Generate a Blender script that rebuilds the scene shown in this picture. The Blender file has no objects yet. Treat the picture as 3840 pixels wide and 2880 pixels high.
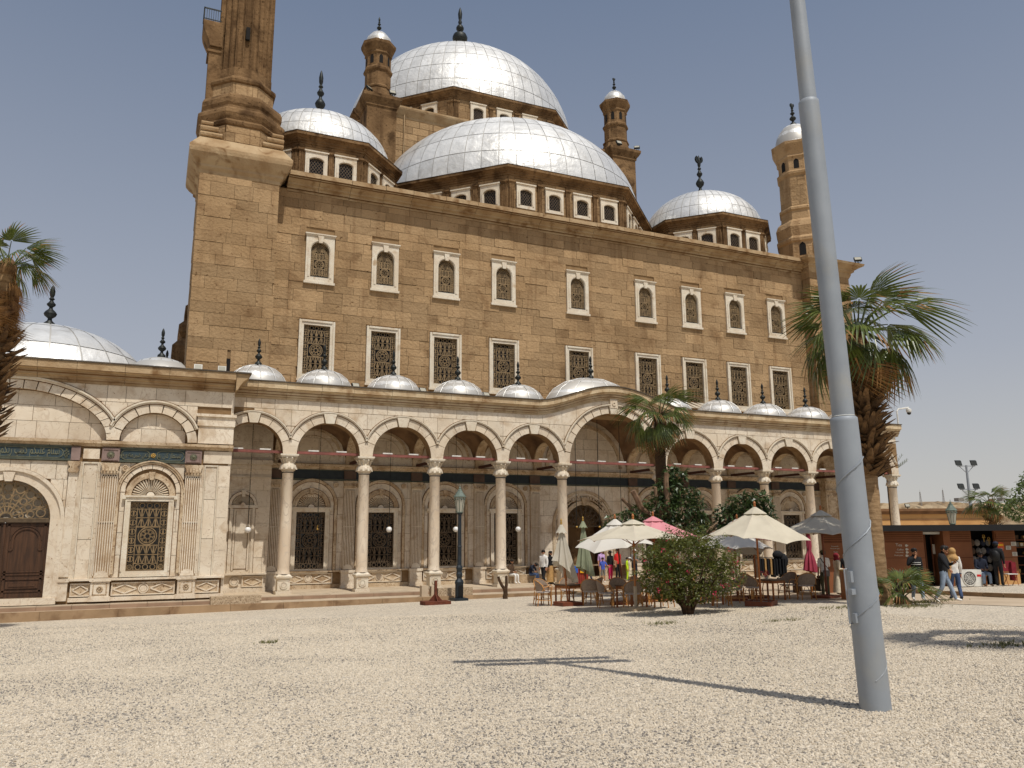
import bpy, math, random
from mathutils import Vector, Matrix
S = bpy.context.scene
COL = S.collection
rnd = random.Random(7)
PI = math.pi
R = math.radians

# ---------------------------------------------------------------- camera
CAM_H = 2.98
def cam_axes(p=0.1869, ro=-0.0061, y=0.4192):
    fw = Vector((math.sin(y)*math.cos(p), math.cos(y)*math.cos(p), math.sin(p)))
    r = Vector((math.cos(y), -math.sin(y), 0)); u = r.cross(fw)
    return math.cos(ro)*r+math.sin(ro)*u, -math.sin(ro)*r+math.cos(ro)*u, fw
cr, cu, cf = cam_axes()
cd = bpy.data.cameras.new('camera'); cam = bpy.data.objects.new('camera', cd); COL.objects.link(cam)
cd.sensor_width = 36.0; cd.lens = 2991.9/3840*36; cd.clip_start = 0.1; cd.clip_end = 6000
cam.matrix_world = Matrix(((cr.x, cu.x, -cf.x, 0), (cr.y, cu.y, -cf.y, 0), (cr.z, cu.z, -cf.z, CAM_H), (0, 0, 0, 1)))
S.camera = cam
# ---------------------------------------------------------------- sky, sun, exposure
SUN = Vector((0.75, -6.1, 11.2)).normalized()          # towards the sun
w = bpy.data.worlds.new('World'); S.world = w; w.use_nodes = True
nt = w.node_tree; nt.nodes.clear()
sky = nt.nodes.new('ShaderNodeTexSky'); sky.sky_type = 'NISHITA'; sky.sun_disc = False
sky.sun_elevation = math.asin(SUN.z); sky.sun_rotation = math.atan2(SUN.x, SUN.y)
sky.altitude = 100; sky.air_density = 1.0; sky.dust_density = 2.2; sky.ozone_density = 2.5
bg = nt.nodes.new('ShaderNodeBackground'); bg.inputs['Strength'].default_value = 0.1
wo = nt.nodes.new('ShaderNodeOutputWorld')
nt.links.new(sky.outputs[0], bg.inputs[0])
# dusty air: a veil over the clear sky, thick at the horizon and thinner overhead, the same all round
tc = nt.nodes.new('ShaderNodeTexCoord'); sx = nt.nodes.new('ShaderNodeSeparateXYZ'); nt.links.new(tc.outputs['Generated'], sx.inputs[0])
hc = nt.nodes.new('ShaderNodeValToRGB'); he = hc.color_ramp.elements
he[0].position = 0.0; he[0].color = (0.59, 0.57, 0.53, 1); he[1].position = 0.62; he[1].color = (0.205, 0.25, 0.335, 1)
e_ = he.new(0.2); e_.color = (0.42, 0.435, 0.48, 1)
nt.links.new(sx.outputs['Z'], hc.inputs[0])
veil = nt.nodes.new('ShaderNodeBackground'); nt.links.new(hc.outputs[0], veil.inputs[0])
vf = nt.nodes.new('ShaderNodeMapRange'); vf.inputs['From Max'].default_value = 0.62; vf.inputs['To Min'].default_value = 0.92; vf.inputs['To Max'].default_value = 0.55
nt.links.new(sx.outputs['Z'], vf.inputs['Value'])
ms = nt.nodes.new('ShaderNodeMixShader'); nt.links.new(vf.outputs[0], ms.inputs[0]); nt.links.new(bg.outputs[0], ms.inputs[1]); nt.links.new(veil.outputs[0], ms.inputs[2])
nt.links.new(ms.outputs[0], wo.inputs[0])
sd = bpy.data.lights.new('sun', 'SUN'); sd.energy = 3.35; sd.angle = R(0.53); sd.color = (1.0, 0.955, 0.88)
sun = bpy.data.objects.new('sun', sd); COL.objects.link(sun)
sun.rotation_euler = SUN.to_track_quat('Z', 'Y').to_euler(); sun.location = (0, -20, 60)
S.view_settings.view_transform = 'Standard'; S.view_settings.look = 'None'
S.view_settings.exposure = 0.0; S.view_settings.gamma = 1.0; S.view_settings.use_curve_mapping = False
S.cycles.max_bounces = 6; S.cycles.diffuse_bounces = 3; S.cycles.glossy_bounces = 3
S.cycles.transparent_max_bounces = 8; S.cycles.caustics_reflective = False; S.cycles.caustics_refractive = False

# ---------------------------------------------------------------- helpers
def gz(x, y):
    """height of the gravel yard, which falls towards the mosque"""
    return 1.28+0.0095*x-0.0365*y

class MB:
    """collects shapes and links them as ONE mesh object"""
    def __init__(s): s.v = []; s.f = []; s.m = []; s.t = []
    def add(s, vs, fs, m=0, t=0.5):
        b = len(s.v); s.v.extend([tuple(p) for p in vs])
        for f in fs: s.f.append([b+i for i in f]); s.m.append(m); s.t.append(t)
        return b
    def box(s, x0, x1, y0, y1, z0, z1, m=0, t=0.5):
        s.add([(x0,y0,z0),(x1,y0,z0),(x1,y1,z0),(x0,y1,z0),(x0,y0,z1),(x1,y0,z1),(x1,y1,z1),(x0,y1,z1)],
              [(0,3,2,1),(4,5,6,7),(0,1,5,4),(1,2,6,5),(2,3,7,6),(3,0,4,7)], m, t)
    def obox(s, c, ax, ay, az, m=0, t=0.5):
        """box from centre and three half-axis vectors"""
        c, ax, ay, az = Vector(c), Vector(ax), Vector(ay), Vector(az)
        s.add([c-ax-ay-az, c+ax-ay-az, c+ax+ay-az, c-ax+ay-az, c-ax-ay+az, c+ax-ay+az, c+ax+ay+az, c-ax+ay+az],
              [(0,3,2,1),(4,5,6,7),(0,1,5,4),(1,2,6,5),(2,3,7,6),(3,0,4,7)], m, t)
    def prism(s, poly, y0, y1, m=0, t=0.5, back=True):
        """poly of (x, z), counter-clockwise seen from -Y, extruded in Y"""
        n = len(poly)
        vs = [(x, y0, z) for x, z in poly]+[(x, y1, z) for x, z in poly]
        fs = [tuple(range(n))]+[(i, i+n, (i+1) % n+n, (i+1) % n) for i in range(n)]
        if back: fs.append(tuple(range(2*n-1, n-1, -1)))
        s.add(vs, fs, m, t)
    def flat(s, poly, z0, z1, m=0, t=0.5):
        """poly of (x, y), counter-clockwise from above, extruded in Z"""
        n = len(poly)
        vs = [(x, y, z0) for x, y in poly]+[(x, y, z1) for x, y in poly]
        s.add(vs, [tuple(range(n-1, -1, -1)), tuple(range(n, 2*n))]+[(i, (i+1) % n, (i+1) % n+n, i+n) for i in range(n)], m, t)
    def arc(s, cx, cz, r0, r1, a0, a1, y0, y1, n=16, m=0, t=0.5):
        """annular sector in the XZ plane, extruded in Y (angles in radians from +X)"""
        b = []
        for i in range(n+1):
            a = a0+(a1-a0)*i/n; c, q = math.cos(a), math.sin(a)
            b += [(cx+r0*c, y0, cz+r0*q), (cx+r1*c, y0, cz+r1*q), (cx+r1*c, y1, cz+r1*q), (cx+r0*c, y1, cz+r0*q)]
        fs = []
        for i in range(n):
            o = 4*i
            fs += [(o, o+1, o+5, o+4), (o+1, o+2, o+6, o+5), (o+2, o+3, o+7, o+6), (o+3, o, o+4, o+7)]
        if abs(abs(a1-a0)-2*PI) > 1e-4: fs += [(0, 3, 2, 1), (4*n, 4*n+1, 4*n+2, 4*n+3)]
        s.add(b, fs, m, t)
    def lathe(s, prof, cx=0, cy=0, n=24, a0=0.0, a1=2*PI, m=0, t=0.5, caps=True):
        """prof of (r, z) bottom to top"""
        full = abs(a1-a0-2*PI) < 1e-4; k = n if full else n+1; vs = []
        for r, z in prof:
            for i in range(k):
                a = a0+(a1-a0)*i/n; vs.append((cx+r*math.cos(a), cy+r*math.sin(a), z))
        fs = []
        for j in range(len(prof)-1):
            for i in range(n):
                i2 = (i+1) % k; fs.append((j*k+i, j*k+i2, (j+1)*k+i2, (j+1)*k+i))
        if caps and full:
            if prof[0][0] > 1e-4: fs.append(tuple(range(k-1, -1, -1)))
            if prof[-1][0] > 1e-4: fs.append(tuple((len(prof)-1)*k+i for i in range(k)))
        s.add(vs, fs, m, t)
    def octo(s, prof, cx=0, cy=0, m=0, t=0.5):
        """octagonal lathe with facets square to X and Y; prof of (apothem, z)"""
        s.lathe([(a/math.cos(PI/8), z) for a, z in prof], cx, cy, 8, PI/8, PI/8+2*PI, m, t)
    def quadlathe(s, prof, x0, x1, y0, y1, m=0, t=0.5):
        """mouldings round a rectangle; prof of (offset, z)"""
        vs = []
        for o, z in prof: vs += [(x0-o,y0-o,z),(x1+o,y0-o,z),(x1+o,y1+o,z),(x0-o,y1+o,z)]
        n = len(prof); fs = []
        for j in range(n-1):
            for i in range(4): fs.append((4*j+i, 4*j+(i+1) % 4, 4*j+4+(i+1) % 4, 4*j+4+i))
        fs += [(3,2,1,0), tuple(4*n-4+i for i in range(4))]
        s.add(vs, fs, m, t)
    def tube(s, pts, rad, n=6, m=0, t=0.5, caps=True):
        pts = [Vector(p) for p in pts]; k = len(pts)
        if not hasattr(rad, '__len__'): rad = [rad]*k
        vs = []; ref = None
        for i, p in enumerate(pts):
            d = (pts[min(i+1, k-1)]-pts[max(i-1, 0)])
            if d.length < 1e-9: d = Vector((0, 0, 1))
            d.normalize()
            if ref is None: ref = Vector((0, 0, 1)) if abs(d.z) < 0.9 else Vector((1, 0, 0))
            u = ref-d*ref.dot(d)
            if u.length < 1e-6: u = d.orthogonal()
            u.normalize(); v = d.cross(u); ref = u
            for j in range(n):
                a = 2*PI*j/n; q = p+(u*math.cos(a)+v*math.sin(a))*rad[i]; vs.append(q)
        fs = [(i*n+j, i*n+(j+1) % n, (i+1)*n+(j+1) % n, (i+1)*n+j) for i in range(k-1) for j in range(n)]
        if caps: fs += [tuple(range(n-1, -1, -1)), tuple((k-1)*n+j for j in range(n))]
        s.add(vs, fs, m, t)
    def ball(s, c, r, nu=10, nv=6, m=0, sc=(1, 1, 1), t=0.5):
        vs = [(c[0], c[1], c[2]-r*sc[2])]
        for j in range(1, nv):
            b = -PI/2+PI*j/nv
            for i in range(nu):
                a = 2*PI*i/nu; vs.append((c[0]+r*sc[0]*math.cos(b)*math.cos(a), c[1]+r*sc[1]*math.cos(b)*math.sin(a), c[2]+r*sc[2]*math.sin(b)))
        vs.append((c[0], c[1], c[2]+r*sc[2])); e = len(vs)-1
        fs = [(0, 1+(i+1) % nu, 1+i) for i in range(nu)]
        for j in range(nv-2):
            for i in range(nu): fs.append((1+j*nu+i, 1+j*nu+(i+1) % nu, 1+(j+1)*nu+(i+1) % nu, 1+(j+1)*nu+i))
        fs += [(e, 1+(nv-2)*nu+i, 1+(nv-2)*nu+(i+1) % nu) for i in range(nu)]
        s.add(vs, fs, m, t)
    def xform(s, M, i0=0):
        for i in range(i0, len(s.v)): s.v[i] = tuple(M @ Vector(s.v[i]))
    def mesh(s, name, mats, smooth=0):
        me = bpy.data.meshes.new(name); me.from_pydata(s.v, [], s.f)
        mats = mats if isinstance(mats, (list, tuple)) else [mats]
        for q in mats: me.materials.append(q)
        if len(mats) > 1: me.polygons.foreach_set('material_index', s.m)
        if any(x != 0.5 for x in s.t):
            a = me.attributes.new('tone', 'FLOAT', 'FACE'); a.data.foreach_set('value', s.t)
        if smooth:
            me.shade_smooth(); me.set_sharp_from_angle(angle=R(smooth))
        me.update(); return me
    def build(s, name, mats, parent=None, smooth=0, label=None):
        return place(s.mesh(name, mats, smooth), name, parent, label=label)

def place(me, name, parent=None, loc=None, rot=None, scale=None, label=None):
    """link a mesh as an object; under a root Empty mesh coordinates stay world coordinates unless loc is given"""
    o = bpy.data.objects.new(name, me); COL.objects.link(o)
    if parent is not None:
        o.parent = parent
        base = Vector((0, 0, 0))
        if parent.get('world_coords'): base = -Vector(parent.location)
        o.location = base+Vector(loc or (0, 0, 0))
    elif loc is not None: o.location = loc
    if rot is not None: o.rotation_euler = rot
    if scale is not None: o.scale = scale
    if label: o['label'] = label
    return o

def root(name, label, cat, loc, group=None, rz=0.0, world=False):
    o = bpy.data.objects.new(name, None); COL.objects.link(o); o.location = loc
    if world: o['world_coords'] = 1
    else: o.rotation_euler = (0, 0, rz)
    o['label'] = label; o['category'] = cat
    if group: o['group'] = group
    o.empty_display_size = 0.2
    return o
def tag(o, label=None, cat=None, group=None, kind=None):
    if label: o['label'] = label
    if cat: o['category'] = cat
    if group: o['group'] = group
    if kind: o['kind'] = kind
    return o
def copy_tree(o, parent=None):
    c = o.copy(); COL.objects.link(c)
    if parent is not None: c.parent = parent
    for ch in list(o.children): copy_tree(ch, c)
    return c
def dup(proto, loc, rz=0.0, label=None, scale=None, tilt=None):
    c = copy_tree(proto); c.location = loc; c.rotation_euler = (tilt[0] if tilt else 0, tilt[1] if tilt else 0, rz)
    if scale: c.scale = (scale, scale, scale)
    if label: c['label'] = label
    return c
# ---------------------------------------------------------------- materials
def lin(r, g, b):
    f = lambda c: (c/12.92 if c <= 0.04045 else ((c+0.055)/1.055)**2.4)
    return (f(r/255), f(g/255), f(b/255), 1)
def pmat(name, col, col2=None, scale=1.0, detail=6, rough=0.75, metal=0.0, bump=0.0, bscale=25.0, tone=0.0, src='obj',
         stain=None, sscale=0.6, slo=0.52, shi=0.72, vein=None, vscale=1.5, spec=0.35, stretch=None, objc=False, coat=0.0, trans=0.0, speck=None, speckscale=40, specklo=.6, streak=None):
    m = bpy.data.materials.new(name); m.use_nodes = True
    t = m.node_tree; N = t.nodes; L = t.links; b = N['Principled BSDF']
    c4 = lambda c: tuple(c) if len(c) == 4 else tuple(c)+(1,)
    b.inputs['Roughness'].default_value = rough; b.inputs['Metallic'].default_value = metal
    b.inputs['Specular IOR Level'].default_value = spec
    if coat: b.inputs['Coat Weight'].default_value = coat
    if trans: b.inputs['Transmission Weight'].default_value = trans
    if objc: tc = N.new('ShaderNodeTexCoord'); vec = tc.outputs['Object']
    else: tc = N.new('ShaderNodeNewGeometry'); vec = tc.outputs['Position']
    if stretch:
        mp = N.new('ShaderNodeMapping'); mp.inputs['Scale'].default_value = stretch; L.new(vec, mp.inputs['Vector']); vec2 = mp.outputs[0]
    else: vec2 = vec
    def noise(sc, de=6, v=None, dist=0.0):
        n = N.new('ShaderNodeTexNoise'); n.inputs['Scale'].default_value = sc; n.inputs['Detail'].default_value = de
        n.inputs['Distortion'].default_value = dist; L.new(v or vec2, n.inputs['Vector']); return n.outputs['Fac']
    def ramp(f, lo, hi):
        r = N.new('ShaderNodeMapRange'); r.inputs['From Min'].default_value = lo; r.inputs['From Max'].default_value = hi; r.clamp = True
        L.new(f, r.inputs['Value']); return r.outputs[0]
    def mix(f, a, bb, mode='MIX'):
        x = N.new('ShaderNodeMix'); x.data_type = 'RGBA'; x.blend_type = mode
        if isinstance(f, float): x.inputs[0].default_value = f
        else: L.new(f, x.inputs[0])
        for i, q in ((6, a), (7, bb)):
            if isinstance(q, tuple): x.inputs[i].default_value = q
            else: L.new(q, x.inputs[i])
        return x.outputs[2]
    out = c4(col)
    if col2 is not None: out = mix(ramp(noise(scale, detail), 0.35, 0.65), c4(col), c4(col2))
    if vein is not None:
        n = noise(vscale, 8, None, 1.6); a = N.new('ShaderNodeMath'); a.operation = 'SUBTRACT'; a.inputs[1].default_value = 0.5; L.new(n, a.inputs[0])
        ab = N.new('ShaderNodeMath'); ab.operation = 'ABSOLUTE'; L.new(a.outputs[0], ab.inputs[0])
        out = mix(ramp(ab.outputs[0], 0.035, 0.0), out, c4(vein))
    if stain is not None: out = mix(ramp(noise(sscale, 9, vec2, 0.4), slo, shi), out, c4(stain))
    if streak is not None:   # rain streaks and soot running down
        mq = N.new('ShaderNodeMapping'); mq.inputs['Scale'].default_value = (2.2, 2.2, 0.16); L.new(vec, mq.inputs['Vector'])
        out = mix(ramp(noise(1.0, 7, mq.outputs[0], .3), 0.54, 0.78), out, c4(streak))
    if speck is not None: out = mix(ramp(noise(speckscale, 3, vec), specklo, specklo+.08), out, c4(speck))
    if tone:
        if src == 'obj': oi = N.new('ShaderNodeObjectInfo'); f = oi.outputs['Random']
        else: oi = N.new('ShaderNodeAttribute'); oi.attribute_name = 'tone'; f = oi.outputs['Fac']
        mr = N.new('ShaderNodeMapRange'); mr.inputs['To Min'].default_value = 1-tone; mr.inputs['To Max'].default_value = 1+tone; L.new(f, mr.inputs['Value'])
        cc = N.new('ShaderNodeCombineColor'); [L.new(mr.outputs[0], cc.inputs[i]) for i in range(3)]
        out = mix(1.0, out, cc.outputs[0], 'MULTIPLY')
    if isinstance(out, tuple): b.inputs['Base Color'].default_value = out
    else: L.new(out, b.inputs['Base Color'])
    if bump:
        bn = N.new('ShaderNodeBump'); bn.inputs['Strength'].default_value = 1.0; bn.inputs['Distance'].default_value = bump
        L.new(noise(bscale, 8, vec), bn.inputs['Height']); L.new(bn.outputs[0], b.inputs['Normal'])
    return m
M = {}
ST1, ST2, ST3 = lin(169,141,106), lin(154,126,92), lin(122,95,66)
for k, s_ in (('stone', 'obj'), ('stone_att', 'att')):
    M[k] = pmat(k, ST1, ST2, scale=0.45, rough=0.9, bump=0.05, bscale=7, tone=0.16, src=s_, streak=lin(132,104,74), stain=ST3, sscale=0.8, slo=0.56, shi=0.76, spec=0.12, speck=lin(112,86,58), speckscale=6, specklo=.65)
M['stone_dark'] = pmat('stone_dark', lin(138,110,78), lin(112,87,60), scale=0.9, rough=0.92, bump=0.05, bscale=6, streak=lin(84,63,42), stain=lin(78,58,38), sscale=1.1, slo=0.52, shi=0.68, spec=0.1, speck=lin(80,60,38), speckscale=7, specklo=.62)
M['stone_trim'] = pmat('stone_trim', lin(182,158,124), lin(158,130,96), scale=1.1, rough=0.9, bump=0.03, bscale=9, stain=lin(128,98,66), sscale=1.6, slo=0.54, shi=0.7, spec=0.15)
M['mortar'] = pmat('mortar', lin(148,122,90), lin(132,106,76), scale=2, rough=0.95, spec=0.1)
M['grout'] = pmat('grout', lin(150,124,92), lin(128,102,72), scale=3, rough=0.95, spec=0.1)
for k, s_ in (('marble', 'obj'), ('marble_att', 'att')):
    M[k] = pmat(k, lin(224,212,192), lin(212,196,172), scale=0.9, rough=0.62, bump=0.004, bscale=14, tone=0.07, src=s_, vein=lin(204,187,164), vscale=1.6, speck=lin(150,122,92), speckscale=13, specklo=.655,
            stain=lin(176,150,118), sscale=1.5, slo=0.56, shi=0.8, spec=0.3)
M['marble_old'] = pmat('marble_old', lin(206,188,160), lin(184,160,128), scale=1.1, rough=0.7, bump=0.01, bscale=12, vein=lin(168,142,112), vscale=1.8, speck=lin(112,84,58), speckscale=11, specklo=.62,
            stain=lin(134,106,76), sscale=1.7, slo=0.52, shi=0.75, spec=0.25, tone=0.06)
M['marble_white'] = pmat('marble_white', lin(222,213,194), lin(210,196,172), scale=1.3, rough=0.55, vein=lin(206,188,166), vscale=2.2, stain=lin(184,160,128), sscale=2.2, slo=0.6, shi=0.75, bump=0.003, bscale=15)
M['shaft'] = pmat('shaft', lin(232,218,196), lin(214,194,168), scale=1.6, rough=0.4, vein=lin(200,184,164), vscale=1.6, stretch=(1, 1, 0.5), stain=lin(212,194,170), sscale=1.0)
M['lead'] = pmat('lead', lin(96,86,72), lin(74,64,52), scale=2, rough=0.7, spec=0.3)
M['silver'] = pmat('silver', (0.78,0.775,0.75), (0.68,0.675,0.65), scale=1.5, rough=0.45, metal=0.3, bump=0.06, bscale=2.4, tone=0.09, stain=(0.5,0.48,0.44), sscale=1.2, slo=.56, shi=.8)
M['seam'] = pmat('seam', (0.5,0.48,0.44), rough=0.5, metal=0.3)
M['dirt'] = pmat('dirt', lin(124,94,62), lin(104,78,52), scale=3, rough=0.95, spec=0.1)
M['trim_light'] = pmat('trim_light', lin(206,186,152), lin(184,158,122), scale=1.4, rough=0.85, bump=0.02, bscale=10, stain=lin(140,108,72), sscale=1.8, slo=0.52, shi=0.72, tone=0.06)
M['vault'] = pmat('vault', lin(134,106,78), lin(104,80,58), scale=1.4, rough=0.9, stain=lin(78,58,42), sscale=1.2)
M['groove'] = pmat('groove', lin(176,150,118), lin(150,122,92), scale=2, rough=0.85)
M['iron'] = pmat('iron', lin(48,52,50), lin(36,36,34), scale=6, rough=0.5, metal=0.4)
M['grille'] = pmat('grille', lin(150,126,92), lin(116,98,72), scale=5, rough=0.6, metal=0.3)
M['grille_dark'] = pmat('grille_dark', lin(104,88,68), lin(84,70,54), scale=5, rough=0.6, metal=0.3)
M['pane'] = pmat('pane', lin(30,24,20), rough=0.15, spec=0.5)
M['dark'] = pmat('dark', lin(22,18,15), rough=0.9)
M['frieze'] = pmat('frieze', lin(60,76,82), lin(46,62,68), scale=3, rough=0.6, stain=lin(76,78,70), sscale=3)
M['frieze_dark'] = pmat('frieze_dark', lin(44,52,56), lin(34,42,46), scale=3, rough=0.6)
M['frieze_edge'] = pmat('frieze_edge', lin(84,88,74), lin(66,72,62), scale=4, rough=0.6)
M['gilt'] = pmat('gilt', lin(122,120,96), lin(100,102,82), scale=6, rough=0.5)
M['gold'] = pmat('gold', lin(176,140,70), rough=0.5, metal=0.3)
M['mauve'] = pmat('mauve', lin(146,124,116), lin(126,106,98), scale=3, rough=0.7)
M['mauve_dark'] = pmat('mauve_dark', lin(96,76,62), lin(80,62,52), scale=3, rough=0.7)
M['wood'] = pmat('wood', lin(84,57,38), lin(60,41,28), scale=1.5, stretch=(9, 9, 0.7), rough=0.55, objc=False)
M['wood_red'] = pmat('wood_red', lin(128,66,40), lin(104,50,30), scale=3, stretch=(3, 3, 0.6), rough=0.5)
M['beam'] = pmat('beam', lin(146,88,78), lin(116,70,62), scale=3, rough=0.7)
M['beam_dark'] = pmat('beam_dark', lin(78,48,38), rough=0.8)
M['white'] = pmat('white', lin(226,224,216), lin(206,203,194), scale=4, rough=0.5)
M['globe'] = pmat('globe', lin(238,238,236), rough=0.25)
M['mastgrey'] = pmat('mastgrey', lin(150,156,162), lin(140,146,152), scale=2.2, rough=0.55, metal=0.1, bump=0.001, bscale=30, stain=lin(160,158,150), sscale=1.5, slo=.55, shi=.8)
M['mastpaint'] = pmat('mastpaint', lin(205,205,198), rough=0.6)
M['lampgreen'] = pmat('lampgreen', lin(46,54,60), lin(36,42,48), scale=6, rough=0.5, metal=0.2)
M['copper'] = pmat('copper', lin(112,124,112), lin(90,102,94), scale=6, rough=0.6)
M['lampglass'] = pmat('lampglass', lin(176,172,156), rough=0.2, spec=0.5)
M['rust'] = pmat('rust', lin(112,60,40), lin(88,46,32), scale=8, rough=0.85)
M['kerb_brown'] = pmat('kerb_brown', lin(166,138,106), lin(146,120,90), scale=1.5, rough=0.9, bump=0.006, bscale=20, tone=0.08, stain=lin(120,92,66), sscale=1.8)
M['slab'] = pmat('slab', lin(196,178,152), lin(178,160,136), scale=1.2, rough=0.75, bump=0.003, bscale=20, tone=0.07)
M['slab_red'] = pmat('slab_red', lin(160,132,108), lin(142,116,94), scale=1.5, rough=0.8, tone=0.07)
M['path'] = pmat('path', lin(198,178,152), lin(180,160,134), scale=0.8, rough=0.9, bump=0.004, bscale=30)
M['kerb'] = pmat('kerb', lin(160,134,102), lin(140,116,88), scale=2, rough=0.9, bump=0.006, bscale=20, tone=0.06)
M['pebblecast'] = pmat('pebblecast', lin(196,176,148), lin(160,138,110), scale=14, rough=0.9, bump=0.02, bscale=22, speck=lin(110,90,68), speckscale=24, specklo=.56)
M['teak'] = pmat('teak', lin(176,110,58), lin(150,88,44), scale=3, stretch=(4, 4, 0.8), rough=0.5)
M['teak_dark'] = pmat('teak_dark', lin(128,70,46), lin(108,58,38), scale=3, rough=0.55)
M['cane'] = pmat('cane', lin(198,142,78), lin(164,110,58), scale=12, rough=0.5, objc=True)
M['weave'] = pmat('weave', lin(152,134,116), lin(132,114,98), scale=30, rough=0.7, bump=0.003, bscale=120, objc=True)
M['weave_light'] = pmat('weave_light', lin(196,184,174), lin(178,166,156), scale=30, rough=0.7, objc=True)
M['tabletop'] = pmat('tabletop', lin(120,100,80), lin(98,80,64), scale=6, rough=0.4)
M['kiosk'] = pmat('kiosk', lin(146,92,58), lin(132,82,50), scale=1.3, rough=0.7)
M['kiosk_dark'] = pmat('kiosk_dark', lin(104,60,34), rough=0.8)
M['black'] = pmat('black', lin(24,23,23), rough=0.6)
M['ochre'] = pmat('ochre', lin(206,160,104), lin(190,144,90), scale=0.4, rough=0.9, stain=lin(178,132,82), sscale=.6)
M['ochre_trim'] = pmat('ochre_trim', lin(140,104,72), lin(110,80,54), scale=0.9, rough=0.9)
M['bark'] = pmat('bark', lin(158,130,96), lin(122,96,66), scale=2.5, rough=0.95, bump=0.03, bscale=10, stretch=(1, 1, 5))
M['bark_dark'] = pmat('bark_dark', lin(84,62,42), lin(58,42,28), scale=3, rough=0.95, bump=0.03, bscale=10, stretch=(1, 1, 5))
M['boot'] = pmat('boot', lin(122,94,62), lin(84,62,40), scale=6, rough=0.9, tone=0.3)
M['wood_grey'] = pmat('wood_grey', lin(138,114,90), lin(104,82,62), scale=4, rough=0.9, bump=0.01, bscale=20)
def leafmat(name, c1, c2, rough=0.45, sc=2.0, tl=0.25, tone=0.35):
    m = pmat(name, c1, c2, scale=sc, rough=rough, tone=tone, src='att', spec=0.5)
    t = m.node_tree; b = t.nodes['Principled BSDF']; out = [n for n in t.nodes if n.type == 'OUTPUT_MATERIAL'][0]
    tr = t.nodes.new('ShaderNodeBsdfTranslucent'); tr.inputs[0].default_value = tuple(min(1, x*1.6) for x in c1[:3])+(1,)
    mx = t.nodes.new('ShaderNodeMixShader'); mx.inputs[0].default_value = tl
    t.links.new(b.outputs[0], mx.inputs[1]); t.links.new(tr.outputs[0], mx.inputs[2]); t.links.new(mx.outputs[0], out.inputs[0])
    return m
def fabric(name, c1, c2): M[name] = leafmat(name, c1, c2, 0.85, 2.5, 0.22, 0)
for nm_, a_, b_ in (('cream', (218,208,188), (208,198,178)), ('offwhite', (226,221,210), (218,212,200)), ('greige', (206,199,183), (196,189,172)), ('greenish', (158,164,134), (144,150,122)), ('pink', (232,160,166), (224,150,156)), ('darkpink', (178,72,92), (160,60,80))): fabric(nm_, lin(*a_), lin(*b_))
M['frond'] = leafmat('frond', lin(98,108,48), lin(62,76,36), 0.35, 3, 0.15)
M['frond_dry'] = leafmat('frond_dry', lin(150,112,64), lin(112,78,44), 0.7, 3)
M['figleaf'] = leafmat('figleaf', lin(70,88,46), lin(48,64,34), 0.36, 2, 0.15)
M['bushleaf'] = leafmat('bushleaf', lin(104,108,48), lin(66,76,34), 0.45, 2.5, 0.3)
M['flower'] = leafmat('flower', lin(208,52,96), lin(190,40,84), 0.6, 2, 0.3, 0.2)
M['greenleaf'] = leafmat('greenleaf', lin(92,106,52), lin(70,86,42), 0.45, 2, 0.25)
M['grass'] = leafmat('grass', lin(96,100,52), lin(120,112,66), 0.6, 3, 0.2)
def cloth(name, r, g, b_): M[name] = pmat(name, lin(r, g, b_), lin(int(r*.88), int(g*.88), int(b_*.88)), scale=9, rough=0.85); return M[name]
for nm, c in dict(c_black=(28,28,30), c_navy=(36,42,58), c_white=(236,234,228), c_jeans=(148,164,184), c_jeans_dark=(64,84,120), c_lilac=(200,164,212), c_blue=(74,96,190),
                  c_red=(216,40,36), c_lime=(196,232,40), c_grey=(120,116,112), c_khaki=(86,84,58), c_beige=(206,186,150), c_maroon=(132,36,46), c_cream=(226,214,190),
                  c_pinkpants=(206,36,96), c_brown=(96,74,56), c_tan=(190,150,96), c_purple=(88,64,92)).items(): cloth(nm, *c)
M['skin'] = pmat('skin', lin(186,136,104), lin(172,122,92), scale=10, rough=0.55)
M['skin_dark'] = pmat('skin_dark', lin(112,76,56), rough=0.55)
M['hair'] = pmat('hair', lin(30,25,22), rough=0.6)
M['shoe_white'] = pmat('shoe_white', lin(226,222,214), rough=0.6)
M['bin_red'] = pmat('bin_red', lin(150,56,40), lin(126,44,32), scale=3, rough=0.6)
M['yellow'] = pmat('yellow', lin(240,180,30), rough=0.5)
M['bluep'] = pmat('bluep', lin(40,96,190), rough=0.5)
M['poster'] = pmat('poster', lin(206,198,182), rough=0.7)
M['orange_red'] = pmat('orange_red', lin(214,90,44), rough=0.6)
M['stoneware'] = pmat('stoneware', lin(132,124,114), lin(104,98,90), scale=8, rough=0.8, tone=.15)
M['hill'] = pmat('hill', lin(188,168,138), lin(160,140,112), scale=0.02, rough=1.0, detail=10, bump=1.2, bscale=0.12, stain=lin(140,120,96), sscale=0.045, slo=.5, shi=.62, spec=0.05)
M['hillhaze'] = pmat('hillhaze', lin(150,144,128), rough=1.0, spec=0.05)
M['farmetal'] = pmat('farmetal', lin(140,136,132), rough=0.8)
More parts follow.
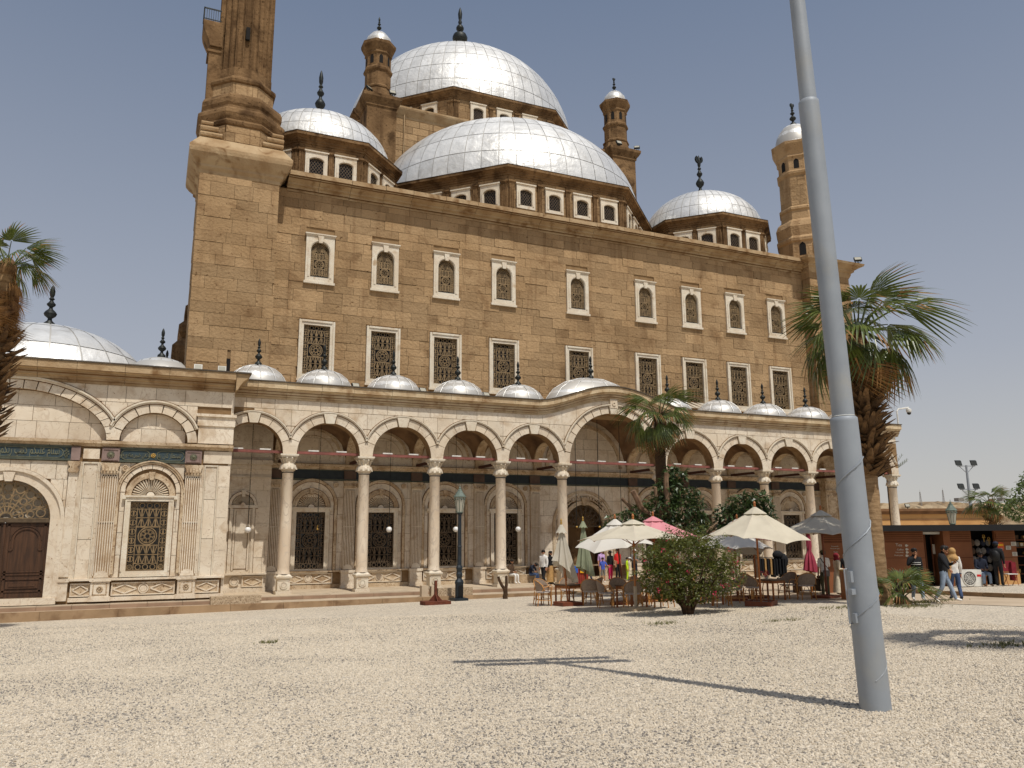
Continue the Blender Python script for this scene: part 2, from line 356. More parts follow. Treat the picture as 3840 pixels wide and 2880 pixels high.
# gravel: colour cells of single stones, for the parts too far away to build
def gravel_mat(name, far=True):
    m = bpy.data.materials.new(name); m.use_nodes = True
    t = m.node_tree; N = t.nodes; L = t.links; b = N['Principled BSDF']; b.inputs['Roughness'].default_value = 0.9; b.inputs['Specular IOR Level'].default_value = 0.15
    g = N.new('ShaderNodeNewGeometry')
    vo = N.new('ShaderNodeTexVoronoi'); vo.inputs['Scale'].default_value = 26; L.new(g.outputs['Position'], vo.inputs['Vector'])
    sep = N.new('ShaderNodeSeparateColor'); L.new(vo.outputs['Color'], sep.inputs[0])
    cr_ = N.new('ShaderNodeValToRGB'); e = cr_.color_ramp.elements
    e[0].position = 0.0; e[0].color = lin(132,125,116); e[1].position = 1.0; e[1].color = lin(218,206,186)
    for p, c in ((0.1, lin(164,155,142)), (0.3, lin(196,183,162)), (0.7, lin(210,197,176))): x = e.new(p); x.color = c
    L.new(sep.outputs[0], cr_.inputs[0])
    no = N.new('ShaderNodeTexNoise'); no.inputs['Scale'].default_value = 0.35; no.inputs['Detail'].default_value = 8; L.new(g.outputs['Position'], no.inputs['Vector'])
    mr = N.new('ShaderNodeMapRange'); mr.inputs['From Min'].default_value = 0.35; mr.inputs['From Max'].default_value = 0.7; mr.inputs['To Min'].default_value = 1.06; mr.inputs['To Max'].default_value = 0.94
    L.new(no.outputs['Fac'], mr.inputs['Value'])
    cc = N.new('ShaderNodeCombineColor'); [L.new(mr.outputs[0], cc.inputs[i]) for i in range(3)]
    mx = N.new('ShaderNodeMix'); mx.data_type = 'RGBA'; mx.blend_type = 'MULTIPLY'; mx.inputs[0].default_value = 1.0
    L.new(cr_.outputs[0], mx.inputs[6]); L.new(cc.outputs[0], mx.inputs[7]); L.new(mx.outputs[2], b.inputs['Base Color'])
    bn = N.new('ShaderNodeBump'); bn.inputs['Distance'].default_value = 0.022; bn.inputs['Strength'].default_value = 1.0; bn.invert = True
    L.new(vo.outputs['Distance'], bn.inputs['Height']); L.new(bn.outputs[0], b.inputs['Normal'])
    return m
M['gravel'] = gravel_mat('gravel')
def pebble_mat():
    m = bpy.data.materials.new('pebble'); m.use_nodes = True
    t = m.node_tree; N = t.nodes; L = t.links; b = N['Principled BSDF']; b.inputs['Roughness'].default_value = 0.85; b.inputs['Specular IOR Level'].default_value = 0.2
    oi = N.new('ShaderNodeObjectInfo'); cr_ = N.new('ShaderNodeValToRGB'); e = cr_.color_ramp.elements
    e[0].position = 0.0; e[0].color = lin(126,120,114); e[1].position = 1.0; e[1].color = lin(218,206,186)
    for p, c in ((0.1, lin(158,150,138)), (0.26, lin(194,181,160)), (0.75, lin(208,195,174))): x = e.new(p); x.color = c
    no = N.new('ShaderNodeTexNoise'); no.inputs['Scale'].default_value = 0.45; no.inputs['Detail'].default_value = 7; L.new(oi.outputs['Location'], no.inputs['Vector'])
    ma = N.new('ShaderNodeMapRange'); ma.inputs['From Min'].default_value = 0.35; ma.inputs['From Max'].default_value = 0.68; ma.inputs['To Min'].default_value = 0.12; ma.inputs['To Max'].default_value = -0.16; L.new(no.outputs['Fac'], ma.inputs['Value'])
    ad = N.new('ShaderNodeMath'); ad.use_clamp = True; L.new(oi.outputs['Random'], ad.inputs[0]); L.new(ma.outputs[0], ad.inputs[1])
    L.new(ad.outputs[0], cr_.inputs[0]); L.new(cr_.outputs[0], b.inputs['Base Color'])
    return m
M['pebble'] = pebble_mat()
# ---------------------------------------------------------------- ground
def ground_z(x, y): return max(-.45, min(1.9, gz(x, y)))
ax = sorted(set([-4000, -1500, -600, -250, -120, -60]+list(range(-40, 81, 4))+[100, 140, 250, 600, 1500, 4000]))
ay = sorted(set([-4000, -1500, -600, -200, -80, -40]+list(range(-30, 61, 3))+[80, 120, 250, 600, 1500, 4000]))
mb = MB(); nx = len(ax)
mb.add([(x, y, ground_z(x, y)) for y in ay for x in ax], [(j*nx+i, j*nx+i+1, (j+1)*nx+i+1, (j+1)*nx+i) for j in range(len(ay)-1) for i in range(nx-1)])
tag(mb.build('gravel_yard', M['gravel']), kind='structure')
FWH, RGH = Vector((math.sin(.4192), math.cos(.4192))), Vector((math.cos(.4192), -math.sin(.4192)))
def yard(d, t):
    p = FWH*d+RGH*t; return (p.x, p.y, gz(p.x, p.y)+.004)
def loose(name, d0, d1, dens, s0, s1, seed):
    mb = MB(); n = 8
    for i in range(n):
        a, b = d0+(d1-d0)*i/n, d0+(d1-d0)*(i+1)/n; wa, wb = a*.7+1.2, b*.7+1.2
        if d0 > 15: wa = wb = 99
        if wa == 99:   # stops short of the paved way and the terrace
            ra, rb = min(a*.7+1.2, 10.8-(a-16)*.15), min(b*.7+1.2, 10.8-(b-16)*.15); mb.add([yard(a, -a*.7-1.2), yard(a, ra), yard(b, rb), yard(b, -b*.7-1.2)], [(0, 1, 2, 3)]); continue
        mb.add([yard(a, -wa), yard(a, wa), yard(b, wb), yard(b, -wb)], [(0, 1, 2, 3)])
    o = mb.build(name, M['gravel']); tag(o, kind='stuff')
    g = bpy.data.node_groups.new('scatter_stones', 'GeometryNodeTree')
    g.interface.new_socket('Geometry', in_out='INPUT', socket_type='NodeSocketGeometry'); g.interface.new_socket('Geometry', in_out='OUTPUT', socket_type='NodeSocketGeometry')
    N, L = g.nodes, g.links; gi = N.new('NodeGroupInput'); go = N.new('NodeGroupOutput')
    dp = N.new('GeometryNodeDistributePointsOnFaces'); dp.inputs['Density'].default_value = dens; dp.inputs['Seed'].default_value = seed
    ico = N.new('GeometryNodeMeshIcoSphere'); ico.inputs['Radius'].default_value = 1.0; ico.inputs['Subdivisions'].default_value = 1
    sp = N.new('GeometryNodeSetPosition'); nz = N.new('ShaderNodeTexNoise'); nz.inputs['Scale'].default_value = 1.1; nz.inputs['Detail'].default_value = 2
    vs = N.new('ShaderNodeVectorMath'); vs.operation = 'SUBTRACT'; vs.inputs[1].default_value = (.5, .5, .5); L.new(nz.outputs['Color'], vs.inputs[0])
    vm = N.new('ShaderNodeVectorMath'); vm.operation = 'SCALE'; vm.inputs['Scale'].default_value = 1.1; L.new(vs.outputs[0], vm.inputs[0]); L.new(vm.outputs[0], sp.inputs['Offset'])
    L.new(ico.outputs['Mesh'], sp.inputs['Geometry'])
    sm = N.new('GeometryNodeSetMaterial'); sm.inputs['Material'].default_value = M['pebble']; L.new(sp.outputs[0], sm.inputs['Geometry'])
    ip = N.new('GeometryNodeInstanceOnPoints')
    rv = N.new('FunctionNodeRandomValue'); rv.data_type = 'FLOAT_VECTOR'; rv.inputs[0].default_value = (0, 0, 0); rv.inputs[1].default_value = (6.28, 6.28, 6.28)
    rs = N.new('FunctionNodeRandomValue'); rs.data_type = 'FLOAT_VECTOR'; rs.inputs[0].default_value = (s0, s0*.8, s0*.5); rs.inputs[1].default_value = (s1, s1*.9, s1*.7); rs.inputs['Seed'].default_value = 3
    L.new(gi.outputs[0], dp.inputs['Mesh']); L.new(dp.outputs['Points'], ip.inputs['Points']); L.new(sm.outputs[0], ip.inputs['Instance'])
    L.new(rv.outputs[0], ip.inputs['Rotation']); L.new(rs.outputs[0], ip.inputs['Scale'])
    jg = N.new('GeometryNodeJoinGeometry'); L.new(gi.outputs[0], jg.inputs[0]); L.new(ip.outputs[0], jg.inputs[0]); L.new(jg.outputs[0], go.inputs[0])
    m = o.modifiers.new('stones', 'NODES'); m.node_group = g
loose('loose_gravel', 3.6, 9.0, 1150, .010, .021, 1)
loose('loose_gravel_further', 9.0, 16.0, 720, .012, .022, 2)
loose('loose_gravel_far', 16.0, 27.0, 420, .014, .025, 3)
# paved way at the right, kerb and raised gravel bed
way = [(22.25, 14.2), (25.5, 14.6), (25.52, 18.0), (25.95, 20.5), (26.6, 23.6), (30, 28), (37, 34.7), (18.5, 34.7), (19.3, 29.5), (21.6, 23.2), (22.0, 18.1)]
mb = MB(); mb.add([(x, y, gz(x, y)+.012) for x, y in way]+[(24.0, 25.0, gz(24, 25)+.012)], [(i, (i+1) % 11, 11) for i in range(11)])
tag(mb.build('paved_way', M['path']), kind='structure')
mb = MB(); bed = [(25.62, 13.5), (60, 5), (60, 40), (40, 34.7), (30.1, 27.9), (26.72, 23.55), (26.07, 20.45), (25.64, 17.98)]
mb.add([(x, y, gz(x, y)+.13) for x, y in bed], [tuple(range(8))]); tag(mb.build('gravel_bed', M['gravel']), kind='structure')
kr = root('kerb', 'brown stone kerb between the paved way and the kiosk gravel', 'kerb', (25.7, 19, gz(25.7, 19)), world=True)
kp = [(25.56, 13.5), (25.58, 18.0), (26.0, 20.5), (26.65, 23.6), (30.05, 28), (36, 33.6)]
for (x0, y0), (x1, y1) in zip(kp, kp[1:]):
    d = math.hypot(x1-x0, y1-y0); n = max(1, round(d/1.0))
    for i in range(n):
        a, b = (i+.012)/n, (i+.988)/n; A, B = Vector((x0+(x1-x0)*a, y0+(y1-y0)*a, 0)), Vector((x0+(x1-x0)*b, y0+(y1-y0)*b, 0)); nn = Vector(((y1-y0)/d*.08, -(x1-x0)/d*.08, 0))
        q = MB(); pts = [A-nn, A+nn, B+nn, B-nn]; h = .15+rnd.uniform(-.008, .008)
        q.add([(p.x, p.y, gz(p.x, p.y)-.2) for p in pts]+[(p.x, p.y, gz(p.x, p.y)+h) for p in pts], [(0,3,2,1),(4,5,6,7),(0,1,5,4),(1,2,6,5),(2,3,7,6),(3,0,4,7)]); q.f = [f[::-1] for f in q.f]; q.build('kerb_stone', M['kerb'], kr)
# sparse weeds
def weeds(name, spots, n, seed):
    rr = random.Random(seed); mb = MB()
    for cx, cy, sx, sy, k in spots:
        for i in range(k):
            x, y = rr.gauss(cx, sx), rr.gauss(cy, sy); z = gz(x, y)+.01
            for j in range(4):
                a, h = rr.uniform(0, 6.28), rr.uniform(.03, .09); dx, dy = math.cos(a), math.sin(a); w_ = .008
                mb.add([(x-dy*w_, y+dx*w_, z), (x+dy*w_, y-dx*w_, z), (x+dx*h*.7, y+dy*h*.7, z+h)], [(0, 1, 2)], t=rr.random())
    tag(mb.build(name, M['grass']), kind='stuff')
weeds('weeds', [(22.0, 18.3, .7, .25, 260), (20.6, 17.2, .5, .3, 120), (19.0, 18.3, .6, .25, 120), (11.9, 17.4, .25, .18, 60), (13.55, 9.6, .35, .14, 80), (14.6, 16.0, .5, .15, 50), (2.6, 19.5, .12, .1, 40), (17.6, 16.4, .3, .08, 40)], 4, 5)
# ---------------------------------------------------------------- shared architecture builders
def xprism(mb, poly, x0, x1, m=0, t=0.5, soffit=False):
    """poly of (y, z) extruded along X"""
    n = len(poly); vs = [(x0, y, z) for y, z in poly]+[(x1, y, z) for y, z in poly]
    mb.add(vs, [tuple(range(n)), tuple(range(2*n-1, n-1, -1))]+[(i, i+n, (i+1) % n+n, (i+1) % n) for i in range(n)], m, t)
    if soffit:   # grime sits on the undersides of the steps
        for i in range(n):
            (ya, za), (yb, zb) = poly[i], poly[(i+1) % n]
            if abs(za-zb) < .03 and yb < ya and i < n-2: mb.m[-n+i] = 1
def wallgrid(mb, x0, x1, z0, z1, y0, y1, holes):
    xs = sorted({x0, x1}|{h[0] for h in holes}|{h[1] for h in holes})
    for a, b in zip(xs, xs[1:]):
        hs = sorted([h for h in holes if h[0] < (a+b)/2 < h[1]], key=lambda h: h[2]); z = z0
        for h in hs:
            if h[2] > z: mb.box(a, b, y0, y1, z, h[2])
            z = h[3]
        if z1 > z: mb.box(a, b, y0, y1, z, z1)
UNIT = {}
def unit_cube(mat):
    if mat.name not in UNIT:
        b = MB(); b.box(-.5, .5, -.5, .5, -.5, .5); UNIT[mat.name] = b.mesh('stone_block', mat)
    return UNIT[mat.name]
def courses(x0, x1, z0, z1, holes, ch, lmin, lmax, rr, jit=0.04):
    """yield (xa, xb, za, zb) of the stones of a coursed wall"""
    n = max(1, round((z1-z0)/ch)); zs = [z0+(z1-z0)*i/n+(rr.uniform(-jit*2, jit*2) if 0 < i < n else 0) for i in range(n+1)]
    for za, zb in zip(zs, zs[1:]):
        x = x0-rr.uniform(0, lmin)
        while x < x1:
            l = rr.uniform(lmin, lmax); a, b = max(x, x0), min(x+l, x1); x += l
            if b-a < 0.12: continue
            segs = [(a, b)]
            for h in holes:
                if h[2] < zb-0.03 and h[3] > za+0.03:
                    ns = []
                    for p, q in segs:
                        if h[1] <= p or h[0] >= q: ns.append((p, q)); continue
                        if h[0]-p > 0.08: ns.append((p, h[0]))
                        if q-h[1] > 0.08: ns.append((h[1], q))
                    segs = ns
            for p, q in segs: yield p, q, za, zb
def face_stones(parent, x0, x1, z0, z1, y, holes, ch, lmin, lmax, limit, seed, name='stone', mo='stone', ma='stone_att', gap=0.007, key=None, proud=0.02, depth=0.08):
    rr = random.Random(seed)
    st = list(courses(x0, x1, z0, z1, holes, ch, lmin, lmax, rr))
    st.sort(key=key or (lambda s: (s[0]+s[1])/2))
    mb = MB(); cube = unit_cube(M[mo])
    for i, (a, b, c, d) in enumerate(st):
        p = rr.uniform(0, proud)
        a, b, c, d = a+gap, b-gap, c+gap, d-gap
        if i < limit:
            place(cube, name, parent, ((a+b)/2, y-p+depth/2, (c+d)/2), scale=(b-a, depth, d-c))
        else: mb.box(a, b, y-p, y-p+depth, c, d, t=rr.random())
    if mb.f:
        o = mb.build(name+'_courses', M[ma], parent); o['kind'] = 'stuff'
FIN = [(.10,0),(.13,.03),(.12,.1),(.05,.17),(.04,.22),(.11,.28),(.13,.33),(.10,.38),(.04,.44),(.035,.48),(.08,.52),(.09,.55),(.05,.6),(.03,.64),(.06,.67),(.03,.71),(.05,.76),(.055,.85),(.03,.95),(.004,1.0)]
def finial_mesh(h, fat=1.0, crescent=False, big=False):
    b = MB()
    prof = [(r*h*fat*0.9, z*h) for r, z in FIN]
    if big: prof = [(.05*h,0),(.05*h,.33*h),(.07*h,.38*h),(.115*h,.42*h),(.12*h,.46*h),(.1*h,.51*h),(.035*h,.55*h),(.03*h,.57*h),(.058*h,.6*h),(.062*h,.63*h),(.045*h,.665*h),(.02*h,.69*h),(.032*h,.73*h),(.02*h,.77*h),(.028*h,.8*h),(.034*h,.88*h),(.02*h,.95*h),(.002*h,h)]
    b.lathe(prof, n=14)
    if crescent: b.arc(0, h*0.9, h*.05, h*.1, R(-230), R(50), -h*.02, h*.02, 14)
    return b.mesh('finial', M['iron'], 40)
FINM = {}
def finial(parent, x, y, z, h, fat=1.0, cres=False, big=False, name='finial'):
    k = (round(h, 2), fat, cres, big)
    if k not in FINM: FINM[k] = finial_mesh(*k)
    return place(FINM[k], name, parent, (x, y, z))
def dome_prof(rad, h, t):  # t 0..1 from rim to apex
    a = t*PI/2; return rad*math.cos(a), h*math.sin(a)
def dome(parent, cx, cy, z0, rad, h, nm, rings, az0, az1, ribs=False, gap=0.02, tmax=0.97, seed=1, lim=10**6, sy=1.0):
    """metal-clad dome: seam-coloured shell, sheets as pieces between azimuths az0..az1 (degrees), the rest as one mesh"""
    b = MB(); b.lathe([dome_prof(rad-.03, h-.03, i/14) for i in range(14)]+[(0.001, h-.03)], n=48)
    for i in range(len(b.v)): v = b.v[i]; b.v[i] = (v[0]+cx, v[1]*sy+cy, v[2]+z0)
    d = b.build('dome', M['seam'], parent, 50)
    back = MB(); cnt = 0; dl = 2*PI/nm
    for j in range(rings):
        t0, t1 = tmax*j/rings, tmax*(j+1)/rings
        if ribs: pass
        pm = MB(); g = gap/rad; gt = 0.010/rings*4
        vs = []; nI, nJ = 3, 3
        for jj in range(nJ+1):
            t = t0+gt*.4+(t1-t0-gt*.8)*jj/nJ; r, z = dome_prof(rad, h, t)
            for ii in range(nI+1):
                a = (-dl/2+g*(rad/max(r, rad*.15)))+(dl-2*g*(rad/max(r, rad*.15)))*ii/nI
                e = 0.0 if 0 < ii < nI and 0 < jj < nJ else 0.012
                vs.append(((r-e)*math.cos(a), (r-e)*math.sin(a), z-e*.3))
        k = nI+1
        fs = [(jj*k+ii, jj*k+ii+1, (jj+1)*k+ii+1, (jj+1)*k+ii) for jj in range(nJ) for ii in range(nI)]
        pm.add(vs, fs)
        me = pm.mesh('roof_panel', M['silver'], 60)
        for q in range(nm):
            az = dl*(q+.5); deg = math.degrees(az); deg = deg-360 if deg > 180 else deg
            if az0 <= deg <= az1 and cnt < lim and sy == 1:
                place(me, 'roof_panel', d, (cx, cy, z0), (0, 0, az)); cnt += 1
            else:
                c, s_ = math.cos(az), math.sin(az)
                back.add([(cx+x*c-y*s_, cy+(x*s_+y*c)*sy, z0+z) for x, y, z in vs], fs, t=rnd.random())
    if back.f:
        o = back.build('roof_sheets', M['silver_att'] if 'silver_att' in M else M['silver'], d, 60); o['kind'] = 'stuff'
    return d
# grilles ---------------------------------------------------------------
def grille_mesh(w, h, mat, arched=False, y=0.0, th=0.03):
    """wrought lattice of a mosque window, centred on x, base at z = 0"""
    b = MB(); bar = 0.017; W = w/2; hz = h-(W if arched else 0)
    def V(x, z0, z1, q=bar): b.box(x-q, x+q, y, y+th, z0, z1)
    def H(z, x0, x1, q=bar): b.box(x0, x1, y+.002, y+th-.002, z-q, z+q)
    def ring(cx, cz, r, q=0.015, n=10): b.arc(cx, cz, r-q, r+q, 0, 2*PI, y+.004, y+th-.004, n)
    sc = w*0.19; ix = W-sc
    for x in (-W+bar, -ix, ix, W-bar): V(x, 0, hz)
    bz = h*0.1 if not arched else hz*.11; tz = hz-bz
    for z in (bar, bz, tz, hz-bar): H(z, -W, W)
    n = 6 if not arched else 5; st = (tz-bz)/n
    for s_ in (-1, 1):
        cx = s_*(W-sc/2)
        for i in range(n):
            cz = bz+st*(i+.5); ring(cx, cz, min(sc, st)*.42, .014); b.box(cx-.03, cx+.03, y+.006, y+th-.006, cz-st*.28, cz+st*.28); H(bz+st*i, cx-sc/2, cx+sc/2, .012)
        for cz in (bz*.5, hz-bz*.5):
            ring(cx, cz, bz*.34, .017)
            for a in range(4): b.obox((cx, y+th/2, cz), (bz*.33*math.cos(a*PI/4), 0, bz*.33*math.sin(a*PI/4)), (0, th*.3, 0), (-.008*math.sin(a*PI/4), 0, .008*math.cos(a*PI/4)))
    cz = (bz+tz)/2; rr = ix*.78
    for r in (rr, rr*.78, rr*.3): ring(0, cz, r, .02, 20)
    for a in range(8):
        c, s_ = math.cos(a*PI/4+.2), math.sin(a*PI/4+.2); ring(rr*.54*c, cz+rr*.54*s_, rr*.2, .014, 8)
    for q in (-1, 1):
        za, zb = sorted((cz+q*rr*1.12, (tz if q > 0 else bz)))
        H(cz+q*rr*1.12, -ix, ix, .018); H(cz+q*rr*1.02, -ix, ix, .01)
        for k in (-1, 0, 1):
            x = k*ix*.6; zm = (za+zb)/2; hh = (zb-za)/2
            b.box(x-.03, x+.03, y+.006, y+th-.006, za, zb)
            for e in (-1, 1):
                b.obox((x+e*.07, y+th/2, zm+hh*.5), (.016, 0, 0), (0, th*.3, 0), (e*.05, 0, hh*.45)); b.obox((x+e*.07, y+th/2, zm-hh*.5), (.016, 0, 0), (0, th*.3, 0), (-e*.05, 0, hh*.45))
        H((za+zb)/2, -ix, ix, .014)
        z2 = hz-bz*.5 if q > 0 else bz*.5
        for k in range(3): ring((k-1)*ix*.62, z2, bz*.36, .016)
    if arched:
        b.arc(0, hz, W-.05, W, 0, PI, y, y+th, 14); b.arc(0, hz, W*.5, W*.56, 0, PI, y, y+th, 12); b.arc(0, hz, .02, W*.2, 0, PI, y, y+th, 8)
        for i in range(13):
            a = PI*(i+.5)/13; c, s_ = math.cos(a), math.sin(a); r0, r1 = W*.2, W*.97
            b.obox(((r0+r1)/2*c, y+th/2, hz+(r0+r1)/2*s_), ((r1-r0)/2*c, 0, (r1-r0)/2*s_), (0, th*.35, 0), (-.011*s_, 0, .011*c))
        for i in range(6): a = PI*(i+.5)/6; ring(W*.75*math.cos(a), hz+W*.75*math.sin(a), W*.13, .014, 8)
    return b.mesh('grille', mat)
def lattice_mesh(w, h, mat):
    """diamond lattice clipped to a w x h rectangle"""
    b = MB(); W = w/2; n = 6; q = .013; st = w/4.5
    for s_ in (-1, 1):
        for i in range(-n*2, n*2+1):
            x0 = i*st; t0, t1 = 0.0, 1.0                       # line x = x0 + s*t*h*.75, z = t*h
            dx = s_*h*.75
            ta, tb = sorted(((-W-x0)/dx, (W-x0)/dx)); t0, t1 = max(t0, ta), min(t1, tb)
            if t1-t0 < .06: continue
            a = Vector((x0+dx*t0, 0, h*t0)); e = Vector((x0+dx*t1, 0, h*t1)); d = (e-a)/2
            b.obox((a+e)/2, d, (0, q*(1.1 if s_ > 0 else .7), 0), Vector((-d.z, 0, d.x)).normalized()*q)
    return b.mesh('lattice', mat)
def archpanel(mb, x0, x1, z0, z1, cx, cz, r, y0, y1, n=16, rz=None, m=0):
    """rectangular panel x0..x1, z0..z1 with an opening: jambs below cz and a (possibly flattened) arch of half-width r and rise rz"""
    rz = rz or r
    mb.box(x0, cx-r, y0, y1, z0, cz, m); mb.box(cx+r, x1, y0, y1, z0, cz, m)
    mb.box(x0, cx-r, y0, y1, cz, z1, m); mb.box(cx+r, x1, y0, y1, cz, z1, m)
    for i in range(n):
        a, e = PI-PI*i/n, PI-PI*(i+1)/n
        xa, za, xb, zb = cx+r*math.cos(a), cz+rz*math.sin(a), cx+r*math.cos(e), cz+rz*math.sin(e)
        mb.prism([(xa, za), (xb, zb), (xb, z1), (xa, z1)], y0, y1, m)

# ---------------------------------------------------------------- prayer hall
HX, HY = 22.5, 61.65
hall = root('prayer_hall', 'tall tan stone prayer hall crowned with the clustered silver domes and two rows of windows', 'mosque', (HX, HY, 0.4), world=True)
M['silver_att'] = pmat('silver_att', (0.78,0.775,0.75), (0.68,0.675,0.65), scale=1.5, rough=0.38, metal=0.4, bump=0.03, bscale=3.0, tone=0.05, src='att', stain=(0.5,0.48,0.44), sscale=1.2, slo=.56, shi=.8)
YM = 40.48
WX = [7.05, 10.54, 14.03, 17.52, 22.35, 27.15, 30.63, 34.12, 37.6]
upper = [(x-.6, x+.6, 16.1, 18.35) for x in WX]; lower = [(x-.78, x+.78, 10.95, 13.75) for x in WX]
inner = [(x-.71, x+.71, 1.4, 4.14) for x in []]
mb = MB(); wallgrid(mb, 4.73, 40.2, 9.9, 20.9, YM+.04, YM+.7, upper+lower)
wall = mb.build('main_wall', M['mortar'], hall)
mb = MB(); mb.box(4.75, 40.2, YM+1.6, 82, .4, 21.55); mb.box(4.75, 40.2, YM+.72, YM+1.6, 20.9, 21.55); mb.box(4.75, 40.2, YM+.72, YM+1.6, .4, 9.9)
mb.build('hall_body', M['stone_dark'], hall)
hol = [(x-.735, x+.735, 15.98, 18.56) for x in WX]+[(x-.91, x+.91, 10.8, 13.88) for x in WX]
face_stones(wall, 4.74, 40.2, 9.95, 20.85, YM, hol, 0.5, 0.75, 1.7, 300, 3, proud=0.03)
# cornice in blocks
CORN = [(.3,20.72),(-.05,20.72),(-.05,20.84),(-.18,20.84),(-.18,20.96),(-.34,21.0),(-.34,21.09),(-.62,21.22),(-.7,21.24),(-.7,21.3),(-.82,21.32),(-.82,21.56),(.3,21.8)]
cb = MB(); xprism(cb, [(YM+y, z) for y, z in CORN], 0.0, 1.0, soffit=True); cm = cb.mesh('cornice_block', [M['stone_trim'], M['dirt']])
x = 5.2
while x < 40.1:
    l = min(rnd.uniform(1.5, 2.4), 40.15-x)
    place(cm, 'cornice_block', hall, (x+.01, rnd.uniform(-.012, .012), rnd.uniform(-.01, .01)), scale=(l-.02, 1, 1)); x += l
# windows
def upper_frame():
    b = MB(); archpanel(b, -.735, .735, .22, 2.45, 0, 1.68, .48, -.12, .12, 18)
    b.box(-.735, .735, -.12, .12, -.02, .22)
    b.box(-.76, .76, -.17, .1, 2.45, 2.52); b.box(-.8, .8, -.21, .1, 2.52, 2.58); b.box(-.8, .8, -.16, .1, -.14, -.02)
    b.arc(0, 1.68, .52, .62, 0, PI, -.15, -.11, 18); b.box(-.62, -.52, -.15, -.11, .22, 1.68); b.box(.52, .62, -.15, -.11, .22, 1.68)
    b.prism([(-.09, 2.08), (.09, 2.08), (.15, 2.45), (-.15, 2.45)], -.2, -.1)
    return b.mesh('window', M['marble_white'])
def lower_frame():
    b = MB()
    for x0, x1, z0, z1 in ((-.91, -.67, -.25, 2.83), (.67, .91, -.25, 2.83)): b.box(x0, x1, -.1, .1, z0, z1); b.box(x0+(.0 if x0 < 0 else .14), x1-(.14 if x0 < 0 else 0), -.15, -.1, z0, z1)
    b.box(-.67, .67, -.1, .1, 2.58, 2.83); b.box(-.77, .77, -.15, -.1, 2.73, 2.83); b.box(-.67, .67, -.1, .1, -.25, 0); b.box(-.95, .95, -.18, .1, -.36, -.25)
    return b.mesh('window', M['marble_white'])
UF, LF = upper_frame(), lower_frame()
UG = grille_mesh(.94, 1.92, M['grille'], True); LG = grille_mesh(1.34, 2.58, M['grille'])
def pane_mesh(w, h):
    b = MB(); b.box(-w/2, w/2, 0, .02, 0, h); return b.mesh('pane', M['pane'])
UP, LP = pane_mesh(1.2, 2.25), pane_mesh(1.56, 2.8)
sillm = MB(); sillm.box(-.46, .46, -.1, .02, 0, .05); sillm = sillm.mesh('grille_foot', M['iron'])
for x in WX:
    f = place(UF, 'window', hall, (x, YM, 15.98)); place(UG, 'grille', f, (0, .03, .24)); place(UP, 'pane', f, (0, .3, .12)); place(sillm, 'grille_foot', f, (0, -.02, .22))
    f = place(LF, 'window', hall, (x, YM, 11.05)); place(LG, 'grille', f, (0, .03, 0)); place(LP, 'pane', f, (0, .3, -.1))
# foot ledge of the wall above the portico roof
mb = MB(); mb.box(4.8, 40.2, YM-.3, YM+.1, 9.95, 10.35); mb.box(4.8, 40.2, YM-.42, YM+.05, 10.35, 10.5); mb.build('foot_ledge', M['marble_old'], hall)
mb = MB(); mb.box(4.75, 40.2, 40.2, 82, 21.55, 21.66); mb.build('flat_roof', M['stone_dark'], hall)
def octo_blocks(parent, cx, cy, ap, z0, z1, ch, lmin, lmax, seed, facets=(-3, -2, -1, 0, 1, 2), name='facet_blocks', mat='stone_att', holes=()):
    """coursed blocks standing a little proud of the facets of an octagon"""
    rr = random.Random(seed); hs = ap*math.tan(PI/8); mb = MB()
    for k in facets:
        A = k*PI/4; i0 = len(mb.v)
        for a, b, c, d in courses(-hs, hs, z0, z1, list(holes), ch, lmin, lmax, rr): mb.box(a+.012, b-.012, -ap-rr.uniform(.004, .022), -ap+.04, c+.012, d-.012, t=rr.random())
        mb.xform(Matrix.Translation((cx, cy, 0)) @ Matrix.Rotation(A, 4, 'Z'), i0)
    o = mb.build(name, M[mat], parent); o['kind'] = 'stuff'
# drums
def drum_frame():
    b = MB(); archpanel(b, -.62, .62, .1, 1.45, 0, .92, .39, -.07, .1, 12, rz=.2); b.box(-.62, .62, -.07, .1, -.1, .1)
    b.box(-.68, .68, -.13, .08, 1.45, 1.53)
    for i in range(10):
        a, e = PI-PI*i/10, PI-PI*(i+1)/10; f = lambda q, r, z: (r*math.cos(q), .92+z*math.sin(q))
        b.prism([f(a, .43, .23), f(e, .43, .23), f(e, .52, .31), f(a, .52, .31)], -.11, -.06)
    b.box(-.52, -.43, -.11, -.06, .1, .92); b.box(.43, .52, -.11, -.06, .1, .92)
    return b.mesh('window', M['marble_white'])
DF = drum_frame(); DL = lattice_mesh(.78, 1.0, M['grille_dark']); DP = pane_mesh(.9, 1.1)
fanb = MB(); fanb.arc(0, .92, .08, .12, 0, PI, 0, .02, 8)
for i in range(7):
    a = PI*(i+.5)/7; fanb.obox((.2*math.cos(a), .01, .93+.12*math.sin(a)), (.15*math.cos(a), 0, .09*math.sin(a)), (0, .008, 0), (-.008*math.sin(a), 0, .008*math.cos(a)))
FANM = fanb.mesh('lattice', M['grille_dark'])
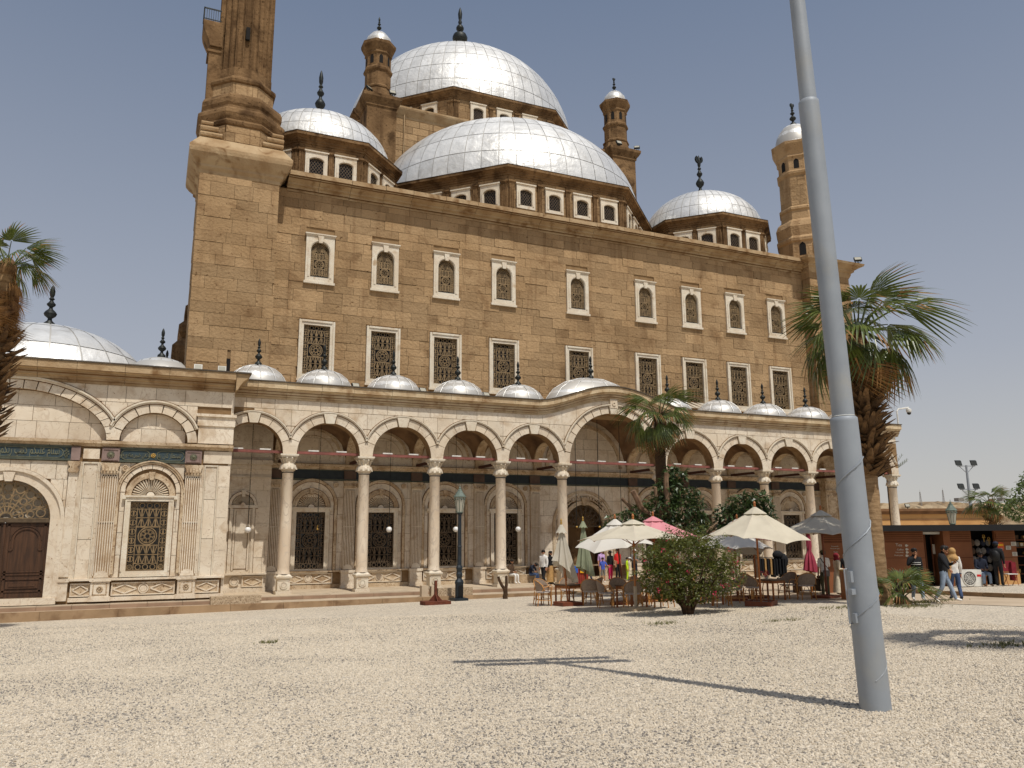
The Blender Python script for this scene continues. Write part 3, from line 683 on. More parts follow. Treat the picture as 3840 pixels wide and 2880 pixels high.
def drum(cx, cy, ap, z0, zw, ze, wins, wz, name, facets=(-1, 0, 1), pil=.28, apo_e=.45):
    """octagonal drum: wall to zw, eave to ze; wins = x offsets of the windows on a facet"""
    b = MB(); b.octo([(ap, z0), (ap, zw)], cx, cy); d = b.build('drum', M['stone_dark'], hall)
    b = MB(); e = ze-zw
    b.octo([(ap-.1, zw-.12), (ap+.05, zw-.12), (ap+.05, zw), (ap+.12, zw+.02), (ap+.12, zw+.2*e), (ap+.2, zw+.26*e), (ap+.2, zw+.4*e), (ap+.36, zw+.6*e), (ap+apo_e, zw+.66*e), (ap+apo_e, zw+.98*e), (ap-.1, ze)], cx, cy)
    b.build('eave', M['stone_dark'], d)
    b = MB(); b.octo([(ap+apo_e+.02, zw+.97*e), (ap+apo_e+.03, ze), (ap-.2, ze+.06)], cx, cy); b.build('roof_edge', M['lead'], d)
    hs = ap*math.tan(PI/8); octo_blocks(d, cx, cy, ap, z0, zw-.13, .5, .6, 1.2, int(ap*10), facets)
    for k in facets:
        A = k*PI/4; c, s_ = math.cos(A), math.sin(A)
        def W(x, y): return (cx+x*c-y*s_, cy+x*s_+y*c)
        for wx_ in wins:
            px, py = W(wx_, -ap-.1); f = place(DF, 'window', d, (px, py, wz), (0, 0, A)); place(DL, 'lattice', f, (0, .02, .1)); place(DP, 'pane', f, (0, .06, .08)); place(FANM, 'fanlight', f, (0, .03, 0))
        xs = sorted(wins); mids = [(a+e_)/2 for a, e_ in zip(xs, xs[1:])]
        ps = [(-hs+pil*.75, pil*1.3), (hs-pil*.75, pil*1.3)]+[(m_, pil) for m_ in mids]
        for pxo, pw in ps:
            b = MB(); z1, z2 = z0+.1, zw-.02
            b.box(-pw/2, pw/2, -.1, .05, z1, z2); n = 3
            for i in range(n): b.box(-pw/2+pw*(i+.2)/n, -pw/2+pw*(i+.8)/n, -.14, -.09, z1+.15, z2-.5)
            b.box(-pw/2-.06, pw/2+.06, -.2, .04, z2-.42, z2-.3); b.box(-pw/2-.03, pw/2+.03, -.15, .04, z2-.5, z2-.42)
            px, py = W(pxo, -ap); place(b.mesh('pilaster', M['stone_dark']), 'pilaster', d, (px, py, 0), (0, 0, A))
    return d
SEMI = (HX, 51.62)
drum(*SEMI, 9.88, 21.6, 24.62, 25.17, (-2.95, -.98, .98, 2.95), 22.65, 'semi')
drum(7.85, 47.15, 4.42, 21.6, 24.68, 25.25, (-.83, .83), 22.75, 'corner', pil=.26)
drum(37.15, 47.15, 4.42, 21.6, 24.68, 25.25, (-.83, .83), 22.75, 'corner', facets=(-1, 0, 1), pil=.26)
drum(HX, HY, 9.88, 33.3, 35.3, 35.88, (-2.15, 0, 2.15), 33.55, 'main', facets=(-1, 0, 1))
# square block under the main drum
mb = MB(); mb.box(12.6, 32.4, 51.75, 71.5, 21.6, 33.0); blk = mb.build('centre_block', M['stone_dark'], hall)
mb = MB(); mb.quadlathe([(0, 32.6), (.06, 32.65), (.06, 32.8), (.2, 32.95), (.36, 33.2), (.4, 33.3), (.4, 33.42), (0, 33.5)], 12.6, 32.4, 51.75, 71.5); mb.build('block_cornice', M['stone_trim'], hall)
rr = random.Random(5); mb = MB()
for a, b_, c, d in courses(12.65, 18.5, 24.5, 32.6, [], .52, .8, 1.6, rr): mb.box(a+.015, b_-.015, 51.72-rr.uniform(0, .03), 51.8, c+.015, d-.015, t=rr.random())
for a, b_, c, d in courses(26.5, 32.3, 24.5, 32.6, [], .52, .8, 1.6, rr): mb.box(a+.015, b_-.015, 51.72-rr.uniform(0, .03), 51.8, c+.015, d-.015, t=rr.random())
o = mb.build('block_courses', M['stone_att'], blk); o['kind'] = 'stuff'
# domes: camera lies at azimuth -110 from the main dome
dm = dome(hall, HX, HY, 35.9, 9.9, 9.04, 64, 9, -150, -68, seed=1, lim=120); finial(dm, HX, HY, 44.8, 5.75, 1.0, False, True)
ds = dome(hall, SEMI[0], SEMI[1], 25.19, 9.95, 7.43, 56, 7, -152, -72, lim=110)
for cx in (7.85, 37.15):
    dd = dome(hall, cx, 47.15, 25.27, 4.5, 3.42, 44, 5, -130, -72, lim=35); finial(dd, cx, 47.15, 28.65, 3.5, .8, cx > 20)
# turrets on the front corners of the block
TURP = [(1.1, 33.45), (.93, 34.2), (.99, 34.22), (1.0, 34.33), (.86, 34.48), (.86, 35.5), (.96, 35.62), (.98, 35.75), (.85, 35.95), (.85, 36.85), (.93, 36.95), (.9, 37.08), (1.02, 37.3), (1.16, 37.6), (1.18, 37.8), (1.0, 37.9)]
def slot_mesh():
    b = MB(); pts = [(-.13, 0), (.13, 0), (.13, .5), (.1, .6), (0, .7), (-.1, .6), (-.13, .5)]
    b.prism(pts, -.015, .2); return b.mesh('opening', M['dark'])
SLOT = slot_mesh()
for tx in (12.62, 32.5):
    b = MB(); x0, x1, y0, y1 = tx-.95, tx+1.15, 50.75, 52.85
    b.quadlathe([(0, 24.5), (0, 32.6), (.08, 32.65), (.08, 32.8), (.2, 32.95), (.34, 33.2), (.36, 33.42), (-.1, 33.48)], x0, x1, y0, y1); p = b.build('turret_pier', M['stone_dark'], hall)
    b = MB(); b.octo(TURP, tx, 51.75); tur = b.build('turret', M['stone_dark'], hall)
    for k in range(-3, 4):
        A = k*PI/4; place(SLOT, 'opening', tur, (tx+.845*math.sin(A), 51.75-.845*math.cos(A), 36.12), (0, 0, A))
    dd = dome(hall, tx, 51.75, 37.82, .98, 1.2, 16, 1, -181, 181, gap=.01, lim=7); finial(dd, tx, 51.75, 38.95, 1.35, 1.1, tx > 20)
    b = MB()
# drain pipe on the block
mb = MB(); mb.tube([(14.6, 51.6, 33.3), (14.6, 51.62, 25.5)], .04, 6); mb.build('drain_pipe', M['stone_trim'], hall)

# ---------------------------------------------------------------- minaret
MX, MY = 2.82, 41.45
mina = root('minaret', 'tall fluted octagonal minaret on a square tan stone base at upper left', 'minaret', (MX, MY, 0.4), world=True)
TX0, TX1, TY0, TY1 = .92, 4.72, 39.56, 43.36
mb = MB(); mb.box(TX0+.05, TX1-.05, TY0+.05, TY1, .4, 20.9); base = mb.build('tower_base', M['mortar'], mina)
face_stones(base, TX0, TX1, 9.9, 20.72, TY0, [(2.72, 2.86, 10.6, 11.3)], .6, .8, 1.9, 110, 11, proud=.025)
rr = random.Random(4); mb = MB()
for a, b_, c, d in courses(TY0, TY1, 9.9, 20.72, [], .6, .8, 1.8, rr): p = rr.uniform(0, .02); mb.box(TX0-p, TX0+.06, a+.015, b_-.015, c+.015, d-.015, t=rr.random())
for a, b_, c, d in courses(TY0, YM+.1, 9.9, 20.72, [], .6, .8, 1.8, rr): mb.box(TX1-.06, TX1+.001, a+.015, b_-.015, c+.015, d-.015, t=rr.random())
o = mb.build('side_stones', M['stone_att'], base); o['kind'] = 'stuff'
mb = MB(); mb.box(2.7, 2.88, TY0-.01, TY0+.06, 10.55, 11.35); mb.build('slit', M['dark'], base)
mb = MB(); mb.box(TX0-.2, TX1+.3, TY0-.45, TY0+.02, 9.9, 10.35); mb.box(TX0-.3, TX1+.4, TY0-.55, TY0+.02, 10.35, 10.5); mb.build('foot_ledge', M['trim_light'], mina)
mb = MB(); mb.quadlathe([(-.1, 20.5), (.03, 20.55), (.03, 20.72), (.16, 20.86), (.16, 20.98), (.36, 21.2), (.52, 21.45), (.55, 21.6), (.55, 21.76), (.1, 22.4), (-.4, 22.42)], TX0, TX1, TY0, TY1)
mb.build('tower_cornice', M['stone_trim'], mina)
mb = MB()
mb.octo([(1.98, 22.3), (1.98, 23.3), (2.06, 23.35), (2.1, 23.5), (2.04, 23.62), (2.1, 23.75), (2.16, 23.95), (2.14, 24.15), (2.02, 24.28), (1.92, 24.32), (1.92, 24.45), (1.98, 24.6), (1.98, 24.85), (1.9, 25.05), (1.72, 25.2), (1.5, 25.28), (1.5, 25.95), (1.6, 26.0), (1.63, 26.12), (1.6, 26.25), (1.42, 26.38), (1.38, 26.4), (1.38, 26.9)], MX, MY)
ob = mb.build('octagon_base', M['stone_dark'], mina)
# rolled stops that fill the corners between square and octagon
for sx in (-1, 1):
    for sy in (-1, 1):
        mb = MB(); c = 1.92
        for z, r, l in ((22.62, .13, .95), (22.92, .14, .75), (23.2, .1, .5)):
            mb.tube([(MX+sx*c, MY+sy*(c-l), z), (MX+sx*c, MY+sy*c, z), (MX+sx*(c-l), MY+sy*c, z)], r, 8)
            mb.flat([(MX+sx*(c-.08), MY+sy*(c-l)), (MX+sx*(c-.08), MY+sy*(c-.08)), (MX+sx*(c-l), MY+sy*(c-.08))][::sx*sy], z-.16, z+.13)
        mb.build('corner_stop', M['stone_trim'], mina)
def fluted(cx, cy, ap, z0, z1, z2, mb):
    """octagonal shaft; flutes between z0 and z1, plain to z2"""
    sec = []; hs = ap*math.tan(PI/8)
    for k in range(8):
        A = k*PI/4
        xs = [(-hs, 0)]
        for i in range(3):
            c0 = -hs+2*hs*(i+.5)/3; wv = hs*.26
            xs += [(c0-wv*1.2, 0), (c0-wv*1.1, .09), (c0-wv*.6, .17), (c0+wv*.6, .17), (c0+wv*1.1, .09), (c0+wv*1.2, 0)]
        for x, d in xs:
            y = -(ap-d); sec.append((cx+x*math.cos(A)-y*math.sin(A), cy+x*math.sin(A)+y*math.cos(A)))
    n = len(sec); vs = [(x, y, z0) for x, y in sec]+[(x, y, z1) for x, y in sec]
    mb.add(vs, [(i, (i+1) % n, (i+1) % n+n, i+n) for i in range(n)]+[tuple(range(n-1, -1, -1)), tuple(range(n, 2*n))])
mb = MB(); fluted(MX, MY, 1.36, 26.85, 48, 48, mb); sh = mb.build('shaft', M['stone_dark'], mina)
octo_blocks(ob, MX, MY, 1.98, 22.42, 23.28, .42, .7, 1.3, 41); octo_blocks(ob, MX, MY, 1.5, 25.3, 25.94, .6, .5, .9, 42)
rr = random.Random(6); mb = MB()
mb.octo([(1.36, 48), (1.6, 48.6), (2.0, 49.2), (2.05, 49.5), (1.2, 49.5), (1.15, 58), (1.3, 58.3), (1.1, 58.6), (.05, 68)], MX, MY); mb.build('minaret_top', M['stone_dark'], mina)
mb = MB(); mb.box(MX-.11, MX+.09, MY-1.39, MY-1.2, 28.6, 29.3); mb.build('slit_window', M['dark'], mina)
mb = MB(); mb.box(.98, 1.6, MY-.6, MY+.6, 24.9, 28.2); mb.box(.9, 1.6, MY-.66, MY+.66, 27.9, 28.05); mb.box(1.02, 1.55, MY-.45, MY+.45, 25.4, 27.7); mb.build('stair_pier', M['stone_dark'], mina)
mb = MB(); xs_ = [(1.6, 28.2), (1.0, 28.2), (.95, 28.5), (.75, 28.9), (.66, 29.15), (.62, 29.45), (.62, 29.6), (1.6, 29.6)]
mb.prism([(x, z) for x, z in xs_][::-1], MY-.75, MY+.75); bal = mb.build('balcony', M['stone_dark'], mina)
mb = MB()
for y in (MY-.72, MY+.72):
    mb.box(.62, 1.5, y-.02, y+.02, 30.25, 30.32); mb.box(.62, 1.5, y-.02, y+.02, 29.66, 29.7)
    for i in range(8): mb.box(.64+.11*i, .665+.11*i, y-.012, y+.012, 29.6, 30.3)
mb.box(.6, .66, MY-.74, MY+.74, 30.25, 30.32)
for i in range(12): mb.box(.62, .645, MY-.7+.125*i, MY-.675+.125*i, 29.6, 30.3)
mb.build('railing', M['iron'], bal)

# ---------------------------------------------------------------- corner tower at the right end
RX, RY = 42.05, 41.6
rt = root('corner_tower', 'square tan stone corner tower with small domed turret behind the grey mast', 'tower', (RX, RY, 0.4), world=True)
mb = MB(); mb.box(40.24, 43.86, 39.79, 43.4, .4, 20.9); rb = mb.build('tower_base', M['mortar'], rt)
rr = random.Random(9); mb = MB()
for a, b_, c, d in courses(40.2, 43.9, 9.9, 20.8, [], .55, .8, 1.7, rr): mb.box(a+.015, b_-.015, 39.74-rr.uniform(0, .02), 39.82, c+.015, d-.015, t=rr.random())
for a, b_, c, d in courses(39.74, 40.5, 9.9, 20.8, [], .55, .8, 1.7, rr): mb.box(40.18, 40.26, a+.004, b_-.004, c+.015, d-.015, t=rr.random())
o = mb.build('tower_stones', M['stone_att'], rb); o['kind'] = 'stuff'
mb = MB(); mb.quadlathe([(-.1, 20.5), (.03, 20.72), (.1, 20.9), (.1, 21.0), (.26, 21.1), (.26, 21.2), (.5, 21.35), (.72, 21.45), (.78, 21.6), (0, 21.8)], 40.2, 43.9, 39.75, 43.4); mb.build('tower_cornice', M['stone_trim'], rt)
mb = MB()
mb.octo([(1.6, 21.7), (1.6, 23.4), (1.72, 23.5), (1.75, 23.7), (1.62, 23.9), (1.68, 24.2), (1.75, 24.6), (1.6, 25.0), (1.35, 25.25), (1.32, 25.9), (1.42, 26.0), (1.42, 26.15), (1.28, 26.3), (1.28, 28.6), (1.4, 28.75), (1.42, 28.9), (1.28, 29.05), (1.28, 29.95), (1.4, 30.1), (1.36, 30.25), (1.5, 30.6), (1.66, 31.0), (1.68, 31.2), (1.4, 31.3)], RX, RY+.4); tur = mb.build('turret', M['stone'], rt)
octo_blocks(tur, RX, RY+.4, 1.28, 26.32, 28.58, .38, .4, .75, 43); octo_blocks(tur, RX, RY+.4, 1.6, 21.8, 23.36, .4, .5, .9, 44, holes=[(-.3, .3, 21.9, 23.2)])
for k in range(-3, 4):
    A = k*PI/4; place(SLOT, 'opening', tur, (RX+1.27*math.sin(A), RY+.4-1.27*math.cos(A), 29.15), (0, 0, A), (1.4, 1, 1.1))
place(SLOT, 'opening', tur, (RX-1.6*math.sin(PI/4), RY+.4-1.6*math.cos(PI/4), 22.4), (0, 0, -PI/4), (1.7, 1, 1.4))
mb = MB()
for i, (o0, z0, z1) in enumerate(((1.66, 22.4, 22.75), (1.75, 22.75, 22.95), (1.8, 22.98, 23.2))): mb.box(RX-.5-.08*i, RX+.5+.08*i, RY+.4-o0-.12, RY+.4-1.5, z0, z1)
mb.build('turret_corbel', M['stone_trim'], rt)
dd = dome(rt, RX, RY+.4, 31.2, 1.45, 2.0, 12, 1, -181, 181, gap=.02); finial(dd, RX, RY+.4, 33.1, 1.9, 1.1, True)
# ---------------------------------------------------------------- arcade in front of the hall
COLX = [5.47, 8.97, 12.47, 15.97, 19.47, 25.55, 29.4, 32.93, 36.43, 39.93, 43.43]
YC, FL, SPR = 37.33, 0.47, 6.70
port = root('arcade', 'long alabaster arcade of round arches on slim columns with a row of small silver domes', 'arcade', (24, YC, FL), world=True)
def ogee(x):
    u = abs(x-22.5)/4.6
    return 0 if u >= 1 else 1.02*(0.5+0.5*math.cos(PI*u))**0.8
BAYS = [(2.2, 5.47)]+list(zip(COLX, COLX[1:]))
YF, YB = 37.0, 37.66
# backing wall with arched openings
mb = MB()
for a, b in BAYS:
    c, r = (a+b)/2, (b-a)/2-.31; n = 20
    mb.box(a, c-r, YF+.02, YB, SPR-.02, SPR); mb.box(c+r, b, YF+.02, YB, SPR-.02, SPR)
    xs = [a]+[c-r*math.cos(PI*i/n) for i in range(n+1)]+[b]; zs = [SPR]+[SPR+r*math.sin(PI*i/n) for i in range(n+1)]+[SPR]
    for i in range(len(xs)-1):
        if xs[i+1]-xs[i] < 1e-4: continue
        mb.prism([(xs[i], zs[i]), (xs[i+1], zs[i+1]), (xs[i+1], 9.3+ogee(xs[i+1])), (xs[i], 9.3+ogee(xs[i]))], YF+.02, YB)
mb.box(43.43, 43.74, YF+.02, YB, SPR, 9.3)
pw = mb.build('arch_wall', M['grout'], port)
def clipped(x0, x1, z0, z1, lo=None, hi=None, n=8):
    """polygon of a slab between a lower and an upper curve"""
    xs = [x0+(x1-x0)*i/n for i in range(n+1)]
    a = [(x, max(z0, lo(x)) if lo else z0) for x in xs]; b = [(x, min(z1, hi(x)) if hi else z1) for x in xs]
    ok = [i for i in range(n+1) if b[i][1]-a[i][1] > 0.03]
    if len(ok) < 2: return None
    i0, i1 = ok[0], ok[-1]
    bot = [a[i] for i in range(i0, i1+1)]; top = [b[i] for i in range(i1, i0-1, -1)]
    if not lo: bot = [bot[0], bot[-1]]
    if not hi: top = [top[0], top[-1]]
    return bot+top
def slab(parent, poly, y0, y1, name='marble_block', mat='marble'):
    if poly:
        b = MB(); b.prism(poly, y0, y1); return b.build(name, M[mat], parent)
rr = random.Random(21)
hoods = []
for k, (a, b) in enumerate(BAYS):
    c, r = (a+b)/2, (b-a)/2-.31; big = r > 2
    nv = 17 if big else 9; rv = r+.40; rh = rv+.1
    for i in range(nv):
        a0, a1 = PI*i/nv, PI*(i+1)/nv
        if i == nv//2: continue
        q = MB(); q.arc(c, SPR, r+.001, rv-.006, a0+.008, a1-.008, YF-rr.uniform(.0, .012), YF+.06, 4); q.build('voussoir', M['marble'], pw)
    h = PI/nv/2*1.05; m = PI/2
    q = MB(); f = lambda an, ra: (c+ra*math.cos(an), SPR+ra*math.sin(an))
    q.prism([f(m+h*.75, r-.03), f(m-h*.75, r-.03), f(m-h*.9, rv+.06), f(m+h*.9, rv+.06)], YF-.09, YF+.05); q.build('keystone', M['marble_white'], pw)
    am = math.acos(min(1, (b-a)/2/(rv+.05))) if not big else math.acos(min(1, (b-a)/2/(rv+.05)))
    q = MB(); q.arc(c, SPR, rv, rv+.05, am, PI-am, YF-.07, YF+.06, 24); q.arc(c, SPR, rv+.05, rh, am*.9, PI-am*.9, YF-.11, YF+.06, 24); hm = q.build('hood_moulding', M['marble_white'], pw); q = MB(); q.arc(c, SPR, rh, rh+.03, am*.98, PI-am*.98, YF-.02, YF+.04, 24); q.arc(c, SPR, rv-.03, rv, am*.9, PI-am*.9, YF-.02, YF+.04, 24); q.build('grime_line', M['dirt'], hm)
    hoods.append((c, rh))
def hoodz(x):
    z = 0
    for c, rh in hoods:
        if abs(x-c) < rh: z = max(z, SPR+math.sqrt(rh*rh-(x-c)**2))
    return z
# spandrel slabs and the course above them
x = 2.4; edges = []
while x < 43.6:
    l = rr.uniform(.55, 1.15); edges.append((x, min(x+l, 43.72))); x += l
for a, b in edges:
    p = clipped(a+.008, b-.008, 8.66, 9.16, lo=lambda q: hoodz(q)+.01, hi=None) if not (17.8 < (a+b)/2 < 27.2) else clipped(a+.008, b-.008, 8.66, 99, lo=lambda q: hoodz(q)+.01, hi=lambda q: 9.14+ogee(q))
    slab(pw, p, YF-rr.uniform(0, .012), YF+.06)
for (c0, r0), (c1, r1), X in zip(hoods, hoods[1:], COLX):
    k1, k2 = rr.uniform(.7, .95), rr.uniform(.7, .95)
    for a, b in ((c0, X-k1-.008), (X-k1+.008, X-.008), (X+.008, X+k2-.008), (X+k2+.008, c1)):
        for z0, z1 in ((6.9, 7.9), (7.92, 8.65)):
            slab(pw, clipped(a, b, z0, z1-.01, lo=lambda q: hoodz(q)+.01, n=12), YF-rr.uniform(0, .012), YF+.06)
# pier stones under the arches
for X in COLX:
    mb = MB(); mb.box(X-.3, X+.3, YF-.004, YB+.01, SPR-.07, SPR+.36); mb.build('impost', M['marble'], port)
# cornice in blocks that follow the curve, and the lead edge
AC = [(.1,-.76),(-.05,-.76),(-.05,-.66),(-.11,-.66),(-.11,-.58),(-.17,-.56),(-.17,-.46),(-.23,-.44),(-.23,-.38),(-.3,-.33),(-.36,-.32),(-.36,-.045),(.1,-.045)]
def runs():
    x = 2.7
    while x < 43.9:
        l = .42 if 17.6 < x+.2 < 27.3 else rr.uniform(1.2, 2.0)
        if x < 17.9 < x+l: l = 17.9-x
        yield x, min(x+l, 43.95); x += l
edge = MB(); straight = None
for a, b in runs():
    za, zb = 9.86+ogee(a), 9.86+ogee(b); n = len(AC)
    if abs(za-zb) < 1e-3 and za < 9.87:
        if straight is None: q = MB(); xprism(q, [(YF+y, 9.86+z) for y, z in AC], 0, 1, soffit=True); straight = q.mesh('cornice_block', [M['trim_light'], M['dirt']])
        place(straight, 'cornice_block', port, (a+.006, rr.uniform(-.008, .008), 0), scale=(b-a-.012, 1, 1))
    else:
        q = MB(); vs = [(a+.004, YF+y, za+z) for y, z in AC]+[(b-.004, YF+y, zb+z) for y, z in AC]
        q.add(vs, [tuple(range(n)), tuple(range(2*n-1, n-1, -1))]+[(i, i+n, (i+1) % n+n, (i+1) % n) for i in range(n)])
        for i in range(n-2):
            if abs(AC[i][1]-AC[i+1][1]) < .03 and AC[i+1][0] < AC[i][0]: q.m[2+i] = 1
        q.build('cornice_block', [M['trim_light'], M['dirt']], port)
    m = max(1, int((b-a)/.3)) if za > 9.87 or zb > 9.87 else 1
    for i in range(m):
        p, s_ = a+(b-a)*i/m, a+(b-a)*(i+1)/m; z0, z1 = 9.86+ogee(p), 9.86+ogee(s_)
        edge.add([(p, 36.58, z0-.04), (s_, 36.58, z1-.04), (s_, 38.2, z1-.04), (p, 38.2, z0-.04), (p, 36.58, z0+.015), (s_, 36.58, z1+.015), (s_, 38.2, z1+.03), (p, 38.2, z0+.03)],
                 [(0,3,2,1),(4,5,6,7),(0,1,5,4),(1,2,6,5),(2,3,7,6),(3,0,4,7)])
edge.build('roof_edge', M['lead'], port)
mb = MB(); mb.box(1.5, 44, 38.2, YM+.02, 9.72, 9.87); mb.box(2, 44, YB, 38.2, 9.25, 9.8); mb.build('roof', M['stone_trim'], port)
mb = MB(); mb.box(22.28, 22.72, YF-.12, YF+.02, 9.72, 10.2); mb.arc(22.5, 9.95, .06, .12, 0, 2*PI, YF-.16, YF-.11, 12); mb.build('crest_block', M['marble'], port)
# columns
def column_meshes():
    sh = MB(); sh.lathe([(.3, 1.32), (.3, 1.36), (.27, 1.42), (.265, 1.6), (.262, 3.2), (.245, 5.8), (.27, 5.83), (.27, 5.88)], n=20)
    cp = MB(); cp.lathe([(.25, 5.88), (.31, 5.92), (.365, 6.0), (.37, 6.06), (.33, 6.14), (.27, 6.24), (.26, 6.3), (.29, 6.4), (.34, 6.47), (.3, 6.5)], n=20)
    for i in range(10):
        a = 2*PI*i/10; c, s_ = math.cos(a), math.sin(a)
        cp.obox((.3*c, .3*s_, 6.34), (-.045*s_, .045*c, 0), (.03*c, .03*s_, .02), (.05*c, .05*s_, .12)); cp.ball((.36*c, .36*s_, 6.46), .045, 6, 4)
        cp.obox((.355*c, .355*s_, 6.06), (-.05*s_, .05*c, 0), (.02*c, .02*s_, 0), (-.03*c, -.03*s_, .1))
    ab = MB(); ab.box(-.36, .36, -.36, .36, 6.5, 6.56); ab.box(-.4, .4, -.4, .4, 6.56, 6.64)
    pd = MB(); pd.box(-.34, .34, -.34, .34, .47, .6); pd.box(-.27, .27, -.27, .27, .6, 1.12); pd.quadlathe([(0, 1.1), (.03, 1.12), (.07, 1.17), (.08, 1.24), (.02, 1.28), (-.02, 1.33)], -.27, .27, -.27, .27)
    for s_ in (-1, 1):
        pd.arc(0, .86, .12, .17, 0, 2*PI, s_*.29-.02, s_*.29+.02, 14); pd.arc(0, .86, .002, .1, 0, 2*PI, s_*.28-.02, s_*.28+.02, 14)
        pd.box(-.24, .24, s_*.275-.01, s_*.275+.01, .64, .68); pd.box(-.24, .24, s_*.275-.01, s_*.275+.01, 1.05, 1.09)
    return sh.mesh('column', M['shaft'], 40), cp.mesh('capital', M['marble_white'], 45), ab.mesh('abacus', M['marble_white']), pd.mesh('pedestal', M['marble_white'])
CM = column_meshes(); ringm = MB(); ringm.lathe([(.28, 1.3), (.305, 1.33), (.28, 1.37)], n=20); ringm.lathe([(.25, 5.8), (.28, 5.83), (.25, 5.87)], n=20); ringm = ringm.mesh('collar', M['iron'], 40)
for X in COLX:
    c = place(CM[0], 'column', port, (X, YC, 0))
    for me, nm in zip(CM[1:], ('capital', 'abacus', 'pedestal')): place(me, nm, c)
    place(ringm, 'collar', c)
# cross arches, vaults, tie beams
ca = MB(); archpanel(ca, YB, 40.34, SPR-.3, 9.4, (YB+40.36)/2, SPR, 1.2, -.24, .24, 14)
ca.v = [(y, x, z) for x, y, z in ca.v]; ca.f = [f[::-1] for f in ca.f]
cam_ = ca.mesh('cross_arch', M['marble_old'])
for X in COLX[:-1]: place(cam_, 'cross_arch', port, (X, 0, 0))
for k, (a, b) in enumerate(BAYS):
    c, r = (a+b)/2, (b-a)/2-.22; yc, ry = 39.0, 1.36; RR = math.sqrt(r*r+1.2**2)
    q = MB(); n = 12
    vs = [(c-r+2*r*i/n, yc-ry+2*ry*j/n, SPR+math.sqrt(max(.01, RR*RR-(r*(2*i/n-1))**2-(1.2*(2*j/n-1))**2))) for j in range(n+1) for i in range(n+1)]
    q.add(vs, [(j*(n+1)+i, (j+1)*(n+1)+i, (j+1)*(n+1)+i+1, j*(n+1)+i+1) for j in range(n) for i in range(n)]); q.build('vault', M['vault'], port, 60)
    q = MB(); q.box(a+.3, b-.3, YC-.07, YC+.07, 6.68, 6.8); bm = q.build('tie_beam', M['beam'], port)
    nl = 4 if b-a > 5 else 2
    for i in range(nl):
        x = a+.3+(b-a-.6)*(i+.62)/(nl+.25); q = MB(); q.box(x-.24, x+.24, YC-.08, YC+.08, 6.81, 6.87); q.build('strip_light', M['white'], bm)
for X in COLX[:-1]:
    q = MB(); q.box(X-.07, X+.07, YB+.05, 40.3, 6.5, 6.63); q.build('cross_beam', M['beam_dark'], port)
# floor, steps
mb = MB(); mb.box(-14, 44.6, 36.25, 40.6, -.4, .455); mb.build('floor_base', M['grout'], port)
fl = MB()
for j, (y0, y1) in enumerate(((36.22, 37.1), (37.1, 38.2), (38.2, 39.3), (39.3, 40.35))):
    x = 2.9-rr.uniform(0, 1)
    while x < 44.5:
        l = rr.uniform(.9, 1.5)
        if j == 0: q = MB(); q.box(x+.006, x+l-.006, y0, y1-.012, .40, .47); q.build('floor_slab', M['slab'], port)
        else: fl.box(x+.006, x+l-.006, y0+.006, y1-.006, .42, .47, t=rr.random())
        x += l
o = fl.build('floor_paving', M['slab'], port); o['kind'] = 'stuff'
x = -14
while x < 44.5:
    l = rr.uniform(1.2, 2.0); q = MB(); q.box(x+.006, x+l-.006, 36.14, 36.3, .27, .44); q.build('step_riser', M['slab_red'], port); x += l
# ---- back wall
bwy = 40.36
WIN = [7.1, 10.6, 14.05, 17.55, 27.15, 30.65, 34.15, 37.65]
holes = [(x-.71, x+.71, 1.4, 4.14) for x in WIN]+[(21.2, 23.6, .47, 4.75)]
mb = MB(); wallgrid(mb, 4.75, 40.2, FL, 9.7, bwy+.03, bwy+.1, holes)
bw = mb.build('back_wall', M['grout'], port)
hh = holes+[(21.1, 23.7, .47, 4.6)]+[(x-.3, x+.3, .47, 5.7) for x in COLX]
st = MB()
for a, b, c, d in list(courses(5.0, 40.2, 6.54, 9.6, [], .6, .7, 1.5, rr))+list(courses(5.0, 40.2, 1.32, 5.7, holes, .9, .5, 1.0, rr)):
    st.box(a+.008, b-.008, bwy-rr.uniform(0, .012), bwy+.06, c+.008, d-.008, t=rr.random())
o = st.build('wall_blocks', M['marble_att'], bw); o['kind'] = 'stuff'
mb = MB(); xprism(mb, [(bwy+.05, 6.24), (bwy-.06, 6.24), (bwy-.06, 6.3), (bwy-.13, 6.3), (bwy-.13, 6.36), (bwy-.24, 6.39), (bwy-.24, 6.5), (bwy+.05, 6.52)], 4.9, 40.2); mb.build('wall_cornice', M['marble_old'], port)
mb = MB(); mb.box(4.9, 40.2, bwy-.03, bwy+.05, 5.78, 6.2); fz = mb.build('frieze', M['frieze_dark'], port)
mb = MB(); mb.box(4.9, 40.2, bwy-.09, bwy+.05, 5.7, 5.78); mb.box(4.9, 40.2, bwy-.07, bwy+.05, 6.2, 6.24); mb.build('frieze_edge', M['frieze_edge'], fz)
mb = MB(); mb.box(4.9, 40.2, bwy-.16, bwy+.05, 1.25, 1.33); mb.box(4.9, 40.2, bwy-.06, bwy+.05, FL, .66); mb.build('plinth_ledge', M['marble_old'], port)
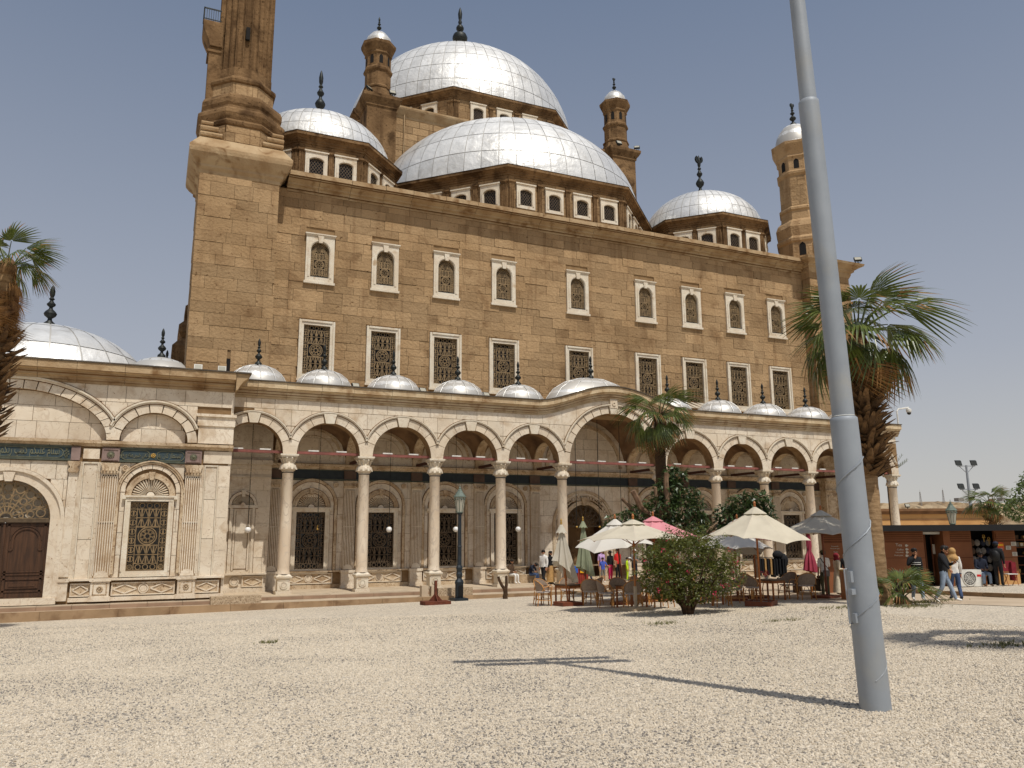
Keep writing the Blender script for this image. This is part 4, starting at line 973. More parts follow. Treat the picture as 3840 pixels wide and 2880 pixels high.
# ---- window bay pieces shared with the courtyard wing
def pil_meshes(w, z0, z1, h_cap):
    p = MB(); p.box(-w/2, w/2, -.1, .03, z0, z1-h_cap, 1); n = 7
    for i in range(n):
        if i: x = -w/2+w*i/n; p.box(x-.02, x+.02, -.14, -.098, z0+.1, z1-h_cap-.05)
    p.box(-w/2, -w/2+.03, -.135, -.098, z0+.1, z1-h_cap-.05); p.box(w/2-.03, w/2, -.135, -.098, z0+.1, z1-h_cap-.05)
    p.arc(0, z0+.02, .003, w*.44, 0, PI, -.145, -.098, 10); p.box(-w/2, w/2, -.14, -.098, z1-h_cap-.12, z1-h_cap); p.box(-w/2, w/2, -.139, -.098, (z0+z1)/2-.1, (z0+z1)/2-.07)
    c = MB(); zc = z1-h_cap
    c.prism([(-w*.5, zc), (w*.5, zc), (w*.55, zc+h_cap*.18), (w*.47, zc+h_cap*.3), (w*.5, zc+h_cap*.6), (w*.58, zc+h_cap*.85), (w*.58, z1), (-w*.58, z1), (-w*.58, zc+h_cap*.85), (-w*.5, zc+h_cap*.6), (-w*.47, zc+h_cap*.3), (-w*.55, zc+h_cap*.18)], -.2, .02)
    for i in range(5): x = -w*.4+w*.2*i; c.obox((x, -.21, zc+h_cap*.45), (.035, 0, 0), (0, .03, 0), (0, .02, h_cap*.2))
    return p.mesh('pilaster', [M['marble'], M['groove']]), c.mesh('capital', M['marble_old'])
def bay_meshes(sx=1.0):
    """window surround, niche mouldings, fan; origin on the window axis at the foot of the opening (z 1.40 inside)"""
    f = MB(); hw = .7
    for s_ in (-1, 1): f.box(min(s_*hw, s_*(hw+.2)), max(s_*hw, s_*(hw+.2)), -.06, .06, -.22, 2.74); f.box(min(s_*(hw+.14), s_*(hw+.2)), max(s_*(hw+.14), s_*(hw+.2)), -.1, -.06, 0, 2.74)
    f.box(-hw, hw, -.06, .06, -.22, 0); f.box(-hw-.12, hw+.12, -.1, -.06, -.22, -.12)
    f.box(-.9, .9, -.08, .06, 2.74, 2.9); f.box(-.98, .98, -.14, .05, 2.9, 2.97)
    for s_ in (-1, 1): f.box(s_*.95-.06, s_*.95+.06, -.16, .05, 2.82, 2.97)
    a = MB()
    a.arc(0, 2.97, .7, .8, 0, PI, -.07, .05, 18); a.arc(0, 2.97, .8, .92, 0, PI, -.03, .05, 18)
    a.prism([(-.07, 3.6), (.07, 3.6), (.12, 3.92), (-.12, 3.92)], -.13, .03)
    a.arc(0, 2.97, .92, .95, 0, PI, -.015, .04, 20, 1); a.arc(0, 2.97, .67, .7, 0, PI, -.0, .04, 16, 1); a.arc(0, 3.1, 1.27, 1.3, 0, PI, -.015, .04, 24, 1); a.arc(0, 3.1, 1.11, 1.14, 0, PI, -.015, .04, 24, 1)
    for s_ in (-1, 1): a.box(s_*1.285-.015, s_*1.285+.015, -.015, .04, -.1, 3.1, 1); a.box(s_*1.125-.015, s_*1.125+.015, -.015, .04, -.1, 3.1, 1); a.box(s_*.915-.015, s_*.915+.015, -.015, .04, -.2, 2.72, 1)
    a.arc(0, 3.1, 1.14, 1.22, 0, PI, -.06, .05, 22); a.arc(0, 3.1, 1.22, 1.27, 0, PI, -.1, .05, 22)
    for s_ in (-1, 1): a.box(min(s_*1.14, s_*1.27), max(s_*1.14, s_*1.27), -.06, .05, -.1, 3.1)
    v = MB()
    for i in range(8):
        a0, a1 = PI*i/8, PI*(i+1)/8; v.arc(0, 3.1, .95, 1.13, a0+.01, a1-.01, -.012, .04, 3)
    fan = MB(); n = 19; fan.arc(0, 2.97, .002, .69, 0, PI, .06, .1, 16, 1)
    for i in range(n):
        an = PI*(i+.5)/n; c, s_ = math.cos(an), math.sin(an); d = PI/n*.36
        pr = lambda r, q: (r*math.cos(an+q), -.03 if r > .3 else .0, 2.97+r*math.sin(an+q))
        fan.add([(.18*math.cos(an-d), .02, 2.97+.18*math.sin(an-d)), (.66*math.cos(an-d), .03, 2.97+.66*math.sin(an-d)), (.68*c, -.05, 2.97+.68*s_), (.66*math.cos(an+d), .03, 2.97+.66*math.sin(an+d)), (.18*math.cos(an+d), .02, 2.97+.18*math.sin(an+d)), (.2*c, -.02, 2.97+.2*s_)],
                [(0, 1, 2, 5), (5, 2, 3, 4), (1, 3, 2), (0, 5, 4)])
    fan.arc(0, 2.97, .002, .15, 0, PI, -.05, .06, 10)
    ro = MB(); ro.arc(0, 0, .05, .13, 0, 2*PI, -.05, .03, 10)
    for i in range(10): an = 2*PI*i/10; ro.ball((.1*math.cos(an), -.04, .1*math.sin(an)), .04, 6, 4)
    ro.ball((0, -.04, 0), .05, 6, 4)
    return f.mesh('window', M['marble_white']), a.mesh('arch_moulding', [M['marble_old'], M['dirt']]), v.mesh('arch_band', M['marble']), fan.mesh('shell_fan', [M['marble'], M['dirt']]), ro.mesh('rosette', M['marble_old'])
BM = bay_meshes(); IG = grille_mesh(1.4, 2.74, M['grille_dark']); BG = grille_mesh(1.4, 2.68, M['grille']); IP = pane_mesh(1.4, 2.74)
def plinth_panel(w, circ=True):
    b = MB(); h = .5; b.box(-w/2, w/2, -.018, .02, .0, h, 1)
    for z in (0, h-.05): b.box(-w/2, w/2, -.05, .02, z, z+.05)
    for s_ in (-1, 1): b.box(s_*(w/2-.025)-.025, s_*(w/2-.025)+.025, -.05, .02, .05, h-.05)
    def rhomb(c, a):
        P = [(c-a, h/2), (c, .08), (c+a, h/2), (c, h-.08)]
        for (x0, z0), (x1, z1) in zip(P, P[1:]+P[:1]):
            d = Vector((x1-x0, 0, z1-z0)); nn = Vector((-d.z, 0, d.x)).normalized()*.022; b.obox(((x0+x1)/2, -.02, (z0+z1)/2), d/2, (0, .03, 0), nn)
    if circ:
        b.arc(0, h/2, .15, .19, 0, 2*PI, -.05, .02, 16); b.arc(0, h/2, .002, .13, 0, 2*PI, -.03, .02, 14)
        a = (w/2-.3)/2; rhomb(-.24-a, a); rhomb(.24+a, a)
    else: rhomb(0, w/2-.1)
    return b.mesh('plinth_panel', [M['marble'], M['marble_old']])
PPL, PPS = plinth_panel(2.3), plinth_panel(.95, False)
def window_bay(parent, x, y, dz, grille=None, fan_s=1.0, pane=True):
    f = place(BM[0], 'window', parent, (x, y-.02, 1.4+dz)); place(grille or IG, 'grille', f, (0, .05, 0)); place(IP, 'pane', f, (0, .3, 0))
    a = place(BM[1], 'arch_moulding', parent, (x, y-.02, 1.4+dz)); place(BM[2], 'arch_band', a); place(BM[3], 'shell_fan', a)
    for s_ in (-1, 1): place(BM[4], 'rosette', parent, (x+s_*1.18, y-.03, 5.5+dz))
PI1 = pil_meshes(.56, 1.33, 5.7, .36)
for x in WIN: window_bay(port, x, bwy, 0); place(PPL, 'plinth_panel', port, (x, bwy-.02, .7))
pedm = MB(); pedm.box(-.32, .32, -.2, .03, FL, 1.2); pedm.box(-.36, .36, -.24, .03, 1.2, 1.33); pedm.box(-.36, .36, -.24, .03, FL, .62); pedm.arc(0, .92, .08, .14, 0, 2*PI, -.23, -.19, 10); pedm = pedm.mesh('pilaster_foot', M['marble'])
for X in [5.3]+COLX[1:4]+[19.3, 25.7]+COLX[6:10]:
    p = place(PI1[0], 'pilaster', port, (X, bwy, 0)); place(PI1[1], 'capital', p); place(pedm, 'pilaster_foot', p)
    q = MB(); q.box(X-.3, X+.3, bwy-.12, bwy, 5.78, 6.2); q.build('frieze_block', M['mauve_dark'], port)
for x in WIN:   # blind lunette above the cornice
    q = MB(); q.arc(x, 6.9, 1.28, 1.4, 0, PI, bwy-.06, bwy+.04, 20); q.arc(x, 6.9, 1.02, 1.06, 0, PI, bwy-.03, bwy+.04, 20); q.build('lunette_moulding', M['marble_old'], port)
q = MB(); q.arc(22.5, 6.75, 2.3, 2.5, 0, PI, bwy-.08, bwy+.04, 28); q.build('lunette_moulding', M['marble_old'], port)
# great door in the wide bay
q = MB()
for s_ in (-1, 1): q.box(min(22.4+s_*1.2, 22.4+s_*1.42), max(22.4+s_*1.2, 22.4+s_*1.42), bwy-.1, bwy+.05, FL, 3.45); q.box(min(22.4+s_*1.85, 22.4+s_*2.0), max(22.4+s_*1.85, 22.4+s_*2.0), bwy-.08, bwy+.05, 1.33, 3.45)
q.arc(22.4, 3.45, 1.2, 1.42, 0, PI, bwy-.1, bwy+.05, 24); q.arc(22.4, 3.45, 1.85, 2.0, 0, PI, bwy-.08, bwy+.05, 26); q.prism([(22.3, 4.6), (22.5, 4.6), (22.6, 5.05), (22.2, 5.05)], bwy-.16, bwy)
dr = q.build('door_surround', M['marble_old'], port)
q = MB()
for i in range(26):
    an = PI*(i+.5)/26; q.arc(22.4+1.63*math.cos(an), 3.45+1.63*math.sin(an), .07, .13, 0, 2*PI, bwy-.05, bwy+.01, 8)
for s_ in (-1, 1):
    for i in range(8): q.arc(22.4+s_*1.63, 1.5+.26*i, .07, .13, 0, 2*PI, bwy-.05, bwy+.01, 8)
q.build('carved_band', M['marble_old'], dr)
def fan_grille(cx, cz, r, y, mat, parent, k=1.0):
    q = MB(); q.arc(cx, cz, r-.06, r, 0, PI, y, y+.05, 24); q.box(cx-r, cx+r, y, y+.05, cz-.05, cz+.01)
    n = 9
    for i in range(n):
        a = PI*(i+.5)/n
        for rr_, q_ in ((.34, .05), (.55, .08), (.78, .105)): q.arc(cx+r*rr_*math.cos(a), cz+r*rr_*math.sin(a), r*q_-.014*k, r*q_+.014*k, 0, 2*PI, y+.005, y+.045, 10)
        b_ = a+PI/n/2
        if i < n-1:
            c, s_ = math.cos(b_), math.sin(b_); q.obox((cx+r*.56*c, y+.025, cz+r*.56*s_), (r*.42*c, 0, r*.42*s_), (0, .018, 0), (-.014*k*s_, 0, .014*k*c))
            q.arc(cx+r*.88*c, cz+r*.88*s_, r*.07-.014*k, r*.07+.014*k, 0, 2*PI, y+.005, y+.045, 8)
    q.arc(cx, cz, r*.12, r*.17, 0, PI, y, y+.05, 12)
    return q.build('fan_grille', mat, parent)
fan_grille(22.4, 3.45, 1.19, bwy+.02, M['grille_dark'], dr)
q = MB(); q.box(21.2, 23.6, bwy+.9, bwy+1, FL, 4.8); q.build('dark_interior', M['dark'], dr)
q = MB(); q.box(21.2, 21.26, bwy+.05, bwy+.95, FL, 3.4); q.box(23.54, 23.6, bwy+.05, bwy+.95, FL, 3.4); q.build('door_leaf', M['wood'], dr)
# tower foot inside the first bay
q = MB(); q.box(2.6, 5.0, 39.44, 39.6, FL, 9.7); tf = q.build('tower_foot', M['marble'], port)
st = MB()
for a, b, c, d in list(courses(2.7, 5.0, 1.32, 9.6, [(3.3, 4.3, 1.3, 5.0)], .75, .6, 1.1, rr)): st.box(a+.008, b-.008, 39.41-rr.uniform(0, .01), 39.5, c+.008, d-.008, t=rr.random())
for a, b, c, d in list(courses(39.44, 40.36, 1.32, 9.6, [], .75, .6, 1.1, rr)): st.box(4.9, 5.03, a+.004, b-.004, c+.008, d-.008, t=rr.random())
o = st.build('foot_blocks', M['marble_att'], tf); o['kind'] = 'stuff'
q = MB()
q.arc(3.8, 4.42, .5, .62, 0, PI, 39.32, 39.42, 16); q.box(3.12, 4.48, 39.3, 39.42, 4.28, 4.42); q.prism([(3.74, 4.8), (3.86, 4.8), (3.9, 5.1), (3.7, 5.1)], 39.28, 39.4)
for s_ in (-1, 1): q.box(3.8+s_*.5-.06, 3.8+s_*.5+.06, 39.34, 39.42, 1.33, 4.28); q.box(3.8+s_*.33-.04, 3.8+s_*.33+.04, 39.37, 39.42, 1.45, 4.2)
q.box(3.3, 4.3, 39.4, 39.42, 1.33, 4.9)
q.box(2.7, 5.0, 39.22, 39.42, 1.25, 1.33); q.box(2.7, 5.0, 39.34, 39.42, FL, .66); q.box(2.6, 5.05, 39.2, 39.42, 6.3, 6.52); q.box(2.6, 5.0, 39.32, 39.42, 6.1, 6.3); q.box(2.6, 5.0, 39.34, 39.42, 5.7, 5.76)
bn_ = q.build('blind_niche', M['marble'], tf); q = MB(); q.arc(3.8, 4.42, .62, .645, 0, PI, 39.39, 39.42, 16); q.arc(3.8, 4.42, .475, .5, 0, PI, 39.385, 39.42, 16)
for s_ in (-1, 1): q.box(3.8+s_*.575-.012, 3.8+s_*.575+.012, 39.39, 39.42, 1.33, 4.28); q.box(3.8+s_*.28-.012, 3.8+s_*.28+.012, 39.385, 39.42, 1.45, 4.15); q.box(3.8+s_*.38-.01, 3.8+s_*.38+.01, 39.385, 39.42, 1.45, 4.2)
q.box(3.5, 4.1, 39.385, 39.42, 1.5, 1.53); q.box(3.12, 4.48, 39.385, 39.42, 4.25, 4.28); q.build('grime_line', M['dirt'], bn_)
fm = place(BM[3], 'shell_fan', tf, (3.8, 39.36, 2.42), scale=(.7, 1, .7)); fm.location.z = 4.42-2.97*.7
place(PPS, 'plinth_panel', tf, (4.4, 39.38, .7)); q = MB(); q.arc(3.6, .95, .15, .2, 0, 2*PI, 39.34, 39.42, 16); q.arc(3.6, .95, .002, .13, 0, 2*PI, 39.36, 39.42, 14); q.build('plinth_roundel', M['marble'], tf)
# foot of the corner tower inside the arcade at the right
q = MB(); q.box(40.1, 44, 39.68, 39.75, FL, 9.7); q.box(40.12, 40.2, 39.7, 40.4, FL, 9.7); rf = q.build('corner_foot', M['marble_old'], port)
q = MB()
for x0, x1 in ((40.25, 41.1), (41.4, 42.6)):
    for z0, z1 in ((1.5, 5.4),):
        q.box(x0, x1, 39.64, 39.69, z1-.06, z1); q.box(x0, x1, 39.64, 39.69, z0, z0+.06); q.box(x0, x0+.06, 39.64, 39.69, z0, z1); q.box(x1-.06, x1, 39.64, 39.69, z0, z1)
q.box(40.05, 44, 39.5, 39.7, 6.3, 6.5); q.box(40.05, 44, 39.58, 39.7, 5.65, 5.75); q.box(40.05, 44, 39.58, 39.7, 1.25, 1.33); q.build('panel_frame', M['marble_old'], rf)
# small domes on the roof
for k, (a, b) in enumerate(BAYS):
    c = (a+b)/2; big = b-a > 5
    if k == 0: c = 4.1
    rad, h = (3.0, 1.9) if big else (1.42, 1.12)
    if big:
        c = 22.45
    sy = .5 if big else 1.0; d = dome(port, c, 38.95+.3*big, 9.88, rad, h, 14 if big else 12, 1, -181, 181, gap=.03, lim=9, sy=sy)
    # raised standing seams
    q = MB(); nm = 14 if big else 12
    for i in range(nm):
        az = 2*PI*i/nm; q.tube([(c+dome_prof(rad+.01, h+.01, t)[0]*math.cos(az), 38.95+.3*big+sy*dome_prof(rad+.01, h+.01, t)[0]*math.sin(az), 9.88+dome_prof(rad+.01, h+.01, t)[1]) for t in (0, .2, .4, .6, .8, .97)], .016, 5)
    q.build('standing_seam', M['silver'], d, 60)
    finial(d, c, 38.95+.3*big, 9.88+h-.02, 1.35, 1.1)
# concrete ramp blocks on the step
# ---------------------------------------------------------------- courtyard wing at the left
YL = 35.75; WZ = FL
wing = root('courtyard_wing', 'alabaster faced wing at left with blind arches, blue inscription frieze and carved wooden door', 'building', (-2, YL, 0.4), world=True)
BX = 2.86
mb = MB()
DX, AX = -5.1, -.17
mb.box(-14, BX-.02, YL+.06, YL+.3, .3, .75)
# wall with the door and the window left open, blind arches recessed
wallgrid(mb, -14, BX-.02, .75, 6.7, YL+.05, YL+.3, [(DX-1.5, DX+1.5, .75, 5.1), (-.84, .56, 1.68, 4.4)])
def multi_arch(mb, z0, z1, arches, x0, x1, y0, y1):
    x = x0
    for c, r, rz in arches:
        mb.box(x, c-r, y0, y1, z0, z1); n = 24
        for i in range(n):
            a, e = PI-PI*i/n, PI-PI*(i+1)/n
            mb.prism([(c+r*math.cos(a), z0+.02+rz*math.sin(a)), (c+r*math.cos(e), z0+.02+rz*math.sin(e)), (c+r*math.cos(e), z1), (c+r*math.cos(a), z1)], y0, y1)
        x = c+r
    mb.box(x, x1, y0, y1, z0, z1)
ARCH = [(-5.2, 3.28, 1.9), (AX, 1.28, 1.2)]
multi_arch(mb, 6.8, 9.2, ARCH, -14, BX-.02, YL+.05, YL+.3)
mb.box(-14, BX-.02, YL+.3, YL+.5, 6.7, 9.3); mb.box(-14, BX-.02, YL+.05, YL+.3, 6.7, 6.8)
mb.box(-14, BX-.02, YL+.5, 48, 9.2, 9.8); mb.box(2.5, BX-.03, YL+.3, 39.4, .3, 9.3); mb.box(-14, -13.7, YL+.3, 48, .3, 9.3)
lw = mb.build('wall', M['grout'], wing)
rr = random.Random(33)
def ell(c, r, rz): return lambda x: 6.82+rz*math.sqrt(max(0, 1-((x-c)/r)**2)) if abs(x-c) < r else 0
h1, h2 = ell(-5.2, 3.28+.5, 1.9+.5), ell(AX, 1.28+.5, 1.2+.5)
hz = lambda x: max(h1(x), h2(x))
def slabs_area(x0, x1, z0, z1, y, ch, l0, l1, lo=None, hi=None, hol=()):
    for a, b, c, d in courses(x0, x1, z0, z1, list(hol), ch, l0, l1, rr):
        slab(lw, clipped(a+.008, b-.008, c+.008, d-.008, lo, hi), y-rr.uniform(0, .012), y+.08)
slabs_area(-12.5, BX-.01, 6.85, 9.12, YL, .72, .5, 1.5, lo=lambda x: hz(x)-.02, hol=[(1.42, BX, 6.7, 8.1)])
slabs_area(-8.4, -1.95, 6.8, 8.7, YL+.26, .62, .6, 1.5, hi=lambda x: ell(-5.2, 3.27, 1.89)(x))
slabs_area(-1.42, 1.08, 6.8, 8.0, YL+.26, .55, .6, 1.3, hi=lambda x: ell(AX, 1.27, 1.19)(x))
slabs_area(-12, -7.2, .8, 5.95, YL, .9, .8, 1.4)
for s in range(2):   # spandrels over the door
    pass
slabs_area(-1.37, -.93, 1.42, 4.9, YL, .8, .5, .6); slabs_area(.64, 1.1, 1.42, 4.9, YL, .8, .5, .6); slabs_area(-2.1, -1.36, 1.42, 5.92, YL, .9, .8, .9); slabs_area(1.1, 1.84, 1.42, 5.92, YL, .9, .8, .9); 
for x0, x1 in ((-2.82, -2.64), (2.36, 2.42), (-2.12, -1.98), (1.7, 1.86)): q = MB(); q.box(x0, x1, YL+.012, YL+.08, 1.4, 5.93); q.build('marble_strip', M['marble'], lw)
dz = lambda x: 3.66+math.sqrt(max(0, 1.98**2-(x-DX)**2)) if abs(x-DX) < 1.98 else 0
slabs_area(-7.2, -3.14, 3.7, 5.93, YL, .7, .5, 1.0, lo=lambda x: dz(x)+.01)
wz_ = lambda x: 4.76+math.sqrt(max(0, 1.2**2-(x+.14)**2)) if abs(x+.14) < 1.2 else 0
slabs_area(-1.36, 1.08, 4.8, 5.93, YL, .55, .4, .8, lo=lambda x: wz_(x)+.01)
for (x0, x1) in ((-2.66, -2.1), (1.84, 2.38)):   # tall panels beside the pilasters
    z = 1.4
    for z1 in (2.9, 4.5, 5.86): q = MB(); q.box(x0+.05, x1-.05, YL-.01, YL+.08, z+.01, z1-.01); q.build('marble_block', M['marble'], lw); z = z1
    q = MB(); q.box(x0, x0+.04, YL-.05, YL+.06, 1.4, 5.86); q.box(x1-.04, x1, YL-.05, YL+.06, 1.4, 5.86); q.box(x0, x1, YL-.05, YL+.06, 5.86, 5.92); q.build('panel_frame', M['marble_white'], wing)
for x0, x1 in ((2.4, BX), (-3.12, -2.78)):
    z = 1.4
    while z < 5.85: z1 = min(z+rr.uniform(.7, 1.5), 5.92); q = MB(); q.box(x0+.008, x1-.008, YL-.012, YL+.08, z+.006, z1-.006); q.build('marble_block', M['marble'], lw); z = z1
# return of the wing towards the arcade (faces right)
st = MB()
for a, b, c, d in courses(YL+.0, 39.4, .5, 9.1, [], .8, .8, 1.4, rr): st.box(BX-.1, BX+rr.uniform(0, .008), a+.006, b-.006, c+.006, d-.006, t=rr.random())
o = st.build('return_blocks', M['marble_att'], lw); o['kind'] = 'stuff'
# blind arch rings, in stones
for (c, r, rz, n) in ((-5.2, 3.28, 1.9, 23), (AX, 1.28, 1.2, 9)):
    for i in range(n):
        a0, a1 = PI*i/n, PI*(i+1)/n; pts = lambda rx, rr_, g: [(c+rx*math.cos(a0+g+(a1-a0-2*g)*k/4), 6.82+rr_*math.sin(a0+g+(a1-a0-2*g)*k/4)) for k in range(5)]
        o1, i1 = pts(r+.36, rz+.36, .006*3/r), pts(r+.002, rz+.002, .006*3/r)
        q = MB(); q.prism(i1[::-1][::-1][::-1]+o1, YL-.03-rr.uniform(0, .01), YL+.1); q.build('voussoir', M['marble'], lw)
    m = 36; q = MB()
    a_lo = {3.28: .33, 1.28: .36}[r]
    for (p0, p1, yy) in ((.37, .43, .08), (.43, .5, .13)):
        for i in range(m):
            a0, a1 = a_lo+(PI-2*a_lo)*i/m, a_lo+(PI-2*a_lo)*(i+1)/m; f = lambda p, an: (c+(r+p)*math.cos(an), 6.82+(rz+p)*math.sin(an))
            q.prism([f(p0, a1), f(p0, a0), f(p1, a0), f(p1, a1)], YL-yy, YL+.05)
    hm = q.build('hood_moulding', M['marble_white'], wing); q = MB()
    for (p0, p1) in ((.5, .535), (.335, .37)):
        for i in range(m):
            a0, a1 = a_lo+(PI-2*a_lo)*i/m, a_lo+(PI-2*a_lo)*(i+1)/m; f = lambda p, an: (c+(r+p)*math.cos(an), 6.82+(rz+p)*math.sin(an))
            q.prism([f(p0, a1), f(p0, a0), f(p1, a0), f(p1, a1)], YL-.045, YL+.05)
    q.build('grime_line', M['dirt'], hm)
# corner block
mb = MB(); mb.box(1.5, BX+.04, YL-.1, YL+.1, 6.82, 7.56); mb.box(1.44, BX+.08, YL-.16, YL+.1, 7.56, 7.95); mb.box(1.38, BX+.12, YL-.24, YL+.1, 7.95, 8.06); mb.build('corner_block', M['marble'], wing)
# cornice and lead edge
WC = [(.1,9.06),(-.06,9.06),(-.06,9.17),(-.14,9.17),(-.14,9.27),(-.24,9.3),(-.24,9.38),(-.34,9.41),(-.34,9.47),(-.5,9.52),(-.56,9.53),(-.56,9.815),(.1,9.815)]
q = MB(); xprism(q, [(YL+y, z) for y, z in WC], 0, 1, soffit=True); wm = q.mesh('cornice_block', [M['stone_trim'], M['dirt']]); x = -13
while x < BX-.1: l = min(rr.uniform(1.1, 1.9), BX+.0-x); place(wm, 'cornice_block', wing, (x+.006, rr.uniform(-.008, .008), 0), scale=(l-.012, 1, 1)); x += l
q = MB(); q.prism([(BX, 9.1), (BX+.06, 9.1), (BX+.16, 9.3), (BX+.3, 9.5), (BX+.54, 9.7), (BX+.54, 9.815), (BX, 9.815)], YL-.5, 38.2); q.build('cornice_return', M['stone_trim'], wing)
mb = MB(); mb.box(-14, BX+.6, YL-.6, 48, 9.82, 9.88); mb.build('roof_edge', M['lead'], wing)
# ledge and inscription frieze
for x0, x1, y in ((-13, -3.1, .18), (-3.14, -2.7, .26), (-2.7, -2.06, .18), (-2.08, -1.3, .26), (-1.3, 1.05, .18), (1.03, 1.74, .26), (1.74, BX+.06, .22)):
    mb = MB(); xprism(mb, [(YL+.1, 6.54), (YL-.05, 6.54), (YL-y*.6, 6.62), (YL-y, 6.66), (YL-y, 6.76), (YL+.1, 6.8)], x0, x1); mb.build('ledge', M['marble_old'], wing)
def arabic(s, size, x, z, y, parent, mat, stretch=1.0, flip=False):
    """text of presentation-form letters given in reading order (right to left); right end at x"""
    c = bpy.data.curves.new('letters', 'FONT'); c.body = s[::-1]; c.size = size; c.extrude = .012; c.resolution_u = 2; c.align_x = 'RIGHT'
    o = bpy.data.objects.new('letters', c); COL.objects.link(o)
    me = bpy.data.meshes.new_from_object(o.evaluated_get(bpy.context.evaluated_depsgraph_get())); bpy.data.objects.remove(o)
    me.materials.clear(); me.materials.append(mat)
    return place(me, 'inscription', parent, (x, y, z), (PI/2, 0, 0), (stretch, 1, 1))
def latin(s, size, pos, rz, parent, mat, align='CENTER', name='lettering'):
    c = bpy.data.curves.new('letters', 'FONT'); c.body = s; c.size = size; c.extrude = .004; c.resolution_u = 2; c.align_x = align
    o = bpy.data.objects.new('letters', c); COL.objects.link(o)
    me = bpy.data.meshes.new_from_object(o.evaluated_get(bpy.context.evaluated_depsgraph_get())); bpy.data.objects.remove(o)
    me.materials.clear(); me.materials.append(mat)
    return place(me, name, parent, pos, (PI/2, 0, rz))
FORM = {'ا': '\ufe8d\ufe8e\ufe8d\ufe8e', 'ب': '\ufe8f\ufe90\ufe91\ufe92', 'ت': '\ufe95\ufe96\ufe97\ufe98', 'ث': '\ufe99\ufe9a\ufe9b\ufe9c', 'ج': '\ufe9d\ufe9e\ufe9f\ufea0', 'ح': '\ufea1\ufea2\ufea3\ufea4', 'خ': '\ufea5\ufea6\ufea7\ufea8',
        'د': '\ufea9\ufeaa\ufea9\ufeaa', 'ر': '\ufead\ufeae\ufead\ufeae', 'ز': '\ufeaf\ufeb0\ufeaf\ufeb0', 'س': '\ufeb1\ufeb2\ufeb3\ufeb4', 'ط': '\ufec1\ufec2\ufec3\ufec4', 'ع': '\ufec9\ufeca\ufecb\ufecc', 'ف': '\ufed1\ufed2\ufed3\ufed4', 'ك': '\ufed9\ufeda\ufedb\ufedc',
        'ل': '\ufedd\ufede\ufedf\ufee0', 'م': '\ufee1\ufee2\ufee3\ufee4', 'ن': '\ufee5\ufee6\ufee7\ufee8', 'ه': '\ufee9\ufeea\ufeeb\ufeec', 'و': '\ufeed\ufeee\ufeed\ufeee', 'ى': '\ufeef\ufef0\ufeef\ufef0', 'ي': '\ufef1\ufef2\ufef3\ufef4'}
def shape(s):
    out = ''; NJ = 'ادرزوى '
    for i, ch in enumerate(s):
        if ch not in FORM: out += ch; continue
        prev = i > 0 and s[i-1] in FORM and s[i-1] not in NJ; nxt = i+1 < len(s) and s[i+1] in FORM and ch not in NJ
        out += FORM[ch][3 if prev and nxt else 2 if nxt else 1 if prev else 0]
    return out
def frieze(x0, x1, panels):
    q = MB(); q.box(x0, x1, YL-.02, YL+.08, 6.03, 6.47); f = q.build('inscription_panel', M['frieze'], wing)
    q = MB(); q.box(x0, x1, YL-.1, YL+.06, 5.95, 6.03); q.box(x0, x1, YL-.08, YL+.06, 6.47, 6.54)
    q.build('frieze_edge', M['frieze_edge'], f)
    for a, b, txt, size, st_ in panels:
        q = MB(); r = .19; cz = 6.25; q.arc(a+r, cz, r-.012, r+.012, PI/2, 3*PI/2, YL-.045, YL-.015, 10); q.arc(b-r, cz, r-.012, r+.012, -PI/2, PI/2, YL-.045, YL-.015, 10)
        q.box(a+r, b-r, YL-.045, YL-.015, cz+r-.012, cz+r+.012); q.box(a+r, b-r, YL-.045, YL-.015, cz-r-.012, cz-r+.012); q.build('cartouche', M['gilt'], f)
        arabic(shape(txt), size, b-.12, cz-.07, YL-.03, f, M['gilt'], st_)
    return f
f = frieze(-12, -3.1, [(-8.4, -3.38, 'سلام عليكم كتب ربكم على نفسه', .50, .47)])
q = MB()
for i in range(14): q.arc(-3.27+.09*math.cos(i*2.4)*(i/14), 6.25+.17*math.sin(i*2.4), .012, .03, 0, 2*PI, YL-.045, YL-.015, 6)
q.build('leaf_ornament', M['gilt'], f)
f = frieze(-1.38, 1.06, [(-.02, 1.03, 'يستطار كان بها وحدت', .30, .52), (-1.34, -.28, 'عن خبير منه و حزب نست', .28, .5)])
q = MB()
for i in range(8): a = i*PI/4; q.ball((-.15+.07*math.cos(a), YL-.03, 6.25+.07*math.sin(a)), .032, 6, 4)
q.ball((-.15, YL-.04, 6.25), .04, 6, 4); q.build('flower_boss', M['gold'], f)
for x0, x1 in ((-3.1, -2.78), (-2.02, -1.38), (1.06, 1.7)):
    q = MB(); q.box(x0, x1, YL-.14, YL+.06, 5.97, 6.5); b = q.build('frieze_block', M['mauve'], wing)
    if x1-x0 > .5:
        q = MB(); cx = (x0+x1)/2
        for p, z in (((x0+.04, x1-.04), 6.44), ((x0+.04, x1-.04), 6.03)): q.box(p[0], p[1], YL-.17, YL-.13, z-.015, z+.015)
        for x in (x0+.055, x1-.055): q.box(x-.015, x+.015, YL-.17, YL-.13, 6.05, 6.42)
        q.build('block_frame', M['mauve'], b)
        q = MB()
        for i in range(12): a = 2*PI*i/12; q.obox((cx+.09*math.cos(a), YL-.16, 6.235+.09*math.sin(a)), (.05*math.cos(a), 0, .05*math.sin(a)), (0, .02, 0), (-.015*math.sin(a), 0, .015*math.cos(a)))
        q.ball((cx, YL-.17, 6.235), .06, 8, 5); q.build('boss', M['gilt'], b)
